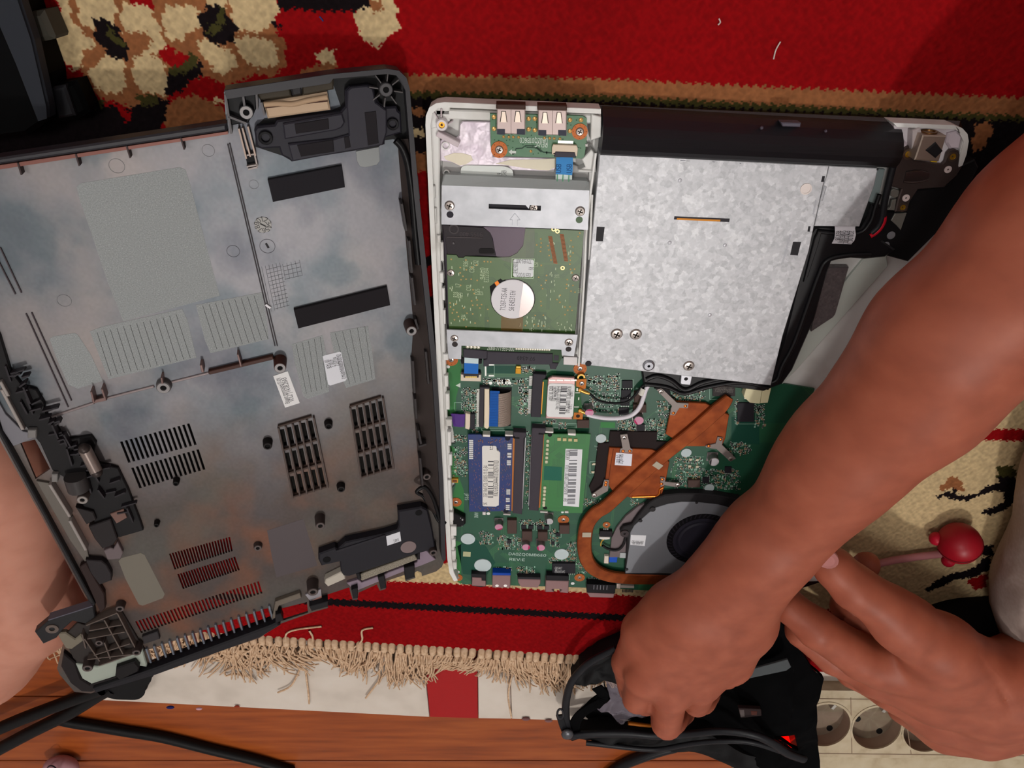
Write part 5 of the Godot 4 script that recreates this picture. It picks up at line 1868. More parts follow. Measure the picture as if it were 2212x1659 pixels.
	m.strip(cv.map(func(q): return q - Vector3(0, 0.0024, 0)), wd, 0.0024, 0.0006)
	var hpipe := part("heat_pipe", m, copper, t, "flat curved copper pipe")
	for a in [[262, 858, 100, 70, 0.0], [1110, 30, 105, 75, 0.65]]:
		var q := pt(a[0], a[1], hp)
		m = MB.new()
		m.box(q.x, q.z, wl(a[2], a[0], a[1]), wl(a[3], a[0], a[1]), hp - 0.0002, hp + 0.0002, a[4])
		part("tape_patch", m, mat(180, 170, 152, 0.6), hpipe)
	# fan
	block("fan_duct_film", [1010, 470, 880, 520, 730, 640, 620, 780, 560, 900, 545, 1040, 530, 1130, 760, 1130, 800, 850, 950, 640, 1080, 540], BC, BC + 0.0020, mat(116, 104, 106, 0.35), t, 0.0003, "grey film")
	var hf := BC + 0.0056
	var rim := [1080, 430, 1200, 385, 1380, 366, 1600, 368, 1800, 385, 2100, 440, 2250, 560, 2350, 900, 2300, 1200, 2100, 1380, 720, 1330, 735, 1100, 745, 900, 680, 870, 660, 820, 700, 765, 800, 740, 870, 640, 960, 530, 1020, 470]
	var housing := block("fan_housing", rim, BC - 0.001, hf - 0.0006, mat(38, 36, 38, 0.55), t, 0.0006, "black fan frame")
	block("fan_plate", [725, 1318, 745, 1180, 770, 1000, 785, 830, 830, 750, 900, 690, 1000, 600, 1090, 535, 1240, 490, 1400, 466, 1560, 470, 1830, 500, 2050, 560, 2200, 700, 2250, 950, 2150, 1250, 1900, 1360, 1200, 1320], hf - 0.001, hf, mat(132, 134, 140, 0.42, 0.25), t, 0.0002, "grey fan cover plate")
	var fc := pt(1622, 912, hf)
	var fR := wl(405, 1622, 912, hf)
	m = MB.new()
	m.disc(fc, fR, hf - 0.0002, hf + 0.00006, 0, 48)
	part("fan_opening", m, mat(14, 12, 16, 0.8), t)
	for i in 44:
		m = MB.new()
		var a := TAU * i / 44
		var d := Vector2(cos(a), sin(a))
		m.box(fc.x + d.x * fR * 0.92, fc.z + d.y * fR * 0.92, fR * 0.15, 0.0007, hf - 0.0006, hf + 0.0003, a + 0.5)
		part("fan_blade", m, mat(40, 36, 44, 0.5), t)
	m = MB.new()
	m.lathe([Vector2(fR * 0.82, hf), Vector2(fR * 0.82, hf + 0.0004), Vector2(fR * 0.74, hf + 0.0007), Vector2(fR * 0.66, hf + 0.0002), Vector2(fR * 0.6, hf + 0.0008), Vector2(0, hf + 0.001)], Vector3(fc.x, 0, fc.z), 40)
	part("fan_hub", m, mat(44, 42, 52, 0.35), t)
	for a in [[1050, 555, 34], [905, 690, 22], [1575, 475, 16], [740, 1270, 20]]:
		m = MB.new()
		m.disc(pt(a[0], a[1], hf), wl(a[2], a[0], a[1]), hf - 0.001, hf + 0.0003, 0.0001, 12)
		part("frame_clip", m, mat(44, 42, 44, 0.5), housing)
	var ear := pt(715, 845, hf)
	m = MB.new()
	m.ring(ear, 0.0008, wl(50, 715, 845), hf - 0.002, hf + 0.0002, 18)
	part("screw_ear", m, mat(62, 54, 56, 0.45), housing)
	m = MB.new()
	m.slab(pl([790, 858, 972, 866, 955, 992, 782, 978], hf + 0.0001), hf, hf + 0.00015)
	var fl := part("fan_label", m, mat(222, 222, 226, 0.5), t, "small white label on the fan")
	words("023.10006.0001", 800, 942, 940, 950, 0.0005, hf + 0.0002, mat(50, 50, 54), fl)
	words("00B  SUNON  DS", 812, 958, 930, 966, 0.0005, hf + 0.0002, mat(50, 50, 54), fl)
	block("silver_tab", [660, 1078, 740, 1080, 730, 1140, 655, 1135], BC, BC + 0.0030, mat(180, 184, 186, 0.4, 0.3), t)
	# fan wire and plug
	m = MB.new()
	m.tube(curve(p3([735, 860, 712, 940, 690, 990, 640, 1035, 570, 1040, 500, 1018, 452, 985], BC + 0.003), 5), 0.0009, 8)
	var wr := part("fan_wire", m, mat(30, 28, 30, 0.5), t)
	m = MB.new()
	m.tube(curve(p3([430, 990, 432, 960, 445, 930, 466, 915], BC + 0.0026), 4), 0.0004, 6)
	part("yellow_wire", m, mat(206, 160, 60, 0.5), wr)
	var pl_ := block("fan_plug", [412, 886, 540, 890, 538, 912, 500, 918, 450, 918, 412, 908], BC, BC + 0.0030, mat(222, 216, 208, 0.5), t)
	block("plug_body", [420, 815, 570, 820, 565, 885, 415, 882], BC, BC + 0.0024, mat(36, 32, 34), pl_)
	m = MB.new()
	for x in [465, 488, 510]:
		var q := pt(x, 795, BC)
		m.box(q.x, q.z, 0.0006, 0.0030, BC, BC + 0.0010)
	part("contact_pins", m, mat(226, 222, 214, 0.4, 0.3), pl_)
	var bs := block("ribbon_latch", [475, 1112, 525, 1115, 522, 1205, 468, 1200], BC, BC + 0.0022, mat(224, 210, 196, 0.5), t)
	block("blue_ribbon_end", [535, 1108, 632, 1112, 622, 1192, 530, 1188], BC, BC + 0.0018, mat(30, 84, 190, 0.45), t)

# ---------------------------------------------------------------- hinge corner, power jack and the cable channel
func hinge_corner() -> void:
	fr = Transform3D()
	full()
	var black := mat(18, 17, 20, 0.4, 0, {"metallic_specular": 0.4})
	var t := thing("cable_guide", "black plastic channel holding cables around the right and lower edges of the optical drive", "cable guide", pt(1740, 640, 0.009))
	block("channel", [1751, 505, 1760, 492, 1775, 489, 1860, 494, 1874, 470, 1884, 442, 1912, 452, 1906, 520, 1935, 540, 1912, 556, 1868, 560, 1812, 556, 1796, 566, 1786, 590, 1760, 690, 1712, 800, 1690, 830, 1650, 846, 1560, 835, 1504, 845, 1480, 848, 1430, 834, 1392, 838, 1386, 800, 1410, 796, 1660, 834, 1692, 740, 1740, 545], 0.0095, 0.0165, black, t, 0.0008)
	var m := MB.new()
	m.tube(curve(p3([1765, 500, 1850, 505, 1880, 480, 1890, 450, 1900, 420], 0.017), 4), 0.0011, 8)
	part("edge_bead", m, black, t)
	m = MB.new()
	m.tube(curve(p3([1396, 820, 1420, 812, 1450, 822, 1480, 842, 1520, 826, 1580, 816, 1640, 828, 1676, 822, 1690, 790, 1716, 740, 1745, 660, 1770, 590, 1788, 562, 1830, 552, 1880, 550], 0.0170), 5), 0.0013, 8)
	part("bundled_cable", m, black, t)
	m = MB.new()
	m.tube(curve(p3([1392, 830, 1440, 836, 1478, 850, 1530, 836, 1600, 826, 1660, 838], 0.0168), 5), 0.0012, 8)
	part("bundled_cable", m, black, t)
	block("inner_wall", [1760, 515, 1768, 500, 1776, 500, 1768, 530, 1745, 600, 1736, 610], 0.0160, 0.0180, black, t, 0.0004)
	# label wrapped over the channel
	view(1680, 240, 480)
	var lt := thing("cable_label", "white printed paper label wrapped over the black cable channel", "label", pt(680, 1170, 0.018))
	m = MB.new()
	var prev := []
	var rows := [[605, 1012, 812, 1026, 0.0172], [585, 1080, 790, 1092, 0.0176], [570, 1150, 770, 1165, 0.0184], [572, 1220, 778, 1235, 0.0188], [566, 1270, 765, 1285, 0.0184], [540, 1318, 732, 1326, 0.0174]]
	for a in rows:
		var q := [pt(a[0], a[1], a[4]), pt(a[2], a[3], a[4])]
		if prev:
			m.quad(prev[0], q[0], q[1], prev[1])
			m.quad(prev[1] - Vector3(0, 0.0003, 0), q[1] - Vector3(0, 0.0003, 0), q[0] - Vector3(0, 0.0003, 0), prev[0] - Vector3(0, 0.0003, 0))
			m.quad(prev[1], q[1], q[1] - Vector3(0, 0.0003, 0), prev[1] - Vector3(0, 0.0003, 0))
		prev = q
	part("paper", m, mat(222, 218, 224, 0.5), lt)
	for a in [["REV:3B", 606, 1195, 594, 1285], ["SYME/yhy", 650, 1190, 632, 1310], ["P/N:DD0Z", 693, 1195, 672, 1315], ["ZQ0 DC i", 735, 1195, 716, 1318]]:
		words(a[0], a[1], a[2], a[3], a[4], 0.0011, 0.0191, mat(40, 40, 46), lt)
	# red wire
	m = MB.new()
	m.tube(curve(p3([1062, 1050, 1055, 1100, 1020, 1165, 970, 1215, 918, 1245], 0.0165), 5), 0.0012, 8)
	single("power_wire", m, mat(190, 20, 40, 0.4), "short red wire beside the black hinge bracket", "wire", pt(1000, 1150, 0.0165))
	m = MB.new()
	m.tube(curve(p3([1170, 470, 1140, 580, 1110, 700, 1075, 850, 1055, 960, 1040, 1060, 1000, 1150, 930, 1215], 0.0160), 5), 0.0017, 8)
	single("display_cable", m, mat(32, 31, 34, 0.4), "black cable running down beside the hinge bracket", "cable", pt(1100, 800, 0.016))
	# hinge
	t = thing("hinge", "dark metal hinge bracket with brass screw posts in the white corner", "hinge", pt(1500, 650, 0.014))
	var dark := mat(80, 68, 65, 0.35, 0.5)
	block("bracket", [1232, 420, 1245, 375, 1285, 348, 1330, 350, 1362, 378, 1368, 410, 1355, 490, 1640, 524, 1665, 500, 1685, 420, 1715, 385, 1760, 375, 1805, 395, 1826, 440, 1835, 560, 1790, 640, 1660, 760, 1400, 780, 1320, 900, 1290, 1000, 1170, 1005, 1200, 880, 1235, 780, 1132, 752, 1130, 690, 1190, 530], 0.0155, 0.0172, dark, t, 0.0005)
	for a in [[1295, 425, 52], [1737, 450, 48], [1240, 955, 42]]:
		m = MB.new()
		var p := pt(a[0], a[1], 0.0172)
		var q := wl(a[2], a[0], a[1])
		m.ring(p, q * 0.62, q, 0.0165, 0.0180, 20)
		part("post_collar", m, mat(120, 104, 92, 0.3, 0.8), t)
		m = MB.new()
		m.ring(p, q * 0.2, q * 0.64, 0.0168, 0.0177, 16)
		part("brass_insert", m, mat(206, 160, 50, 0.3, 0.75), t)
	for a in [[1693, 580, 34], [1275, 863, 34]]:
		m = MB.new()
		m.ring(pt(a[0], a[1], 0.0172), wl(a[2] * 0.25, a[0], a[1]), wl(a[2], a[0], a[1]), 0.0170, 0.0176, 18)
		part("white_rivet", m, mat(214, 196, 192, 0.4), t)
	m = MB.new()
	var oval := p3([1260, 655, 1340, 652, 1420, 650, 1500, 648], 0.0172)
	m.tube(oval, [0.0028, 0.0034, 0.0032, 0.0020], 12, 0.4)
	part("pressed_oval", m, mat(96, 84, 82, 0.22, 0.8), t)
	block("hinge_body", [1330, 800, 1500, 770, 1700, 730, 1835, 540, 1965, 480, 2000, 560, 1800, 1000, 1300, 1500, 1080, 1440, 880, 1470, 850, 1380, 920, 1250, 1050, 1120, 1080, 1000, 1180, 1010, 1290, 1005], 0.0090, 0.0150, mat(18, 17, 19, 0.5), t, 0.0006, "black plastic hinge body")
	for a in [[1170, 1020, 1285, 1015, 1225, 1185, 1185, 1140, 1130, 1090], [1125, 800, 1160, 772, 1210, 790, 1200, 850, 1165, 870, 1120, 840], [1140, 885, 1182, 880, 1165, 990, 1090, 985, 1120, 960]]:
		block("bare_metal", a, 0.0145, 0.0158, mat(150, 148, 140, 0.35, 0.6), t)
	for a in [[1130, 1238, 40], [985, 1338, 34], [1080, 1335, 34]]:
		m = MB.new()
		m.disc(pt(a[0], a[1], 0.0152), wl(a[2], a[0], a[1]), 0.0145, 0.0154, 0.0003, 12)
		part("plastic_stud", m, mat(120, 118, 122, 0.5), t)
	screw(pt(950, 1285, 0.0152), wl(26, 950, 1285), 0.0152, t)
	# power jack
	t = thing("power_jack", "square metal power jack beside the hinge in the corner of the base", "power jack", pt(1520, 380, 0.0146))
	var hj := 0.0255
	m = MB.new()
	m.slab(pl([1445, 242, 1682, 246, 1605, 505, 1362, 488], hj), 0.0146, hj, 0.0005)
	var jb := part("metal_case", m, mat(178, 162, 148, 0.35, 0.7), t)
	var jp := pt(1555, 200, 0.021)
	m = MB.new()
	var face_n := (pt(1445, 242, hj) + pt(1682, 246, hj)) / 2
	m.lathe([Vector2(0.0036, 0), Vector2(0.0036, 0.0006), Vector2(0.0026, 0.0006), Vector2(0.0024, -0.0002), Vector2(0, -0.0002)], Vector3(face_n.x, 0.0198, face_n.z - 0.0001), 20, Basis(Vector3.RIGHT, -PI / 2))
	part("socket_mouth", m, mat(120, 84, 50, 0.35, 0.7), jb)
	m = MB.new()
	m.slab(pl([1575, 308, 1648, 400, 1575, 472, 1474, 392], hj + 0.0006), hj - 0.001, hj + 0.0006, 0.0006)
	part("black_pad", m, mat(30, 28, 30, 0.6), jb)
	block("yellow_pin", [1535, 484, 1592, 488, 1588, 512, 1530, 508], hj - 0.004, hj - 0.0006, mat(214, 176, 30, 0.4), jb)
	for a in [[1345, 200, 1420, 170, 1440, 240, 1370, 400, 1335, 380]]:
		block("side_bracket", a, 0.0146, 0.0200, mat(206, 196, 196, 0.4, 0.2), t)

# ---------------------------------------------------------------- the black bottom cover, inside up
var shade := {}

func boss(x: float, y: float, rpx: float, high: float, under: Node3D, look: Material, top: Material, hole := 0.45) -> Node3D:
	var p := pt(x, y, high)
	var r := wl(rpx, x, y, high)
	var m := MB.new()
	m.lathe([Vector2(r * 1.12, 0.0), Vector2(r, high * 0.9), Vector2(r * 0.95, high), Vector2(r * 0.9, high)], Vector3(p.x, 0, p.z), 20)
	var o := part("screw_boss", m, look, under)
	m = MB.new()
	m.lathe([Vector2(r * 0.92, high - 0.0003), Vector2(r * 0.86, high + 0.0003), Vector2(r * hole, high + 0.0003), Vector2(r * hole * 0.9, high - 0.001)], Vector3(p.x, 0, p.z), 20)
	part("boss_rim", m, top, o)
	m = MB.new()
	m.disc(p, r * hole, high - 0.002, high - 0.0006, 0, 16)
	part("boss_hole", m, mat(10, 9, 10, 0.8), o)
	return o

func sheet(called: String, a: Array, h0: float, h1: float, look: Material, under: Node3D, bev := 0.0, label := "") -> MeshInstance3D:
	return block(called, a, h0, h1, look, under, bev, label)

func cover() -> void:
	var k := 0.25
	var nl := sqrt(1 + k * k)
	fr = Transform3D(Basis(Vector3(1, -k, 0) / nl, Vector3(k, 1, 0) / nl, Vector3(0, 0, 1)), Vector3(-0.04, 0.0095, 0))
	full()
	var t := thing("bottom_cover", "black laptop bottom cover lying inside up, grey coated inside with vents and screw bosses", "laptop cover", pt(480, 800, 0))
	# coated inside: stained grey spray, darker brown reflections painted in towards the vented end
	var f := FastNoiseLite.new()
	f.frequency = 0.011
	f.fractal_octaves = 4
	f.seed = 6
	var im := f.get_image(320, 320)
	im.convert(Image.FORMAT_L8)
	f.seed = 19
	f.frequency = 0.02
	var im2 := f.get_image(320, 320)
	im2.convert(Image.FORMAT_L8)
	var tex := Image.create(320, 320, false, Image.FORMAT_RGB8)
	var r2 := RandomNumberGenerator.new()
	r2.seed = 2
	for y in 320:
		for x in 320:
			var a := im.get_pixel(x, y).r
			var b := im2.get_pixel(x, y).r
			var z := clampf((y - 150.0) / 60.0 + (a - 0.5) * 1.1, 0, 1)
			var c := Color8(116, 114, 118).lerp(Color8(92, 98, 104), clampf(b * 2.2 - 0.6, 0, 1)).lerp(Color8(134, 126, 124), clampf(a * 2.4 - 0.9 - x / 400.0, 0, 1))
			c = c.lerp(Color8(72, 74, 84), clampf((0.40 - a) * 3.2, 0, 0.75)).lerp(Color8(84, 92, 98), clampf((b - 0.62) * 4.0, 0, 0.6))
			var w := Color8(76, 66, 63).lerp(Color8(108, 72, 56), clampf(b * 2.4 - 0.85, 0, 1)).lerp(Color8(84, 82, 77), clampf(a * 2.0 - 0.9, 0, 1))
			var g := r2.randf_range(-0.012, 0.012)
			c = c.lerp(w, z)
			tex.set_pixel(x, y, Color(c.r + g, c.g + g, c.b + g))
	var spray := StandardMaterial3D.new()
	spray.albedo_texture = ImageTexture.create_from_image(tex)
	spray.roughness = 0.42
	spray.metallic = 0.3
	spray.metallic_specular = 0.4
	var black := mat(22, 21, 24, 0.45, 0, {"metallic_specular": 0.4})
	var edge := mat(40, 38, 43, 0.45, 0, {"metallic_specular": 0.4})
	var brown := mat(70, 52, 48, 0.4, 0.2)
	var silver := mat(150, 146, 148, 0.35, 0.5)
	var m := MB.new()
	var out := pl([-308, 386, 489, 268, 484, 198, 711, 164, 836, 152, 860, 156, 875, 170, 882, 191, 902, 420, 940, 780, 955, 1042, 960, 1206], -0.001)
	view(420, 1060, 560)
	out.append_array(pl([2110, 640, 2060, 680, 1940, 720, 1935, 690, 1900, 675, 1865, 700, 1885, 735, 1800, 765, 1790, 710, 1640, 760, 1630, 830, 1580, 845, 1555, 790, 1400, 860, 1390, 920, 1350, 925, 1330, 860, 1320, 815, 1120, 880, 1140, 990, 1000, 1030, 720, 1130, 640, 1190], -0.001))
	full()
	out.append_array(pl([560, 1376, 197, 1495, 162, 1492, 130, 1455, 124, 1441, 135, 1395, 160, 1360, 190, 1335, 202, 1310, 184, 1286, 95, 1120, 0, 947], -0.001))
	m.slab(out, -0.0016, 0.0, 0, true)
	var bx := pt(-308, 386)
	var floor_node := CSGMesh3D.new()
	floor_node.name = "coated_floor"
	floor_node.mesh = m.mesh(org)
	# what is cut out of it
	var cut := MB.new()
	var slot := func(x0: float, y0: float, x1: float, y1: float, w: float) -> void:
		var a := pt(x0, y0, 0)
		var b := pt(x1, y1, 0)
		cut.box((a.x + b.x) / 2, (a.z + b.z) / 2, a.distance_to(b), w, -0.004, 0.003, atan2(b.z - a.z, b.x - a.x))
	view(0, 640, 640)
	for i in 15:
		slot.call(905 + i * 35.7, 1085 - i * 9.6, 967 + i * 35.2, 1242 - i * 9.4, 0.0013)
		slot.call(988 + i * 34.8, 1280 - i * 9.7, 1050 + i * 33.9, 1432 - i * 9.8, 0.0013)
	full()
	for i in 22:
		var q := i / 21.0
		slot.call(lerpf(367, 495, q), lerpf(1196, 1160, q), lerpf(379, 501, q), lerpf(1230, 1191, q), 0.0010)
		slot.call(lerpf(385, 506, q), lerpf(1240, 1203, q), lerpf(397, 516, q), lerpf(1272, 1232, q), 0.0011)
	for i in 36:
		var q := i / 35.0
		slot.call(lerpf(294, 557, q), lerpf(1342, 1256, q), lerpf(307, 565, q), lerpf(1367, 1282, q), 0.0012)
	for i in 16:
		var q := i / 15.0
		slot.call(lerpf(324, 573, q), lerpf(1402, 1315, q), lerpf(334, 581, q), lerpf(1428, 1340, q), 0.0032)
	view(480, 760, 480)
	for g in [[570, 760, 322, -98, 145, 700], [1285, 560, 300, -92, 108, 705]]:
		for row in 3:
			for col in 5:
				var u: float = (col + 0.32) / 4.6
				var v0 := row / 3.0 + 0.025
				var v1 := row / 3.0 + 0.27
				var sx: float = g[0] + g[2] * u
				var sy: float = g[1] + g[3] * u
				slot.call(sx + g[4] * v0, sy + g[5] * v0, sx + g[4] * v1, sy + g[5] * v1, 0.0021)
	var holes := []
	view(420, 1060, 560)
	holes.append(pl([740, 1005, 960, 950, 970, 1040, 750, 1110], 0))
	view(0, 640, 640)
	holes.append(pl([150, 1095, 262, 1070, 375, 1290, 265, 1365], 0))
	for hpoly in holes:
		cut.slab(hpoly, -0.004, 0.003, 0, true)
	var cutter := CSGMesh3D.new()
	cutter.name = "vent_slots"
	cutter.mesh = cut.mesh(org)
	cutter.operation = CSGShape3D.OPERATION_SUBTRACTION
	floor_node.add_child(cutter)
	t.add_child(floor_node)
	await get_tree().process_frame
	var baked := floor_node.bake_static_mesh()
	t.remove_child(floor_node)
	floor_node.free()
	# lay the coating over it
	var am := ArrayMesh.new()
	for s in baked.get_surface_count():
		var arr := baked.surface_get_arrays(s)
		var uv := PackedVector2Array()
		for q in arr[Mesh.ARRAY_VERTEX]:
			uv.append(Vector2((q.x + org.x - bx.x) / 0.33, (q.z + org.z - bx.z + 0.06) / 0.40))
		arr[Mesh.ARRAY_TEX_UV] = uv
		am.add_surface_from_arrays(Mesh.PRIMITIVE_TRIANGLES, arr)
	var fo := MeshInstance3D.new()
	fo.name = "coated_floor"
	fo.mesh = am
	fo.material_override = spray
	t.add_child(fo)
	full()
	# mesh backing behind the vents, and the raised frames of the two square ones
	view(0, 640, 640)
	sheet("vent_backing", [870, 1060, 1400, 915, 1560, 1310, 1040, 1460], -0.0040, -0.0030, mat(16, 14, 14, 0.9), t)
	view(480, 760, 480)
	for g in [[570, 760, 322, -98, 145, 700], [1285, 560, 300, -92, 108, 705]]:
		sheet("vent_backing", [g[0] - 20, g[1] - 20, g[0] + g[2] + 20, g[1] + g[3] - 20, g[0] + g[2] + g[4] + 30, g[1] + g[3] + g[5] + 10, g[0] + g[4] - 10, g[1] + g[5] + 30], -0.0040, -0.0030, mat(30, 28, 26, 0.9), t)
		for col in 6:
			var u: float = (col - 0.15) / 4.6
			var sx: float = g[0] + g[2] * u
			var sy: float = g[1] + g[3] * u
			m = MB.new()
			bar(m, sx, sy, sx + g[4], sy + g[5], 0.0010, 0, 0.0022, 0.0002)
			part("vent_rib", m, mat(82, 70, 66, 0.5, 0.1), t)
		for row in 4:
			var v: float = row / 3.0 - 0.02
			var sx: float = g[0] + g[4] * v
			var sy: float = g[1] + g[5] * v
			m = MB.new()
			bar(m, sx - 10, sy + 3, sx + g[2], sy + g[3], 0.0012, 0, 0.0018, 0.0002)
			part("vent_rib", m, mat(66, 52, 46, 0.5, 0.1), t)
	full()
	# rims
	sheet("top_rim", [-300, 385, 0, 341, 489, 267, 490, 283, 0, 355, -300, 399], -0.002, 0.007, edge, t, 0.0008)
	sheet("edge_film", [-300, 401, 0, 357, 492, 284, 493, 290, 0, 366, -300, 410], 0.0, 0.004, mat(120, 78, 70, 0.4, 0.2), t, 0.0008)
	m = MB.new()
	for x in [38, 163, 273, 390]:
		bar(m, x, 352 - (x - 38) * 0.155, x + 8, 378 - (x - 38) * 0.155, 0.0006, 0, 0.0046)
	part("film_tick", m, mat(60, 46, 46, 0.5), t)
	sheet("outer_rim", [484, 196, 711, 161, 836, 149, 862, 153, 878, 168, 885, 191, 905, 420, 943, 780, 958, 1042, 963, 1208, 958, 1214, 954, 1206, 949, 1042, 932, 780, 894, 420, 876, 196, 869, 176, 856, 163, 836, 160, 720, 170, 712, 180, 490, 214], -0.002, 0.0095, edge, t, 0.0012, "black outer rim")
	sheet("left_rim", [-300, 404, 0, 947, 95, 1120, 184, 1286, 200, 1312, 206, 1306, 190, 1278, 102, 1116, 8, 944, -288, 404], -0.002, 0.004, black, t, 0.0005)
	# sloped inner wall along the right
	m = MB.new()
	var wa := p3([858, 300, 868, 420, 880, 560, 893, 700, 888, 780, 893, 880, 902, 980, 915, 1080, 925, 1100], 0.0002)
	var wb := p3([882, 300, 893, 420, 908, 560, 926, 700, 932, 780, 938, 880, 945, 980, 950, 1080, 953, 1120], 0.0065)
	for i in wa.size() - 1:
		m.quad(wa[i], wa[i + 1], wb[i + 1], wb[i])
		m.quad(wb[i], wb[i + 1], wb[i + 1] - Vector3(0, 0.006, 0), wb[i] - Vector3(0, 0.006, 0))
	part("sloped_wall", m, mat(56, 48, 46, 0.45, 0.1), t)
	var rr := RandomNumberGenerator.new()
	rr.seed = 11
	for a in [[868, 440, 878, 500], [884, 520, 890, 590], [890, 600, 897, 660], [897, 690, 903, 712], [892, 780, 896, 850], [897, 862, 900, 905], [904, 930, 910, 960], [905, 965, 922, 960], [908, 990, 914, 1060], [920, 760, 926, 830], [908, 470, 914, 540], [900, 380, 905, 430]]:
		m = MB.new()
		bar(m, a[0], a[1], a[2], a[3], 0.0013, 0.0, rr.randf_range(0.006, 0.0088), 0.0002)
		part("wall_clip", m, mat(52, 47, 48, 0.4), t)
	m = MB.new()
	m.tube(curve(p3([855, 303, 868, 318, 880, 350, 888, 400, 893, 450, 897, 500, 904, 570], 0.007), 5), 0.0018, 8)
	part("speaker_wire", m, mat(14, 13, 15, 0.4), t)
	m = MB.new()
	m.tube(curve(p3([912, 1070, 900, 1062, 918, 1052, 935, 1075, 945, 1105, 950, 1122, 962, 1130], 0.008), 5), 0.0012, 8)
	part("speaker_wire", m, mat(14, 13, 15, 0.4), t)
	# rougher patches with cut lines
	var patch := tri_mat("patch", noise_tex(0.3, [[0.0, Color8(120, 123, 124)], [0.6, Color8(142, 145, 145)], [0.85, Color8(154, 157, 157)], [1.0, Color8(198, 200, 200)]], 256, 41, 3), 18.0, 0.6, 0.15)
	view(0, 260, 640)
	sheet("rough_patch", [572, 500, 600, 470, 1340, 350, 1385, 370, 1420, 480, 1530, 900, 1640, 1310, 920, 1500, 800, 1200, 680, 840, 590, 580], -0.0002, 0.0001, patch, t)
	var lines := MB.new()
	view(0, 640, 640)
	for a in [[[370, 315, 400, 300, 555, 274, 580, 285, 680, 440, 768, 632, 580, 690, 510, 660, 420, 460], 0, 0, 0, 0, 0], [[670, 262, 760, 228, 1360, 95, 1400, 180, 1466, 458, 812, 620, 770, 520], 700, 275, 1340, 130, 13], [[1462, 66, 1700, 20, 1955, -30, 1990, 160, 2005, 320, 1572, 425, 1530, 330], 1490, 75, 1920, -10, 9]]:
		sheet("rough_patch", a[0], -0.0002, 0.0001, patch, t)
		for i in a[5]:
			var q: float = (i + 0.5) / a[5]
			var x: float = lerpf(a[1], a[3], q)
			var y: float = lerpf(a[2], a[4], q)
			bar(lines, x, y, x + 105, y + 325, 0.00022, 0.00005, 0.00013)
	full()
	sheet("rough_patch", [630, 744, 697, 724, 704, 760, 711, 846, 664, 862, 655, 856, 636, 782], -0.0002, 0.0001, patch, t)
	sheet("rough_patch", [712, 719, 795, 704, 804, 760, 811, 819, 748, 838, 730, 800], -0.0002, 0.0001, patch, t)
	for i in 5:
		bar(lines, 640 + i * 13, 744 - i * 4, 662 + i * 11, 850 - i * 3, 0.0002, 0.00005, 0.00013)
		bar(lines, 724 + i * 16, 720 - i * 4, 756 + i * 12, 830 - i * 3, 0.0002, 0.00005, 0.00013)
	view(0, 1060, 480)
	sheet("rough_patch", [1180, 700, 1210, 670, 1400, 620, 1440, 640, 1640, 1030, 1620, 1070, 1420, 1145, 1380, 1130, 1250, 880], -0.0002, 0.0001, mat(112, 106, 96, 0.5, 0.15), t)
	view(420, 1060, 560)
	sheet("smooth_patch", [620, 340, 930, 240, 1050, 640, 700, 740, 660, 560], -0.0002, 0.00008, mat(84, 76, 78, 0.4, 0.25), t)
	part("cut_lines", lines, mat(62, 64, 64, 0.7), t)
	# engraved grid, rings
	view(480, 420, 480)
	m = MB.new()
	for i in 6:
		bar(m, 392 + i * 36, 718 - i * 8, 490 + i * 32, 1165 - i * 10, 0.00018, 0, 0.00007)
	for i in 11:
		bar(m, 440 + i * 9, 750 + i * 39, 590 + i * 8, 712 + i * 39, 0.00016, 0, 0.00007)
	for i in 5:
		bar(m, 600 + i * 42, 692 - i * 10, 630 + i * 42, 850 - i * 10, 0.00018, 0, 0.00007)
	for i in 4:
		bar(m, 605 + i * 6, 720 + i * 42, 770 + i * 8, 680 + i * 42, 0.00016, 0, 0.00007)
	part("engraved_grid", m, mat(72, 72, 76, 0.6), t)
	for a in [[110, 565, 66], [450, 515, 78]]:
		m = MB.new()
		m.ring(pt(a[0], a[1]), wl(a[2] * 0.94, a[0], a[1]), wl(a[2], a[0], a[1]), 0, 0.00015, 32)
		part("moulded_ring", m, mat(78, 76, 84, 0.5), t)
	m = MB.new()
	var dw := pt(406, 303, 0.0002)
	var dr := wl(84, 406, 303)
	m.disc(dw, dr, 0, 0.0003, 0, 32)
	var wheel := part("date_wheel", m, mat(158, 156, 152, 0.5, 0.1), t, "pale date wheel")
	m = MB.new()
	m.box(dw.x, dw.z, dr * 0.75, dr * 0.14, 0.0002, 0.0005, 0.6)
	part("pointer", m, mat(50, 48, 50, 0.6), wheel)
	for i in 10:
		var a := TAU * i / 10 - 0.3
		letters(str((i + 3) % 10), 0.0011, mat(60, 58, 60), wheel, Vector3(dw.x + cos(a) * dr * 0.72, 0.00035, dw.z + sin(a) * dr * 0.72), a + PI / 2)
	m = MB.new()
	bar(m, 435, 490, 462, 535, 0.0009, 0, 0.0004)
	part("pointer", m, mat(44, 42, 44, 0.6), t)
	view(0, 260, 640)
	for a in [[872, 340, 60], [1555, 225, 48], [480, 1345, 55], [1895, 478, 36]]:
		m = MB.new()
		m.ring(pt(a[0], a[1]), wl(a[2] * 0.95, a[0], a[1]), wl(a[2], a[0], a[1]), 0, 0.00012, 32)
		part("moulded_ring", m, mat(98, 96, 98, 0.5), t)
	# ribs
	full()
	m = MB.new()
	for a in [[492, 312, 594, 748], [496, 310, 599, 748]]:
		bar(m, a[0], a[1], a[2], a[3], 0.0005, 0, 0.0008)
	part("long_rib", m, mat(52, 46, 50, 0.5), t)
	m = MB.new()
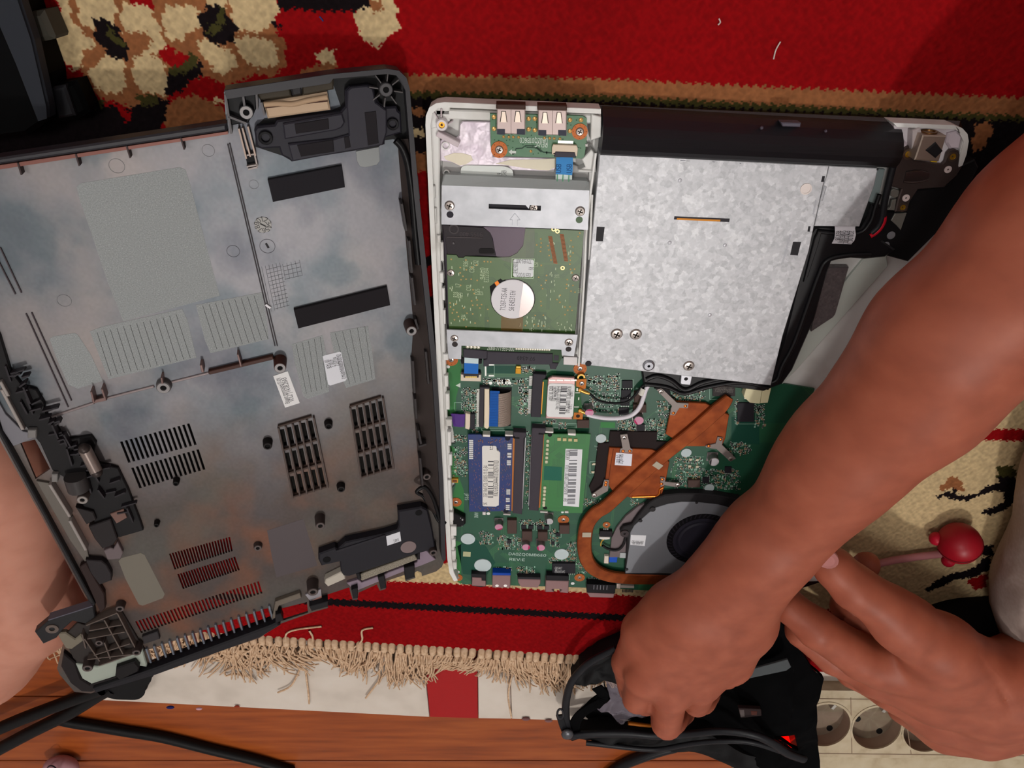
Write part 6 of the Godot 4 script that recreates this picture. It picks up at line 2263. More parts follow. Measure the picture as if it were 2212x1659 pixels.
	for a in [[56, 678, 147, 880], [68, 676, 154, 866], [0, 535, 46, 633], [-12, 548, 33, 636]]:
		bar(m, a[0], a[1], a[2], a[3], 0.0005, 0, 0.0008)
	part("long_rib", m, mat(64, 54, 58, 0.5), t)
	view(0, 640, 640)
	for a in [[380, 905, 700, 800], [795, 765, 1150, 675], [1280, 645, 1560, 575], [1560, 575, 2040, 460]]:
		m = MB.new()
		bar(m, a[0], a[1], a[2], a[3], 0.0022 if a[0] > 1500 else 0.0013, 0, 0.0026 if a[0] > 1500 else 0.0008, 0.0003)
		part("cross_rib", m, mat(66, 38, 30, 0.45) if a[0] > 1500 else mat(130, 118, 118, 0.4, 0.3), t)
	for a in [[690, 790, 790, 768, 0.002, 0.003], [680, 715, 700, 795, 0.0009, 0.006], [760, 695, 785, 770, 0.0009, 0.006], [1205, 610, 1212, 655, 0.0009, 0.006], [1500, 515, 1515, 570, 0.0012, 0.006], [1775, 435, 1800, 525, 0.0009, 0.005]]:
		m = MB.new()
		bar(m, a[0], a[1], a[2], a[3], a[4], 0, a[5], 0.0002)
		part("rib_clip", m, mat(120, 96, 92, 0.4, 0.2), t)
	# bosses
	full()
	var pale := mat(130, 126, 126, 0.4, 0.2)
	boss(532, 243, 16, 0.0075, t, black, pale)
	var b1 := boss(834, 194, 15, 0.0085, t, mat(58, 56, 58, 0.4), mat(76, 74, 76, 0.4))
	m = MB.new()
	for i in 8:
		var a := TAU * i / 8 + 0.2
		var p := pt(834, 194, 0.007)
		m.box(p.x + cos(a) * 0.0055, p.z + sin(a) * 0.0055, 0.0040, 0.0005, 0, 0.0072, a)
	part("radial_rib", m, mat(82, 78, 78, 0.4), b1)
	boss(889, 715, 12, 0.0085, t, brown, pale)
	boss(605, 795, 13.5, 0.0085, t, mat(70, 36, 28, 0.45), pale)
	boss(353, 838, 16, 0.0035, t, mat(90, 86, 86, 0.4), pale)
	boss(178, 1080, 13, 0.0090, t, mat(88, 78, 74, 0.35), mat(140, 132, 128, 0.4, 0.2))
	for a in [[578, 964, 10, 0.005], [710, 921, 8.5, 0.004], [737, 1057, 8.5, 0.004], [380, 1045, 7, 0.004], [338, 1135, 6, 0.0035]]:
		boss(a[0], a[1], a[2], a[3], t, mat(24, 20, 20, 0.6), mat(30, 26, 26, 0.6), 0.6)
	for a in [[692, 1136, 10.5, 0.008], [557, 1184, 9, 0.003], [676, 1279, 12, 0.009], [936, 1194, 9, 0.008], [922, 1030, 9, 0.007], [259, 1315, 10, 0.0045], [214, 1389, 9, 0.008], [295, 1410, 10, 0.008], [189, 1444, 12, 0.008]]:
		boss(a[0], a[1], a[2], a[3], t, mat(62, 52, 50, 0.45), mat(90, 80, 78, 0.4, 0.1), 0.5)
	# foam strips and stickers
	view(480, 100, 480)
	sheet("foam_strip", [452, 1330, 1190, 1188, 1222, 1405, 505, 1552], 0, 0.0022, mat(34, 32, 36, 0.9), t, 0.0003, "black foam strip")
	sheet("round_tab", [1330, 1045, 1560, 1002, 1570, 1140, 1540, 1180, 1420, 1206, 1370, 1195, 1340, 1140], 0, 0.0004, mat(118, 120, 120, 0.4, 0.2), t, 0.0001)
	view(480, 420, 480)
	sheet("foam_strip", [712, 1150, 1640, 922, 1672, 1105, 758, 1337], 0, 0.0022, mat(32, 29, 32, 0.9), t, 0.0003, "black foam strip")
	view(480, 760, 480)
	var ink_c := mat(44, 42, 46, 0.6)
	var lb := sheet("paper_sticker", [508, 242, 652, 193, 772, 510, 626, 556], 0, 0.0003, mat(222, 220, 220, 0.5), t, 0, "white sticker with printed lines")
	words("VOL2 |14.08.26A3", 695, 492, 612, 258, 0.0026, 0.00035, ink_c, lb)
	words("Bayar gmssseq/T-01", 652, 512, 560, 262, 0.0022, 0.00035, ink_c, lb)
	lb = sheet("paper_sticker", [1000, 45, 1020, 35, 1165, 0, 1185, 5, 1240, 270, 1225, 290, 1075, 336, 1055, 325], 0, 0.0003, mat(214, 214, 220, 0.5), t, 0, "white rounded sticker")
	for a in [["09 1436", 1036, 82, 1065, 165, 0.0015], ["4700 3", 1080, 78, 1100, 150, 0.0015], ["60TGF01.2", 1122, 55, 1146, 140, 0.0015], ["CN-0XY4D0RW08A04PN412", 1156, 25, 1212, 268, 0.0010]]:
		words(a[0], a[1], a[2], a[3], a[4], a[5], 0.00035, ink_c, lb)
	# small white chip of plastic lying by the rib
	view(480, 420, 480)
	m = MB.new()
	bar(m, 432, 1100, 482, 1135, 0.0012, 0.0001, 0.0011, 0.0002)
	var hold := org
	single("plastic_sliver", m, mat(226, 222, 226, 0.4), "tiny white plastic sliver lying on the grey coating beside the long rib", "scrap", pt(457, 1118, 0))
	org = hold
	# upper speaker
	view(480, 100, 480)
	sheet("black_corner", [1085, 318, 1640, 258, 1760, 300, 1830, 430, 1885, 900, 1890, 960, 1800, 950, 1700, 925, 1620, 935, 1560, 1000, 690, 1140, 600, 1090, 330, 1000, 330, 800, 420, 720, 1080, 640, 1180, 600], -0.0004, 0.0004, mat(16, 15, 17, 0.5), t)
	sheet("corner_wall", [25, 470, 200, 450, 330, 430, 340, 620, 260, 760, 70, 790], 0, 0.0035, mat(20, 19, 22, 0.5), t, 0.0004)
	m = MB.new()
	for a in [[205, 480, 225, 620], [30, 480, 90, 870], [340, 470, 350, 630], [60, 700, 240, 770], [390, 560, 420, 690]]:
		bar(m, a[0], a[1], a[2], a[3], 0.0009, 0, 0.0075)
	part("corner_rib", m, mat(92, 88, 90, 0.4), t)
	sheet("dusty_latch", [320, 405, 640, 350, 665, 380, 690, 500, 380, 540, 345, 470], 0, 0.0055, mat(64, 57, 47, 0.6), t, 0.0006, "dusty latch strip")
	sheet("dusty_latch", [790, 350, 1060, 290, 1110, 330, 1110, 430, 800, 490], 0, 0.0055, mat(64, 57, 47, 0.6), t, 0.0006, "dusty latch strip")
	sheet("latch_hook", [680, 390, 790, 370, 790, 480, 700, 495], 0, 0.0075, mat(40, 38, 40, 0.5), t, 0.0006)
	var cf := sheet("conductive_foam", [408, 560, 1045, 455, 1078, 635, 455, 722], 0, 0.0056, mat(188, 162, 136, 0.6), t, 0.0008, "tan fabric wrapped foam bar")
	m = MB.new()
	m.tube(curve(p3([415, 580, 550, 570, 700, 575, 850, 540, 1045, 505], 0.0060), 4), 0.0012, 8)
	part("fabric_fold", m, mat(176, 148, 120, 0.6), cf)
	m = MB.new()
	bar(m, 430, 612, 1050, 545, 0.0005, 0.005, 0.0058)
	part("fold_gap", m, mat(70, 44, 36, 0.7), cf)
	for a in [[165, 820, 240, 1120], [200, 815, 280, 1100], [255, 800, 330, 1090]]:
		m = MB.new()
		bar(m, a[0], a[1], a[2], a[3], 0.0007, 0, 0.004)
		part("channel_wall", m, mat(140, 122, 112, 0.4, 0.3), t)
	sheet("channel_window", [232, 1105, 325, 1085, 345, 1165, 252, 1185], 0, 0.0006, mat(14, 13, 16, 0.6), t)
	m = MB.new()
	for a in [[225, 1090, 320, 1075], [245, 1200, 355, 1180], [258, 1225, 350, 1205], [322, 1080, 350, 1200]]:
		bar(m, a[0], a[1], a[2], a[3], 0.0007, 0, 0.003)
	part("window_frame", m, mat(132, 122, 118, 0.4, 0.2), t)
	var sp := sheet("speaker_box", [318, 840, 345, 800, 520, 782, 545, 740, 1180, 652, 1225, 600, 1222, 440, 1262, 402, 1450, 380, 1510, 400, 1525, 500, 1570, 570, 1640, 605, 1735, 600, 1750, 640, 1780, 665, 1790, 862, 1620, 912, 1618, 980, 692, 1152, 655, 1118, 592, 1090, 566, 1012, 385, 1022, 340, 990], 0, 0.0052, mat(38, 36, 44, 0.5), t, 0.0008, "dark speaker module")
	sheet("raised_panel", [602, 772, 1195, 668, 1222, 760, 1190, 812, 1130, 838, 622, 928], 0.005, 0.0066, mat(46, 44, 52, 0.5), sp, 0.0006)
	sheet("raised_panel", [655, 975, 1100, 925, 1260, 880, 1240, 600, 1245, 440, 1280, 408, 1440, 390, 1500, 420, 1530, 560, 1640, 640, 1640, 860, 1600, 985, 700, 1148], 0.005, 0.0068, mat(46, 44, 52, 0.5), sp, 0.0006)
	for a in [[720, 775, 1055, 722, 1065, 825, 735, 872], [745, 985, 1105, 932, 1115, 1050, 785, 1100], [1418, 660, 1530, 645, 1558, 965, 1452, 988], [1212, 905, 1262, 896, 1280, 1005, 1225, 1020]]:
		sheet("foam_pad", a, 0.006, 0.0072, mat(36, 33, 36, 0.9), sp, 0.0002)
	for a in [[432, 912, 72], [1697, 775, 60]]:
		var p := pt(a[0], a[1], 0.0062)
		var q := wl(a[2], a[0], a[1], 0.0062)
		m = MB.new()
		m.lathe([Vector2(q, 0.005), Vector2(q, 0.0064), Vector2(q * 0.9, 0.0068), Vector2(q * 0.62, 0.0066), Vector2(q * 0.56, 0.005), Vector2(0, 0.005)], Vector3(p.x, 0, p.z), 24)
		part("rubber_grommet", m, mat(18, 17, 20, 0.5), sp)
	# lower speaker
	view(420, 1060, 560)
	sp = sheet("speaker_box", [1058, 590, 1062, 540, 1200, 490, 1225, 500, 1290, 440, 1620, 370, 1730, 335, 1745, 300, 1738, 175, 1940, 140, 1990, 165, 2030, 330, 2058, 500, 1840, 560, 1320, 735, 1275, 730, 1250, 690, 1240, 610, 1085, 645], 0, 0.0058, mat(32, 30, 36, 0.5), t, 0.0008, "dark speaker module")
	m = MB.new()
	bar(m, 1210, 520, 1630, 385, 0.0014, 0.005, 0.0066, 0.0003)
	part("raised_rib", m, mat(40, 38, 44, 0.5), sp)
	lb = sheet("paper_sticker", [1636, 390, 1754, 350, 1764, 430, 1646, 470], 0.0056, 0.0060, mat(214, 214, 220, 0.5), sp, 0, "small white sticker")
	words("23.400PX 001", 1700, 432, 1745, 418, 0.0008, 0.00605, ink_c, sp)
	m = MB.new()
	m.disc(pt(1826, 482, 0.0060), wl(66, 1826, 482, 0.006), 0.0055, 0.0061, 0.0001, 32)
	part("silver_disc", m, mat(124, 108, 108, 0.45, 0.3), sp)
	for a in [[1130, 588, 34], [1915, 188, 30]]:
		m = MB.new()
		m.disc(pt(a[0], a[1], 0.0058), wl(a[2], a[0], a[1]), 0.005, 0.00595, 0, 16)
		part("screw_hole", m, mat(10, 9, 11, 0.8), sp)
	# back ledge with ports
	sheet("metal_ledge", [1385, 725, 1880, 548, 1905, 590, 1430, 770], 0, 0.0040, tri_mat("grit", noise_tex(0.15, [[0.0, Color8(96, 88, 76)], [1.0, Color8(168, 160, 146)]], 128, 51), 60.0, 0.5, 0.2), t, 0.0004, "speckled metal ledge")
	sheet("lilac_film", [1300, 790, 1400, 760, 1430, 785, 1900, 610, 1920, 510, 1970, 500, 2060, 590, 1940, 640, 1790, 690, 1640, 750, 1400, 850, 1340, 830], 0, 0.0022, mat(142, 126, 140, 0.35, 0.3), t, 0.0004)
	sheet("pale_pad", [1110, 790, 1120, 760, 1250, 695, 1280, 710, 1290, 755, 1140, 822], 0, 0.0050, mat(182, 174, 162, 0.5, 0.1), t, 0.0006)
	sheet("silver_film", [945, 890, 1080, 842, 1090, 930, 1060, 960, 1000, 985, 985, 940], 0, 0.0014, mat(160, 156, 162, 0.35, 0.4), t, 0.0002)
	sheet("pink_film", [990, 945, 1085, 900, 1095, 955, 1005, 985], 0, 0.0017, mat(186, 136, 126, 0.4, 0.2), t, 0.0002)
	sheet("metal_ledge", [690, 950, 900, 875, 915, 915, 720, 985, 690, 1090, 660, 1100], 0, 0.0030, mat(108, 98, 88, 0.5, 0.3), t, 0.0004)
	for a in [[1565, 745, 1620, 725, 1640, 830, 1590, 845], [1340, 850, 1395, 830, 1395, 920, 1355, 925], [1790, 660, 1880, 640, 1880, 740, 1800, 765], [980, 990, 1140, 945, 1140, 992, 1000, 1030], [690, 1060, 740, 1050, 760, 1110, 690, 1130], [1380, 715, 1410, 705, 1425, 755, 1395, 765], [1905, 535, 1925, 530, 1925, 590, 1900, 590]]:
		sheet("port_clip", a, 0, 0.0062, mat(26, 23, 26, 0.45), t, 0.0004)
	full()
	sheet("back_bar", [563, 1378, 330, 1462, 205, 1499, 200, 1490, 320, 1450, 585, 1352, 600, 1345, 606, 1352], -0.002, 0.0065, mat(30, 28, 32, 0.45), t, 0.0010, "black bar along the back edge")
	for i in 17:
		var q := (i - 0.5) / 15.0
		m = MB.new()
		bar(m, lerpf(324, 573, q), lerpf(1400, 1313, q), lerpf(334, 581, q), lerpf(1430, 1342, q), 0.0012, -0.001, 0.0020, 0.0003)
		part("grille_bar", m, mat(128, 134, 146, 0.3, 0.5), t)
	# corner with cross ribs
	view(0, 1239, 560)
	sheet("corner_base", [660, 420, 720, 440, 1000, 335, 1040, 330, 1200, 600, 1240, 660, 760, 850, 640, 760, 590, 650, 560, 520], 0, 0.0016, mat(48, 42, 40, 0.6), t, 0.0003)
	sheet("shiny_corner", [640, 770, 830, 795, 1130, 700, 1215, 650, 1255, 780, 1250, 800, 1180, 790, 1150, 755, 1010, 800, 985, 880, 780, 945, 700, 900], 0, 0.0030, mat(176, 184, 172, 0.28, 0.45), t, 0.0006, "shiny grey corner piece")
	sheet("shiny_corner", [480, 510, 560, 505, 640, 560, 690, 520, 720, 570, 610, 650, 560, 640], 0, 0.0030, mat(120, 112, 98, 0.4, 0.2), t, 0.0006)
	sheet("port_block", [990, 810, 1150, 755, 1190, 800, 1180, 840, 1020, 915, 985, 880], 0, 0.0065, mat(20, 16, 17, 0.5), t, 0.0008)
	sheet("dark_edge", [540, 680, 640, 760, 690, 900, 770, 950, 1000, 885, 1030, 920, 780, 1015, 690, 1010, 600, 940, 520, 800], -0.0016, 0.0034, mat(28, 22, 23, 0.45), t, 0.0008)
	for a in [[735, 445, 1000, 338], [760, 490, 1035, 440], [745, 560, 1065, 500], [800, 700, 1110, 600], [745, 735, 1140, 690], [840, 790, 1130, 690], [890, 400, 1050, 690], [1000, 340, 1155, 640], [720, 560, 850, 750], [890, 590, 940, 730], [700, 520, 730, 640]]:
		m = MB.new()
		bar(m, a[0], a[1], a[2], a[3], 0.0008, 0, 0.0060, 0.0001)
		part("cross_rib", m, mat(92, 80, 74, 0.45), t)
	sheet("grey_box", [1210, 545, 1345, 495, 1365, 560, 1230, 605], 0, 0.0026, mat(48, 44, 46, 0.5), t, 0.0004)
	view(0, 1060, 480)
	sheet("side_lug", [930, 1150, 700, 1210, 490, 1290, 345, 1410, 430, 1530, 560, 1470, 610, 1400, 720, 1300, 860, 1330, 950, 1260], -0.001, 0.0042, black, t, 0.0006, "black lug at the corner")
	m = MB.new()
	m.ring(pt(520, 1372, 0.0042), wl(30, 520, 1372), wl(66, 520, 1372), 0.003, 0.0048, 20)
	part("lug_eye", m, mat(96, 84, 78, 0.45), t)
	m = MB.new()
	bar(m, 480, 1290, 920, 1150, 0.0008, 0, 0.0056)
	part("lug_edge", m, mat(84, 82, 92, 0.4), t)
	# black mechanism along the left edge
	view(0, 640, 640)
	sheet("mechanism_base", [-400, -300, -200, -60, 0, 300, 80, 560, 170, 670, 270, 700, 330, 800, 345, 880, 440, 1000, 470, 1075, 680, 1045, 720, 1100, 700, 1180, 740, 1250, 880, 1285, 960, 1450, 1055, 1700, 1070, 1750, 900, 1800, 790, 1800, 640, 1600, 520, 1380, 390, 1300, 300, 1100, 180, 960, 0, 640, -200, 300], 0, 0.0024, mat(20, 18, 20, 0.5), t, 0.0004, "black ribbed strip along the left edge")
	var rb := RandomNumberGenerator.new()
	rb.seed = 77
	m = MB.new()
	for i in 46:
		var q := rb.randf()
		var x := lerpf(40, 900, q) + rb.randf_range(-60, 90) * (0.4 + q)
		var y := lerpf(560, 1640, q) + rb.randf_range(-60, 60)
		if rb.randf() < 0.55:
			bar(m, x, y, x + rb.randf_range(40, 120), y - rb.randf_range(12, 34), 0.0008, 0.002, rb.randf_range(0.004, 0.0065))
		else:
			bar(m, x, y, x + rb.randf_range(20, 60), y + rb.randf_range(50, 130), 0.0008, 0.002, rb.randf_range(0.004, 0.0065))
	part("mechanism_ribs", m, mat(42, 38, 42, 0.42), t)
	sheet("side_plate", [-60, 700, 40, 880, 170, 1010, 225, 1020, 250, 1060, 100, 1120, 20, 1000], 0, 0.0016, mat(118, 116, 122, 0.4, 0.3), t, 0.0002)
	sheet("side_plate", [270, 1380, 390, 1400, 540, 1660, 640, 1850, 690, 2060, 520, 1820], 0, 0.0016, mat(104, 98, 92, 0.4, 0.3), t, 0.0002)
	for a in [[0, 640, 60, 750], [10, 700, 170, 1000], [370, 1410, 520, 1650], [520, 1680, 640, 1900]]:
		m = MB.new()
		bar(m, a[0], a[1], a[2], a[3], 0.0016, 0, 0.0048, 0.0003)
		part("bright_strip", m, mat(150, 142, 138, 0.35, 0.3), t)
	for a in [[205, 1000, 270, 1060], [385, 1330, 430, 1390]]:
		sheet("grey_block", rect(a[0], a[1], a[2], a[3]), 0, 0.0050, mat(118, 114, 112, 0.45), t, 0.0004)
	m = MB.new()
	m.tube(p3([630, 1135, 722, 1312], 0.0075), 0.0032, 14)
	var pin := part("metal_pin", m, mat(140, 126, 120, 0.3, 0.6), t)
	for a in [[630, 1138], [722, 1312]]:
		m = MB.new()
		m.ball(pt(a[0], a[1], 0.0080), 0.0030, 8)
		part("pin_end", m, mat(60, 52, 50, 0.4, 0.4), pin)
	m = MB.new()
	m.tube(p3([560, 1345, 590, 1440], 0.0060), 0.0055, 16)
	part("round_cap", m, mat(58, 54, 54, 0.42), t)
	view(0, 1060, 480)
	sheet("brown_pad", [1095, 235, 1230, 185, 1265, 270, 1160, 330], 0.001, 0.0034, mat(112, 84, 76, 0.45), t, 0.0003)
	sheet("dark_plate", [880, 360, 1100, 285, 1170, 480, 1130, 540, 1020, 580, 940, 480], 0.001, 0.0046, mat(34, 29, 30, 0.5), t, 0.0005)
	sheet("dark_plate", [750, 165, 930, 215, 960, 290, 860, 340], 0.001, 0.0046, mat(34, 29, 30, 0.5), t, 0.0005)
	sheet("grey_plate", [1030, 600, 1100, 570, 1130, 580, 1170, 510, 1225, 620, 1200, 680, 1070, 690], 0, 0.0030, mat(104, 92, 94, 0.45, 0.1), t, 0.0004)
	sheet("dark_plate", [850, 690, 1010, 700, 1060, 740, 1110, 830, 1110, 895, 990, 940, 900, 820], 0, 0.0040, mat(38, 33, 35, 0.5), t, 0.0005)
	sheet("dark_plate", [790, 760, 860, 720, 960, 900, 1040, 1030, 1050, 1170, 1000, 1220, 900, 1000], 0, 0.0038, mat(42, 28, 26, 0.5), t, 0.0005)

# ---------------------------------------------------------------- pouch, socket strip and the small things around
# cloth over an outline: height(x, z) on a fine grid, with an edge that hangs down
func drape(m: MB, poly: PackedVector2Array, height: Callable, cell: float, thick: float) -> void:
	var lo := poly[0]
	var hi := poly[0]
	for p in poly:
		lo = lo.min(p)
		hi = hi.max(p)
	var e := cell * 0.4
	var up := func(p: Vector2) -> Vector3:
		return Vector3(p.x, height.call(p.x, p.y), p.y)
	var nrm := func(p: Vector2) -> Vector3:
		return Vector3(height.call(p.x - e, p.y) - height.call(p.x + e, p.y), 2 * e, height.call(p.x, p.y - e) - height.call(p.x, p.y + e)).normalized()
	var x := lo.x
	while x < hi.x:
		var z := lo.y
		while z < hi.y:
			for q in Geometry2D.intersect_polygons(poly, PackedVector2Array([Vector2(x, z), Vector2(x + cell, z), Vector2(x + cell, z + cell), Vector2(x, z + cell)])):
				var ix := Geometry2D.triangulate_polygon(q)
				for i in range(0, ix.size(), 3):
					var a: Vector2 = q[ix[i]]
					var b: Vector2 = q[ix[i + 1]]
					var d: Vector2 = q[ix[i + 2]]
					if (b - a).cross(d - a) > 0:
						var w := b
						b = d
						d = w
					m.trin(up.call(a), up.call(b), up.call(d), nrm.call(a), nrm.call(b), nrm.call(d))
			z += cell
		x += cell
	var p := poly.duplicate()
	var area := 0.0
	for i in p.size():
		area += p[i].cross(p[(i + 1) % p.size()])
	if area > 0:
		p.reverse()
	for i in p.size():
		var a := p[i]
		var b := p[(i + 1) % p.size()]
		var n := maxi(1, int(a.distance_to(b) / cell))
		for j in n:
			var u: Vector3 = up.call(a.lerp(b, float(j) / n))
			var w: Vector3 = up.call(a.lerp(b, float(j + 1) / n))
			m.quad(u - Vector3(0, thick, 0), w - Vector3(0, thick, 0), w, u)

func surroundings() -> void:
	fr = Transform3D()
	socket_strip()
	fr = Transform3D()
	pouch()
	# dark case at the top left
	view(0, 0, 640)
	var dk := mat(6, 6, 7, 0.6, 0, {"metallic_specular": 0.15})
	var t := thing("plastic_case", "dark plastic case with a raised bar and grey block at the rug's upper left", "case", pt(-60, 300, 0))
	block("case_body", [-500, -300, 110, -300, 125, -50, 200, 200, 330, 560, 360, 900, 200, 1010, -500, 1100], 0.0005, 0.020, dk, t, 0.002)
	block("raised_bar", [-20, -300, 110, -300, 130, 0, 230, 300, 345, 800, 350, 885, 285, 905, 120, 480, 0, 200], 0.018, 0.026, mat(34, 37, 44, 0.5), t, 0.003)
	block("grey_block", [185, 92, 315, 76, 400, 270, 395, 295, 265, 322], 0.0005, 0.014, mat(66, 63, 55, 0.7), t, 0.002)
	block("side_box", [340, 640, 520, 610, 560, 600, 650, 800, 660, 840, 560, 900, 360, 920], 0.0005, 0.012, dk, t, 0.002)
	block("box_lid", [370, 655, 480, 635, 560, 865, 430, 885], 0.010, 0.0145, mat(34, 34, 38, 0.5), t, 0.001)
	# cables on the boards at the lower left
	full()
	var rubber := mat(13, 12, 13, 0.5)
	var m := MB.new()
	m.tube(curve(p3([-60, 1650, 60, 1585, 150, 1540, 215, 1500, 245, 1485], 0.000), 6), 0.0052, 12)
	m.tube(curve(p3([-60, 1600, 40, 1556, 140, 1518, 220, 1488], 0.004), 6), 0.0050, 12)
	t = thing("mains_cable", "thick black double cable running off the lower left under the black cover", "cable", pt(100, 1560, -0.012))
	stuff(part("double_lead", m, rubber, t)).remove_meta("kind")
	m = MB.new()
	view(0, 1239, 560)
	m.slab(round_poly(pl([870, 1010, 1250, 850, 1300, 880, 1285, 930, 1240, 960, 1240, 1030, 1180, 1080, 980, 1075, 890, 1050], 0.004), 0.006), -0.012, 0.004, 0.005)
	part("plug", m, rubber, t)
	m = MB.new()
	m.tube(curve(p3([520, 1250, 640, 1275, 800, 1300, 1100, 1350, 1400, 1400, 1800, 1500, 2212, 1600, 2500, 1690], -0.0075), 6), 0.0044, 12)
	single("black_cable", m, rubber, "black cable curving across the brown boards at the lower left", "cable", pt(1400, 1400, -0.012))
	view(1180, 1239, 560)
	m = MB.new()
	m.tube(curve(p3([480, 1760, 640, 1640, 800, 1570, 980, 1510, 1100, 1480], -0.007), 6), 0.0046, 12)
	single("black_cable", m, mat(24, 24, 27, 0.35), "short black cable coming out from under the pouch on the boards", "cable", pt(800, 1570, -0.012))
	view(0, 1239, 560)
	m = MB.new()
	var p := pt(520, 1660, -0.002)
	m.ball(Vector3(p.x, -0.002, p.z), 0.010, 12, Vector3(1.5, 1.0, 1.2))
	t = thing("pink_cap", "rounded pale pink plastic piece with a dark line on the boards, lower left corner", "plastic piece", Vector3(p.x, -0.012, p.z))
	part("pink_body", m, mat(176, 132, 138, 0.45), t)
	m = MB.new()
	m.tube(curve([pt(400, 1660, 0.002), pt(430, 1640, 0.0045), pt(470, 1655, 0.0065), pt(500, 1700, 0.006)], 4), 0.0006, 6)
	part("dark_line", m, mat(40, 34, 42, 0.5), t)
	# red toy on its stick
	view(1652, 900, 560)
	var red := mat(150, 14, 30, 0.42, 0, {"metallic_specular": 0.4})
	var c := pt(1660, 1080, 0.0135)
	var r := wl(176, 1660, 1080, 0.0135)
	t = thing("bear_stick", "red bear shaped ball with two round ears on a pink stick", "toy", Vector3(c.x, 0.0, c.z))
	m = MB.new()
	m.ball(Vector3(c.x, r, c.z), r, 16)
	part("head", m, red, t)
	for a in [[1462, 1042, 58], [1566, 1228, 56]]:
		m = MB.new()
		var q := pt(a[0], a[1], 0.009)
		m.ball(q, wl(a[2], a[0], a[1], 0.009), 10)
		part("ear", m, mat(176, 20, 44, 0.42), t)
	m = MB.new()
	var u := (pt(1500, 1175, 0.01) - pt(1830, 1085, 0.01)).normalized()
	var seam := []
	for i in 21:
		var a := PI * i / 20.0
		var sd := u.cross(Vector3.UP).normalized()
		seam.append(Vector3(c.x, r, c.z) + (u * cos(a) + (Vector3.UP * 0.96 + sd * -0.28).normalized() * sin(a)) * r * 1.005)
	m.tube(seam, 0.0004, 6)
	part("seam", m, mat(96, 8, 18, 0.5), t)
	m = MB.new()
	m.tube(p3([900, 1268, 1100, 1225, 1300, 1195, 1500, 1172], 0.0065), [0.0026, 0.0026, 0.0026, 0.0026], 12)
	part("stick", m, mat(186, 122, 124, 0.4), t)
	# lint on the rug
	full()
	var k := 0
	for a in [[1553, 40, 1556, 48, 1551, 54], [1686, 90, 1676, 108, 1671, 128], [690, 36, 694, 40, 698, 46]]:
		m = MB.new()
		m.tube(curve(p3(a, 0.0008), 4), 0.00035, 5)
		single("lint_thread", m, mat(206, 186, 180, 0.9) if k < 2 else mat(50, 60, 120, 0.9), ["short curled pale thread on the red rug, nearest the top edge", "longer pale thread on the red rug above the optical drive", "tiny blue thread on the red rug near the cream leaf figure"][k], "thread", pt(a[2], a[3], 0), "loose threads on the rug")
		k += 1
	# crumbs along the tile edge
	k = 0
	for a in [[368, 1528, 0.0022, 30, 30, 90, "dark blue crumb on the lower edge of the pale tiles"], [430, 1531, 0.0018, 196, 150, 160, "pale pink crumb on the lower edge of the pale tiles"], [512, 1526, 0.0015, 150, 60, 40, "small orange crumb on the lower edge of the pale tiles"], [1136, 1553, 0.0024, 120, 84, 84, "dark rosy crumb on the tile edge near the pouch"], [1185, 1557, 0.0022, 130, 92, 90, "rosy flake on the tile edge, nearest the pouch's zip pull"]]:
		m = MB.new()
		m.ball(pt(a[0], a[1], -0.007), a[2], 4, Vector3(1.6, 0.6, 0.7))
		single("crumb", m, mat(a[3], a[4], a[5], 0.8), a[6], "crumb", pt(a[0], a[1], -0.009), "crumbs along the tile edge")

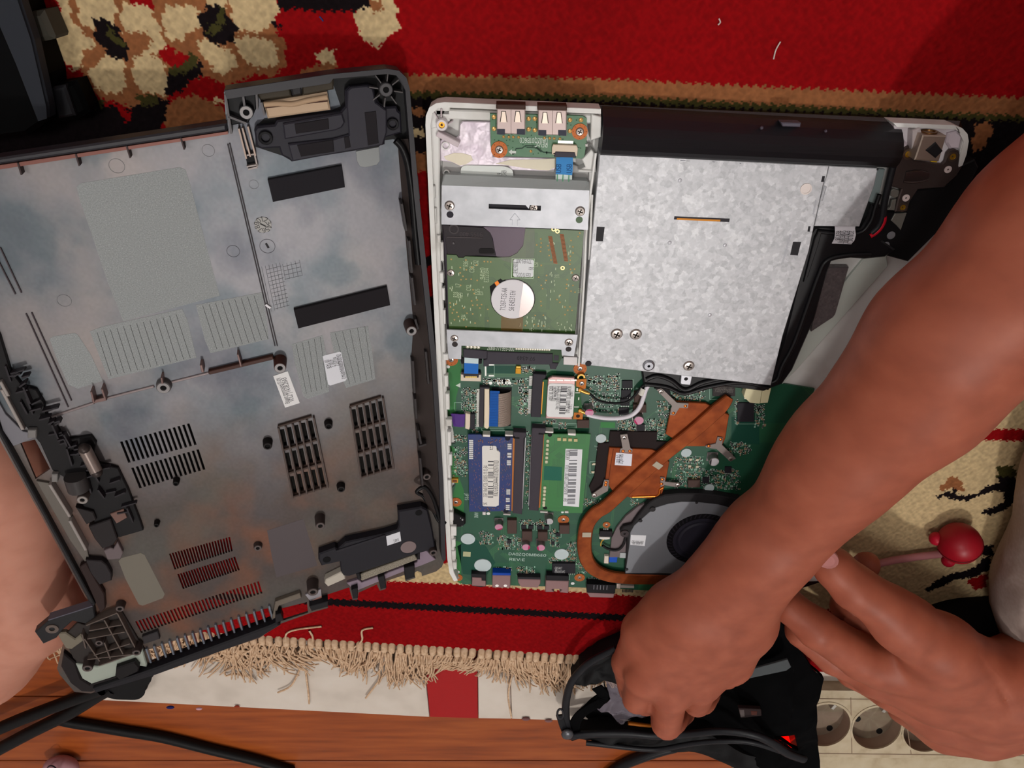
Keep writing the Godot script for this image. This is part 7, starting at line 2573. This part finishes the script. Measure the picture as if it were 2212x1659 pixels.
func socket_strip() -> void:
	full()
	var n := Vector3(0, cos(0.32), -sin(0.32))
	var o := Vector3(0, 0, 0)
	o = pt(1800, 1560, 0.012)
	fr = Transform3D(Basis(Vector3.RIGHT, n, Vector3.RIGHT.cross(n)), o)
	view(1652, 1239, 560)
	var cream := tri_mat("cream", noise_tex(0.02, [[0.0, Color8(168, 150, 122)], [0.5, Color8(188, 172, 144)], [1.0, Color8(196, 182, 156)]], 256, 23), 10.0, 0.45)
	var dusk := mat(160, 136, 118, 0.5)
	var t := thing("socket_strip", "cream multi-socket power strip with round recessed sockets, lower right", "power strip", pt(1100, 1300, -0.03))
	var m := MB.new()
	var y0 := -0.020
	m.slab(pl([-260, 1585, -230, 800, 2600, 860, 2600, 1900, -260, 1900], -0.012), y0, -0.012, 0.003)
	part("flange", m, cream, t)
	var body := pl([-150, 990, 2500, 1020, 2500, 1590, -150, 1560], 0)
	var cs := [[110, 1290], [520, 1292], [955, 1318], [1390, 1340], [1830, 1360]]
	var r := wl(212, 955, 1318, 0)
	var rings := []
	for c in cs:
		var q := p2(c[0], c[1], 0)
		var h := PackedVector2Array()
		for i in 32:
			h.append(q + Vector2(cos(TAU * i / 32), sin(TAU * i / 32)) * r)
		rings.append(h)
	m = MB.new()
	for i in cs.size() + 1:
		var x0 := -1.0 if i == 0 else p2(cs[i - 1][0], cs[i - 1][1]).x
		var x1 := 1.0 if i == cs.size() else p2(cs[i][0], cs[i][1]).x
		for piece in Geometry2D.intersect_polygons(body, PackedVector2Array([Vector2(x0, -1), Vector2(x1, -1), Vector2(x1, 1), Vector2(x0, 1)])):
			var left := [piece]
			for j in [i - 1, i]:
				if j >= 0 and j < cs.size():
					var nx := []
					for l in left:
						nx.append_array(Geometry2D.clip_polygons(l, rings[j]))
					left = nx
			for l in left:
				m.slab(l, -0.014, 0, 0)
	part("body", m, cream, t)
	var bad := 0
	for c in cs:
		var q := pt(c[0], c[1], 0)
		m = MB.new()
		m.lathe([Vector2(r, 0.0), Vector2(r * 0.97, -0.012), Vector2(0, -0.012)], Vector3(q.x, 0, q.z), 36)
		var so := part("socket", m, dusk, t)
		m = MB.new()
		m.ring(q, r * 0.98, r * 1.07, -0.001, 0.0005, 36)
		part("socket_rim", m, cream, so)
		for d in [[-0.50, -0.16], [0.46, 0.42]]:
			m = MB.new()
			m.disc(Vector3(q.x + r * d[0], 0, q.z + r * d[1] + r * 0.2), r * 0.13, -0.012, -0.0116, 0, 16)
			part("pin_hole", m, mat(16, 13, 12, 0.7), so)
		m = MB.new()
		m.box(q.x + r * 0.3, q.z - r * 0.74, r * 0.14, r * 0.24, -0.012, -0.002, 0.6, 0.0003)
		part("earth_clip", m, mat(176, 172, 164, 0.3, 0.6), so)
	m = MB.new()
	for a in [[-100, 1062, 2500, 1096], [-100, 1530, 2500, 1560], [735, 1060, 745, 1540], [325, 1060, 335, 1530], [1180, 1075, 1250, 1540]]:
		bar(m, a[0], a[1], a[2], a[3], 0.0006, -0.0002, 0.0003)
	stuff(part("panel_lines", m, mat(142, 120, 100, 0.6), t))
	m = MB.new()
	m.slab(pl([60, 1330, 190, 1325, 240, 1520, 90, 1500], 0.002), -0.004, 0.002, 0.0006)
	part("switch", m, mat(220, 20, 10, 0.3, 0, {"emission_enabled": true, "emission": Color(1.0, 0.05, 0.02), "emission_energy_multiplier": 0.8}), t, "glowing red switch")
	var l := OmniLight3D.new()
	l.name = "switch_glow"
	l.position = pt(140, 1420, 0.006) - org
	l.light_color = Color(1, 0.06, 0.03)
	l.light_energy = 0.00006
	l.light_size = 0.01
	l.omni_range = 2.0
	l.omni_attenuation = 2.0
	l.shadow_enabled = true
	t.add_child(l)
	m = MB.new()
	m.slab(round_poly(pl([320, 1650, 400, 1625, 470, 1650, 470, 1690, 320, 1690], -0.011), 0.004), -0.013, -0.0112, 0.0003)
	part("green_mark", m, mat(90, 120, 70, 0.5), t)

func pouch() -> void:
	view(1180, 1239, 560)
	var cloth := tri_mat("pouch_cloth", noise_tex(0.2, [[0.0, Color8(8, 8, 9)], [1.0, Color8(15, 14, 17)]], 256, 90), 60.0, 0.62)
	var lining := mat(5, 5, 6, 0.8, 0, {"metallic_specular": 0.15})
	var t := thing("zip_pouch", "open black zip pouch lying over the rug fringe with a hand inside", "pouch", pt(1200, 1300, -0.012))
	var f := FastNoiseLite.new()
	f.seed = 5
	f.frequency = 22.0
	f.fractal_octaves = 3
	var xr := pt(1900, 1300, 0.02).x
	var xl := pt(1300, 1300, 0.02).x
	var zb := pt(1300, 1400, 0.02).z
	var inside := func(x: float, z: float) -> float:
		var lift := smoothstep(xl, xr, x) * 0.036 * smoothstep(zb - 0.14, zb - 0.02, z)
		return -0.004 + lift + f.get_noise_2d(x, z) * 0.007
	var m := MB.new()
	var whole := pl([560, 660, 800, 560, 1930, 380, 2110, 580, 2240, 740, 2330, 800, 2250, 960, 2230, 1120, 2255, 1300, 2265, 1540, 1500, 1500, 1200, 1400, 380, 1400, 290, 1340, 400, 1240, 520, 1160, 500, 1060, 440, 960, 620, 920, 600, 780], 0.01)
	var gap := pl([1925, 1362, 2100, 1318, 2150, 1505, 2040, 1430], 0.03)
	var gx := p2(2030, 1400, 0.03).x
	for half in [PackedVector2Array([Vector2(-1, -1), Vector2(gx, -1), Vector2(gx, 1), Vector2(-1, 1)]), PackedVector2Array([Vector2(gx, -1), Vector2(1, -1), Vector2(1, 1), Vector2(gx, 1)])]:
		for q in Geometry2D.intersect_polygons(whole, half):
			for piece in Geometry2D.clip_polygons(q, gap):
				drape(m, piece, inside, 0.006, 0.004)
	part("lining", m, lining, t)
	m = MB.new()
	var side := func(x: float, z: float) -> float: return 0.014 + f.get_noise_2d(x * 1.4, z * 1.4) * 0.008
	drape(m, pl([700, 580, 560, 650, 400, 735, 290, 828, 215, 925, 430, 940, 620, 930, 640, 780, 760, 700], 0.014), side, 0.005, 0.016)
	part("side_panel", m, cloth, t)
	m = MB.new()
	var front := func(x: float, z: float) -> float: return 0.012 + smoothstep(xl, xr, x) * 0.020 + f.get_noise_2d(x * 1.2 + 3, z * 1.2) * 0.006
	drape(m, pl([190, 1385, 700, 1370, 1200, 1385, 1750, 1395, 2000, 1470, 2150, 1548, 2250, 1565, 1500, 1545, 1100, 1540, 900, 1530, 560, 1480, 380, 1455, 220, 1440], 0.014), front, 0.005, 0.012)
	part("front_panel", m, cloth, t)
	var zipm := mat(24, 24, 28, 0.42)
	var k := 0
	for a in [[[600, 640, 0.026], [400, 740, 0.024], [290, 832, 0.022], [215, 930, 0.020], [178, 1040, 0.018], [165, 1150, 0.016], [175, 1280, 0.015], [200, 1385, 0.016]], [[190, 1388, 0.016], [400, 1368, 0.018], [700, 1366, 0.020], [950, 1385, 0.022], [1200, 1370, 0.026], [1500, 1345, 0.033], [1750, 1372, 0.038], [1920, 1440, 0.040], [2060, 1535, 0.040], [2200, 1585, 0.038]], [[340, 1445, 0.012], [560, 1470, 0.014], [850, 1500, 0.016], [1000, 1495, 0.018], [1250, 1450, 0.024], [1500, 1430, 0.030], [1750, 1440, 0.034], [2000, 1515, 0.036]]]:
		m = MB.new()
		var w := []
		for q in a:
			w.append(pt(q[0], q[1], q[2]))
		m.tube(curve(w, 5), [0.0030, 0.0036, 0.0026][k], 10, 0.7)
		part(["zip_edge", "zip_edge", "seam_piping"][k], m, zipm, t)
		k += 1
	m = MB.new()
	var w := []
	for q in [[245, 1350, 0.014], [245, 1270, 0.014], [300, 1190, 0.013], [390, 1130, 0.012], [470, 1080, 0.010], [480, 1020, 0.008], [430, 965, 0.008]]:
		w.append(pt(q[0], q[1], q[2]))
	m.strip(curve(w, 4), wl(92, 350, 1150), 0.0012, 0.0003)
	part("inner_strap", m, lining, t)
	# zip pull
	m = MB.new()
	m.strip(p3([175, 1375, 140, 1290, 112, 1200], 0.016), 0.0055, 0.0014, 0.0004)
	var zp := part("zip_pull", m, mat(30, 30, 33, 0.35, 0.5), t)
	m = MB.new()
	var ring := []
	for i in 15:
		var a := TAU * i / 14
		ring.append(pt(120 + cos(a) * 26, 1196 + sin(a) * 40, 0.017))
	m.tube(ring, 0.0009, 8)
	part("pull_ring", m, mat(60, 60, 64, 0.3, 0.7), zp)
	m = MB.new()
	m.ball(pt(180, 1370, 0.019), 0.0050, 6, Vector3(1, 0.6, 1.2))
	part("zip_slider", m, mat(90, 90, 94, 0.35, 0.6), zp)
	# things in the pouch
	m = MB.new()
	m.slab(pl([1700, 835, 2060, 735, 2090, 800, 2050, 830, 1690, 905], 0.022), 0.0205, 0.022, 0.0003)
	var gt := single("grey_tape", m, mat(72, 76, 78, 0.5), "flat grey strap lying across the pouch beside the hand", "strap", pt(1880, 820, 0.02))
	m = MB.new()
	m.slab(round_poly(pl([1640, 1150, 1835, 1160, 1840, 1215, 1660, 1235], 0.026), 0.001), 0.023, 0.026, 0.0004)
	org = pt(1740, 1190, 0.02)
	var us := thing("memory_stick", "small dark plug with a metal end lying in the pouch", "plug", pt(1740, 1190, 0.023))
	part("plug_body", m, mat(40, 28, 28, 0.4), us)
	m = MB.new()
	m.slab(pl([1648, 1165, 1690, 1166, 1695, 1222, 1660, 1226], 0.0264), 0.0225, 0.0264, 0.0003)
	part("metal_end", m, mat(110, 100, 98, 0.35, 0.6), us)
	m = MB.new()
	m.slab(pl([1745, 1175, 1800, 1178, 1800, 1208, 1750, 1212], 0.0263), 0.0225, 0.0263, 0.0003)
	part("brown_inset", m, mat(74, 38, 30, 0.5), us)
	m = MB.new()
	var film := func(x: float, z: float) -> float: return 0.008 + f.get_noise_2d(x * 3, z * 3) * 0.007
	drape(m, pl([510, 950, 640, 930, 700, 1130, 860, 1230, 640, 1290, 560, 1230, 430, 1200, 500, 1140, 560, 1140], 0.01), film, 0.004, 0.0004)
	single("plastic_bag", m, mat(150, 140, 150, 0.35, 0, {"transparency": 1, "albedo_color": Color8(156, 146, 158, 110)}), "crumpled clear plastic bag sticking out of the pouch beside the hand", "plastic bag", pt(600, 1100, 0.004))
	m = MB.new()
	m.tube(curve(p3([700, 1275, 850, 1295, 1000, 1310, 1220, 1330], 0.006), 4), 0.0016, 8)
	single("orange_wire", m, mat(176, 100, 24, 0.5), "orange wire inside the pouch below the hand", "wire", pt(900, 1300, 0.004))

# ---------------------------------------------------------------- people
class Flesh:
	var lo := Vector3()
	var n := Vector3i()
	var c := 0.004
	var base := PackedFloat32Array()
	var f := PackedFloat32Array()

	func _init(a: Vector3, b: Vector3, cell: float) -> void:
		lo = a
		c = cell
		n = Vector3i(((b - a) / cell).ceil()) + Vector3i.ONE
		base.resize(n.x * n.y * n.z)
		base.fill(1.0)

	static func cone(p: Vector3, a: Vector3, b: Vector3, ra: float, rb: float) -> float:
		var ab := b - a
		var t := clampf((p - a).dot(ab) / ab.length_squared(), 0, 1)
		return p.distance_to(a + ab * t) - lerpf(ra, rb, t)

	func reach(bones: Array, more: float) -> Array:
		var u := Vector3.INF
		var w := -Vector3.INF
		for q in bones:
			for k in 2:
				var r: float = q[2 + k] + more
				u = u.min(q[k] - Vector3.ONE * r)
				w = w.max(q[k] + Vector3.ONE * r)
		var i0 := Vector3i(((u - lo) / c).floor()).clamp(Vector3i.ZERO, n - Vector3i.ONE)
		var i1 := Vector3i(((w - lo) / c).ceil()).clamp(Vector3i.ZERO, n - Vector3i.ONE)
		return [i0, i1]

	static func smin(a: float, b: float, k: float) -> float:
		var h := maxf(k - absf(a - b), 0.0) / k
		return minf(a, b) - h * h * k * 0.25

	func add(bones: Array, k: float) -> void:            # bones that melt into each other
		for q in bones:
			var e := reach([q], k + c * 2)
			for z in range(e[0].z, e[1].z + 1):
				for y in range(e[0].y, e[1].y + 1):
					var i: int = (z * n.y + y) * n.x + e[0].x
					for x in range(e[0].x, e[1].x + 1):
						base[i] = smin(base[i], cone(lo + Vector3(x, y, z) * c, q[0], q[1], q[2], q[3]), k)
						i += 1

	func start() -> void:
		f = base.duplicate()

	func finger(bones: Array, k: float, own := 0.003) -> void:   # a chain of its own that joins only the palm
		var e := reach(bones, k + c * 2)
		for z in range(e[0].z, e[1].z + 1):
			for y in range(e[0].y, e[1].y + 1):
				var i: int = (z * n.y + y) * n.x + e[0].x
				for x in range(e[0].x, e[1].x + 1):
					var p := lo + Vector3(x, y, z) * c
					var d := 1.0
					for q in bones:
						d = smin(d, cone(p, q[0], q[1], q[2], q[3]), own)
					f[i] = minf(f[i], smin(base[i], d, k))
					i += 1

	func carve(bones: Array, k: float) -> void:
		for q in bones:
			var e := reach([q], k + c * 2)
			for z in range(e[0].z, e[1].z + 1):
				for y in range(e[0].y, e[1].y + 1):
					var i: int = (z * n.y + y) * n.x + e[0].x
					for x in range(e[0].x, e[1].x + 1):
						f[i] = -smin(-f[i], cone(lo + Vector3(x, y, z) * c, q[0], q[1], q[2], q[3]), k)
						i += 1

	func at(p: Vector3) -> float:
		var g := ((p - lo) / c).clamp(Vector3.ZERO, Vector3(n) - Vector3.ONE * 1.001)
		var i := Vector3i(g)
		var t := g - Vector3(i)
		var o := (i.z * n.y + i.y) * n.x + i.x
		var sy := n.x
		var sz := n.x * n.y
		var a := lerpf(lerpf(f[o], f[o + 1], t.x), lerpf(f[o + sy], f[o + sy + 1], t.x), t.y)
		var b := lerpf(lerpf(f[o + sz], f[o + sz + 1], t.x), lerpf(f[o + sz + sy], f[o + sz + sy + 1], t.x), t.y)
		return lerpf(a, b, t.z)

	func skin(m: MB) -> void:
		var sx := 1
		var sy := n.x
		var sz := n.x * n.y
		var where := {}
		var pts := PackedVector3Array()
		var off := [0, sx, sy, sx + sy, sz, sz + sx, sz + sy, sz + sx + sy]
		var cor := [Vector3(0, 0, 0), Vector3(1, 0, 0), Vector3(0, 1, 0), Vector3(1, 1, 0), Vector3(0, 0, 1), Vector3(1, 0, 1), Vector3(0, 1, 1), Vector3(1, 1, 1)]
		var edges := [[0, 1], [2, 3], [4, 5], [6, 7], [0, 2], [1, 3], [4, 6], [5, 7], [0, 4], [1, 5], [2, 6], [3, 7]]
		for z in n.z - 1:
			for y in n.y - 1:
				var i := (z * n.y + y) * n.x
				for x in n.x - 1:
					var v := f[i]
					if absf(v) < c * 1.8:
						var neg := 0
						for o in off:
							if f[i + o] < 0:
								neg += 1
						if neg > 0 and neg < 8:
							var s := Vector3()
							var k := 0
							for e in edges:
								var a := f[i + off[e[0]]]
								var b := f[i + off[e[1]]]
								if (a < 0) != (b < 0):
									s += cor[e[0]].lerp(cor[e[1]], a / (a - b))
									k += 1
							where[i] = pts.size()
							pts.append(lo + (Vector3(x, y, z) + s / k) * c)
					i += 1
		var nr := PackedVector3Array()
		var h := c * 0.6
		for p in pts:
			nr.append(Vector3(at(p + Vector3(h, 0, 0)) - at(p - Vector3(h, 0, 0)), at(p + Vector3(0, h, 0)) - at(p - Vector3(0, h, 0)), at(p + Vector3(0, 0, h)) - at(p - Vector3(0, 0, h))).normalized())
		for i in where:
			for ax in [[sx, sy, sz], [sy, sz, sx], [sz, sx, sy]]:
				var a := f[i]
				var b := f[i + ax[0]]
				if (a < 0) != (b < 0):
					var q := [i, i - ax[1], i - ax[1] - ax[2], i - ax[2]]
					if where.has(q[1]) and where.has(q[2]) and where.has(q[3]):
						var j := [where[q[0]], where[q[1]], where[q[2]], where[q[3]]]
						if a > 0:
							j.reverse()
						m.trin(pts[j[0]], pts[j[1]], pts[j[2]], nr[j[0]], nr[j[1]], nr[j[2]])
						m.trin(pts[j[0]], pts[j[2]], pts[j[3]], nr[j[0]], nr[j[2]], nr[j[3]])

func joint(a: Array) -> Vector3:
	return pt(a[0], a[1], a[2])

func chain(a: Array) -> Array:          # [x, y, height, radius] measured points -> bones
	var r := []
	for i in a.size() - 1:
		r.append([joint(a[i]), joint(a[i + 1]), a[i][3], a[i + 1][3]])
	return r

func person() -> void:
	fr = Transform3D()
	full()
	var tone := tri_mat("skin", noise_tex(0.02, [[0.0, Color8(140, 72, 51)], [0.5, Color8(157, 83, 60)], [1.0, Color8(170, 95, 70)]], 256, 33, 4), 9.0, 0.5, 0, null, 0, {"subsurf_scatter_enabled": true, "subsurf_scatter_strength": 0.12, "metallic_specular": 0.4})
	var o := Vector3(0.5, 0, 0.1)
	var t := thing("person", "person in a pale shirt reaching both bare arms over the laptop into the pouch", "person", o)
	# right arm and hand
	var m := MB.new()
	var far_e := pt(2560, 120, 0.135)
	var fl := Flesh.new(Vector3(0.03, -0.004, -0.25), Vector3(0.46, 0.15, 0.34), 0.0032)
	fl.add(chain([[2650, 170, 0.088, 0.036], [2285, 495, 0.082, 0.034], [2040, 735, 0.075, 0.032], [1825, 980, 0.060, 0.028], [1690, 1150, 0.050, 0.0245]]), 0.016)
	fl.add(chain([[2580, 260, 0.084, 0.032], [2235, 595, 0.078, 0.031], [1980, 855, 0.070, 0.029], [1782, 1035, 0.057, 0.0235], [1655, 1195, 0.049, 0.0205]]), 0.016)
	fl.add(chain([[1655, 1160, 0.050, 0.0230], [1482, 1325, 0.050, 0.0168], [1398, 1455, 0.047, 0.0128]]), 0.013)
	fl.add(chain([[1650, 1175, 0.051, 0.0225], [1540, 1340, 0.052, 0.0170], [1454, 1482, 0.049, 0.0134]]), 0.013)
	fl.add(chain([[1652, 1190, 0.050, 0.0215], [1580, 1345, 0.050, 0.0165], [1522, 1460, 0.047, 0.0130]]), 0.013)
	fl.add(chain([[1650, 1205, 0.048, 0.0195], [1614, 1345, 0.046, 0.0160], [1584, 1430, 0.042, 0.0135]]), 0.013)
	fl.add(chain([[1620, 1200, 0.048, 0.0195], [1480, 1315, 0.044, 0.0165], [1394, 1365, 0.038, 0.0132]]), 0.013)
	fl.start()
	fl.finger(chain([[1420, 1410, 0.046, 0.0112], [1390, 1462, 0.046, 0.0118], [1376, 1508, 0.034, 0.0104], [1395, 1518, 0.018, 0.0090], [1425, 1505, 0.006, 0.0080]]), 0.009)
	fl.finger(chain([[1470, 1430, 0.048, 0.0112], [1448, 1500, 0.049, 0.0122], [1440, 1562, 0.038, 0.0110], [1455, 1558, 0.020, 0.0092], [1480, 1540, 0.008, 0.0082]]), 0.009)
	fl.finger(chain([[1535, 1420, 0.046, 0.0108], [1515, 1480, 0.046, 0.0115], [1505, 1516, 0.030, 0.0100], [1520, 1515, 0.017, 0.0088], [1535, 1500, 0.007, 0.0078]]), 0.009)
	fl.finger(chain([[1590, 1390, 0.041, 0.0098], [1576, 1435, 0.040, 0.0105], [1568, 1460, 0.026, 0.0088], [1572, 1462, 0.014, 0.0078], [1580, 1450, 0.006, 0.0070]]), 0.009)
	fl.finger(chain([[1440, 1315, 0.042, 0.014], [1390, 1362, 0.038, 0.0128], [1356, 1432, 0.030, 0.0112], [1362, 1490, 0.018, 0.0092]]), 0.009)
	fl.skin(m)
	# left arm and hand
	fl = Flesh.new(Vector3(0.09, -0.004, 0.03), Vector3(0.60, 0.15, 0.37), 0.0030)
	fl.add(chain([[2900, 1100, 0.10, 0.045], [2500, 1330, 0.075, 0.038], [2230, 1485, 0.052, 0.029]]), 0.016)
	fl.add(chain([[2230, 1455, 0.056, 0.026], [2150, 1490, 0.052, 0.026]]), 0.016)
	fl.add(chain([[2210, 1540, 0.046, 0.024], [2120, 1560, 0.042, 0.022]]), 0.016)
	fl.add(chain([[2150, 1480, 0.054, 0.026], [2020, 1440, 0.056, 0.021], [1900, 1432, 0.052, 0.0155]]), 0.013)
	fl.add(chain([[2140, 1520, 0.050, 0.026], [2020, 1490, 0.050, 0.021], [1890, 1462, 0.044, 0.0140]]), 0.013)
	fl.add(chain([[2130, 1550, 0.043, 0.024], [2030, 1540, 0.040, 0.018], [1920, 1495, 0.034, 0.0125]]), 0.013)
	fl.add(chain([[2120, 1575, 0.036, 0.021], [2040, 1570, 0.032, 0.016], [1950, 1530, 0.024, 0.0115]]), 0.013)
	fl.add(chain([[2130, 1450, 0.060, 0.020], [2030, 1400, 0.064, 0.0195], [1945, 1345, 0.064, 0.0165]]), 0.013)
	fl.start()
	fl.finger(chain([[1960, 1350, 0.064, 0.0165], [1915, 1315, 0.063, 0.0150], [1845, 1268, 0.058, 0.0135], [1800, 1225, 0.052, 0.0118], [1772, 1200, 0.048, 0.0095]]), 0.010)
	fl.finger(chain([[1930, 1440, 0.053, 0.0155], [1860, 1420, 0.052, 0.0145], [1765, 1358, 0.050, 0.0128], [1705, 1310, 0.040, 0.0105], [1690, 1275, 0.030, 0.0085]]), 0.006)
	fl.finger(chain([[1910, 1470, 0.042, 0.0130], [1800, 1420, 0.034, 0.0115], [1730, 1365, 0.026, 0.0100], [1720, 1320, 0.018, 0.0085]]), 0.006)
	fl.finger(chain([[1930, 1400, 0.040, 0.0110], [1830, 1310, 0.028, 0.0105], [1835, 1262, 0.028, 0.0095], [1872, 1220, 0.030, 0.0086]]), 0.005)
	fl.finger(chain([[1930, 1500, 0.030, 0.0115], [1840, 1455, 0.020, 0.0100], [1780, 1400, 0.014, 0.0088]]), 0.005)
	fl.carve(chain([[1842, 1240, 0.0705, 0.0010], [1826, 1262, 0.0728, 0.0013], [1802, 1284, 0.0700, 0.0010]]), 0.002)
	fl.carve(chain([[1832, 1234, 0.0700, 0.0008], [1812, 1254, 0.0718, 0.0010], [1794, 1272, 0.0690, 0.0008]]), 0.002)
	fl.carve(chain([[2128, 1425, 0.081, 0.0012], [2165, 1490, 0.0815, 0.0012], [2190, 1560, 0.073, 0.0012]]), 0.004)
	fl.skin(m)
	# upper arms, out of the frame
	fl = Flesh.new(Vector3(0.30, -0.01, -0.45), Vector3(1.0, 0.62, 0.45), 0.012)
	var e1 := pt(2650, 170, 0.088)
	var e2 := pt(2900, 1100, 0.10)
	fl.add([[e1 + (pt(2285, 495, 0.082) - e1) * 0.15, e1, 0.036, 0.038], [e1, Vector3(0.72, 0.42, -0.20), 0.038, 0.056], [e2 + (pt(2500, 1330, 0.075) - e2) * 0.3, e2, 0.042, 0.046], [e2, Vector3(0.76, 0.40, 0.16), 0.046, 0.056], [Vector3(0.72, 0.42, -0.20), Vector3(0.76, 0.40, 0.16), 0.06, 0.06]], 0.03)
	fl.start()
	fl.skin(m)
	part("body", m, tone, t)
	# nails
	var nail := mat(176, 116, 112, 0.35)
	m = MB.new()
	var np := pt(1786, 1208, 0.0605)
	var dir := (pt(1772, 1200, 0.05) - pt(1800, 1225, 0.052)).normalized()
	m.lathe([Vector2(0.0062, -0.0012), Vector2(0.0058, 0.0002), Vector2(0.0036, 0.0012), Vector2(0, 0.0015)], np, 16, Basis(dir * 1.3, Vector3.UP, dir.cross(Vector3.UP)))
	part("thumb_nail", m, nail, t)
	# shirt, and a black form added where its shadow falls on the rug
	fl = Flesh.new(Vector3(0.24, -0.004, -0.42), Vector3(1.02, 0.66, 0.42), 0.012)
	fl.add(chain([[2560, 960, 0.045, 0.048], [2420, 1110, 0.042, 0.038], [2312, 1280, 0.034, 0.033], [2285, 1390, 0.030, 0.032]]), 0.05)
	fl.add([[Vector3(0.70, 0.40, -0.18), Vector3(0.74, 0.40, 0.14), 0.085, 0.085], [Vector3(0.74, 0.36, -0.1), Vector3(0.78, 0.10, -0.02), 0.12, 0.14], [Vector3(0.75, 0.36, 0.1), Vector3(0.78, 0.10, 0.08), 0.12, 0.14], [Vector3(0.70, 0.12, 0.05), pt(2560, 960, 0.045), 0.10, 0.05]], 0.06)
	fl.start()
	m = MB.new()
	fl.skin(m)
	part("shirt", m, tri_mat("shirt", noise_tex(0.3, [[0.0, Color8(150, 132, 124)], [1.0, Color8(174, 156, 148)]], 128, 66), 8.0, 0.9, 0, noise_tex(0.012, [[0.0, Color.BLACK], [1.0, Color.WHITE]], 256, 67, 2), 0.4), t)
	fl = Flesh.new(Vector3(0.16, -0.004, 0.04), Vector3(0.75, 0.16, 0.36), 0.007)
	fl.add(chain([[1950, 1330, 0.002, 0.005], [2070, 1345, 0.008, 0.014], [2300, 1345, 0.018, 0.028], [2600, 1340, 0.03, 0.04]]), 0.02)
	fl.start()
	m = MB.new()
	fl.skin(m)
	part("shirt_shadow", m, mat(12, 10, 11, 0.8), t)
	# the other person's bent knee under the cover
	fl = Flesh.new(Vector3(-0.78, -0.004, -0.22), Vector3(-0.2, 0.12, 0.46), 0.0065)
	fl.add(chain([[-300, 760, 0.036, 0.038], [-10, 1030, 0.032, 0.034], [60, 1290, 0.030, 0.032]]), 0.03)
	fl.add(chain([[60, 1290, 0.030, 0.032], [-60, 1400, 0.034, 0.036], [-420, 1600, 0.040, 0.045]]), 0.03)
	fl.start()
	m = MB.new()
	fl.skin(m)
	var t2 := thing("person", "bare bent knee of a second person beside the cover's lower left edge", "person", pt(0, 1300, 0))
	part("leg", m, tri_mat("skin_pale", noise_tex(0.02, [[0.0, Color8(176, 118, 98)], [0.5, Color8(190, 132, 112)], [1.0, Color8(196, 140, 120)]], 256, 34, 4), 9.0, 0.55, 0, null, 0, {"subsurf_scatter_enabled": true, "subsurf_scatter_strength": 0.12}), t2)
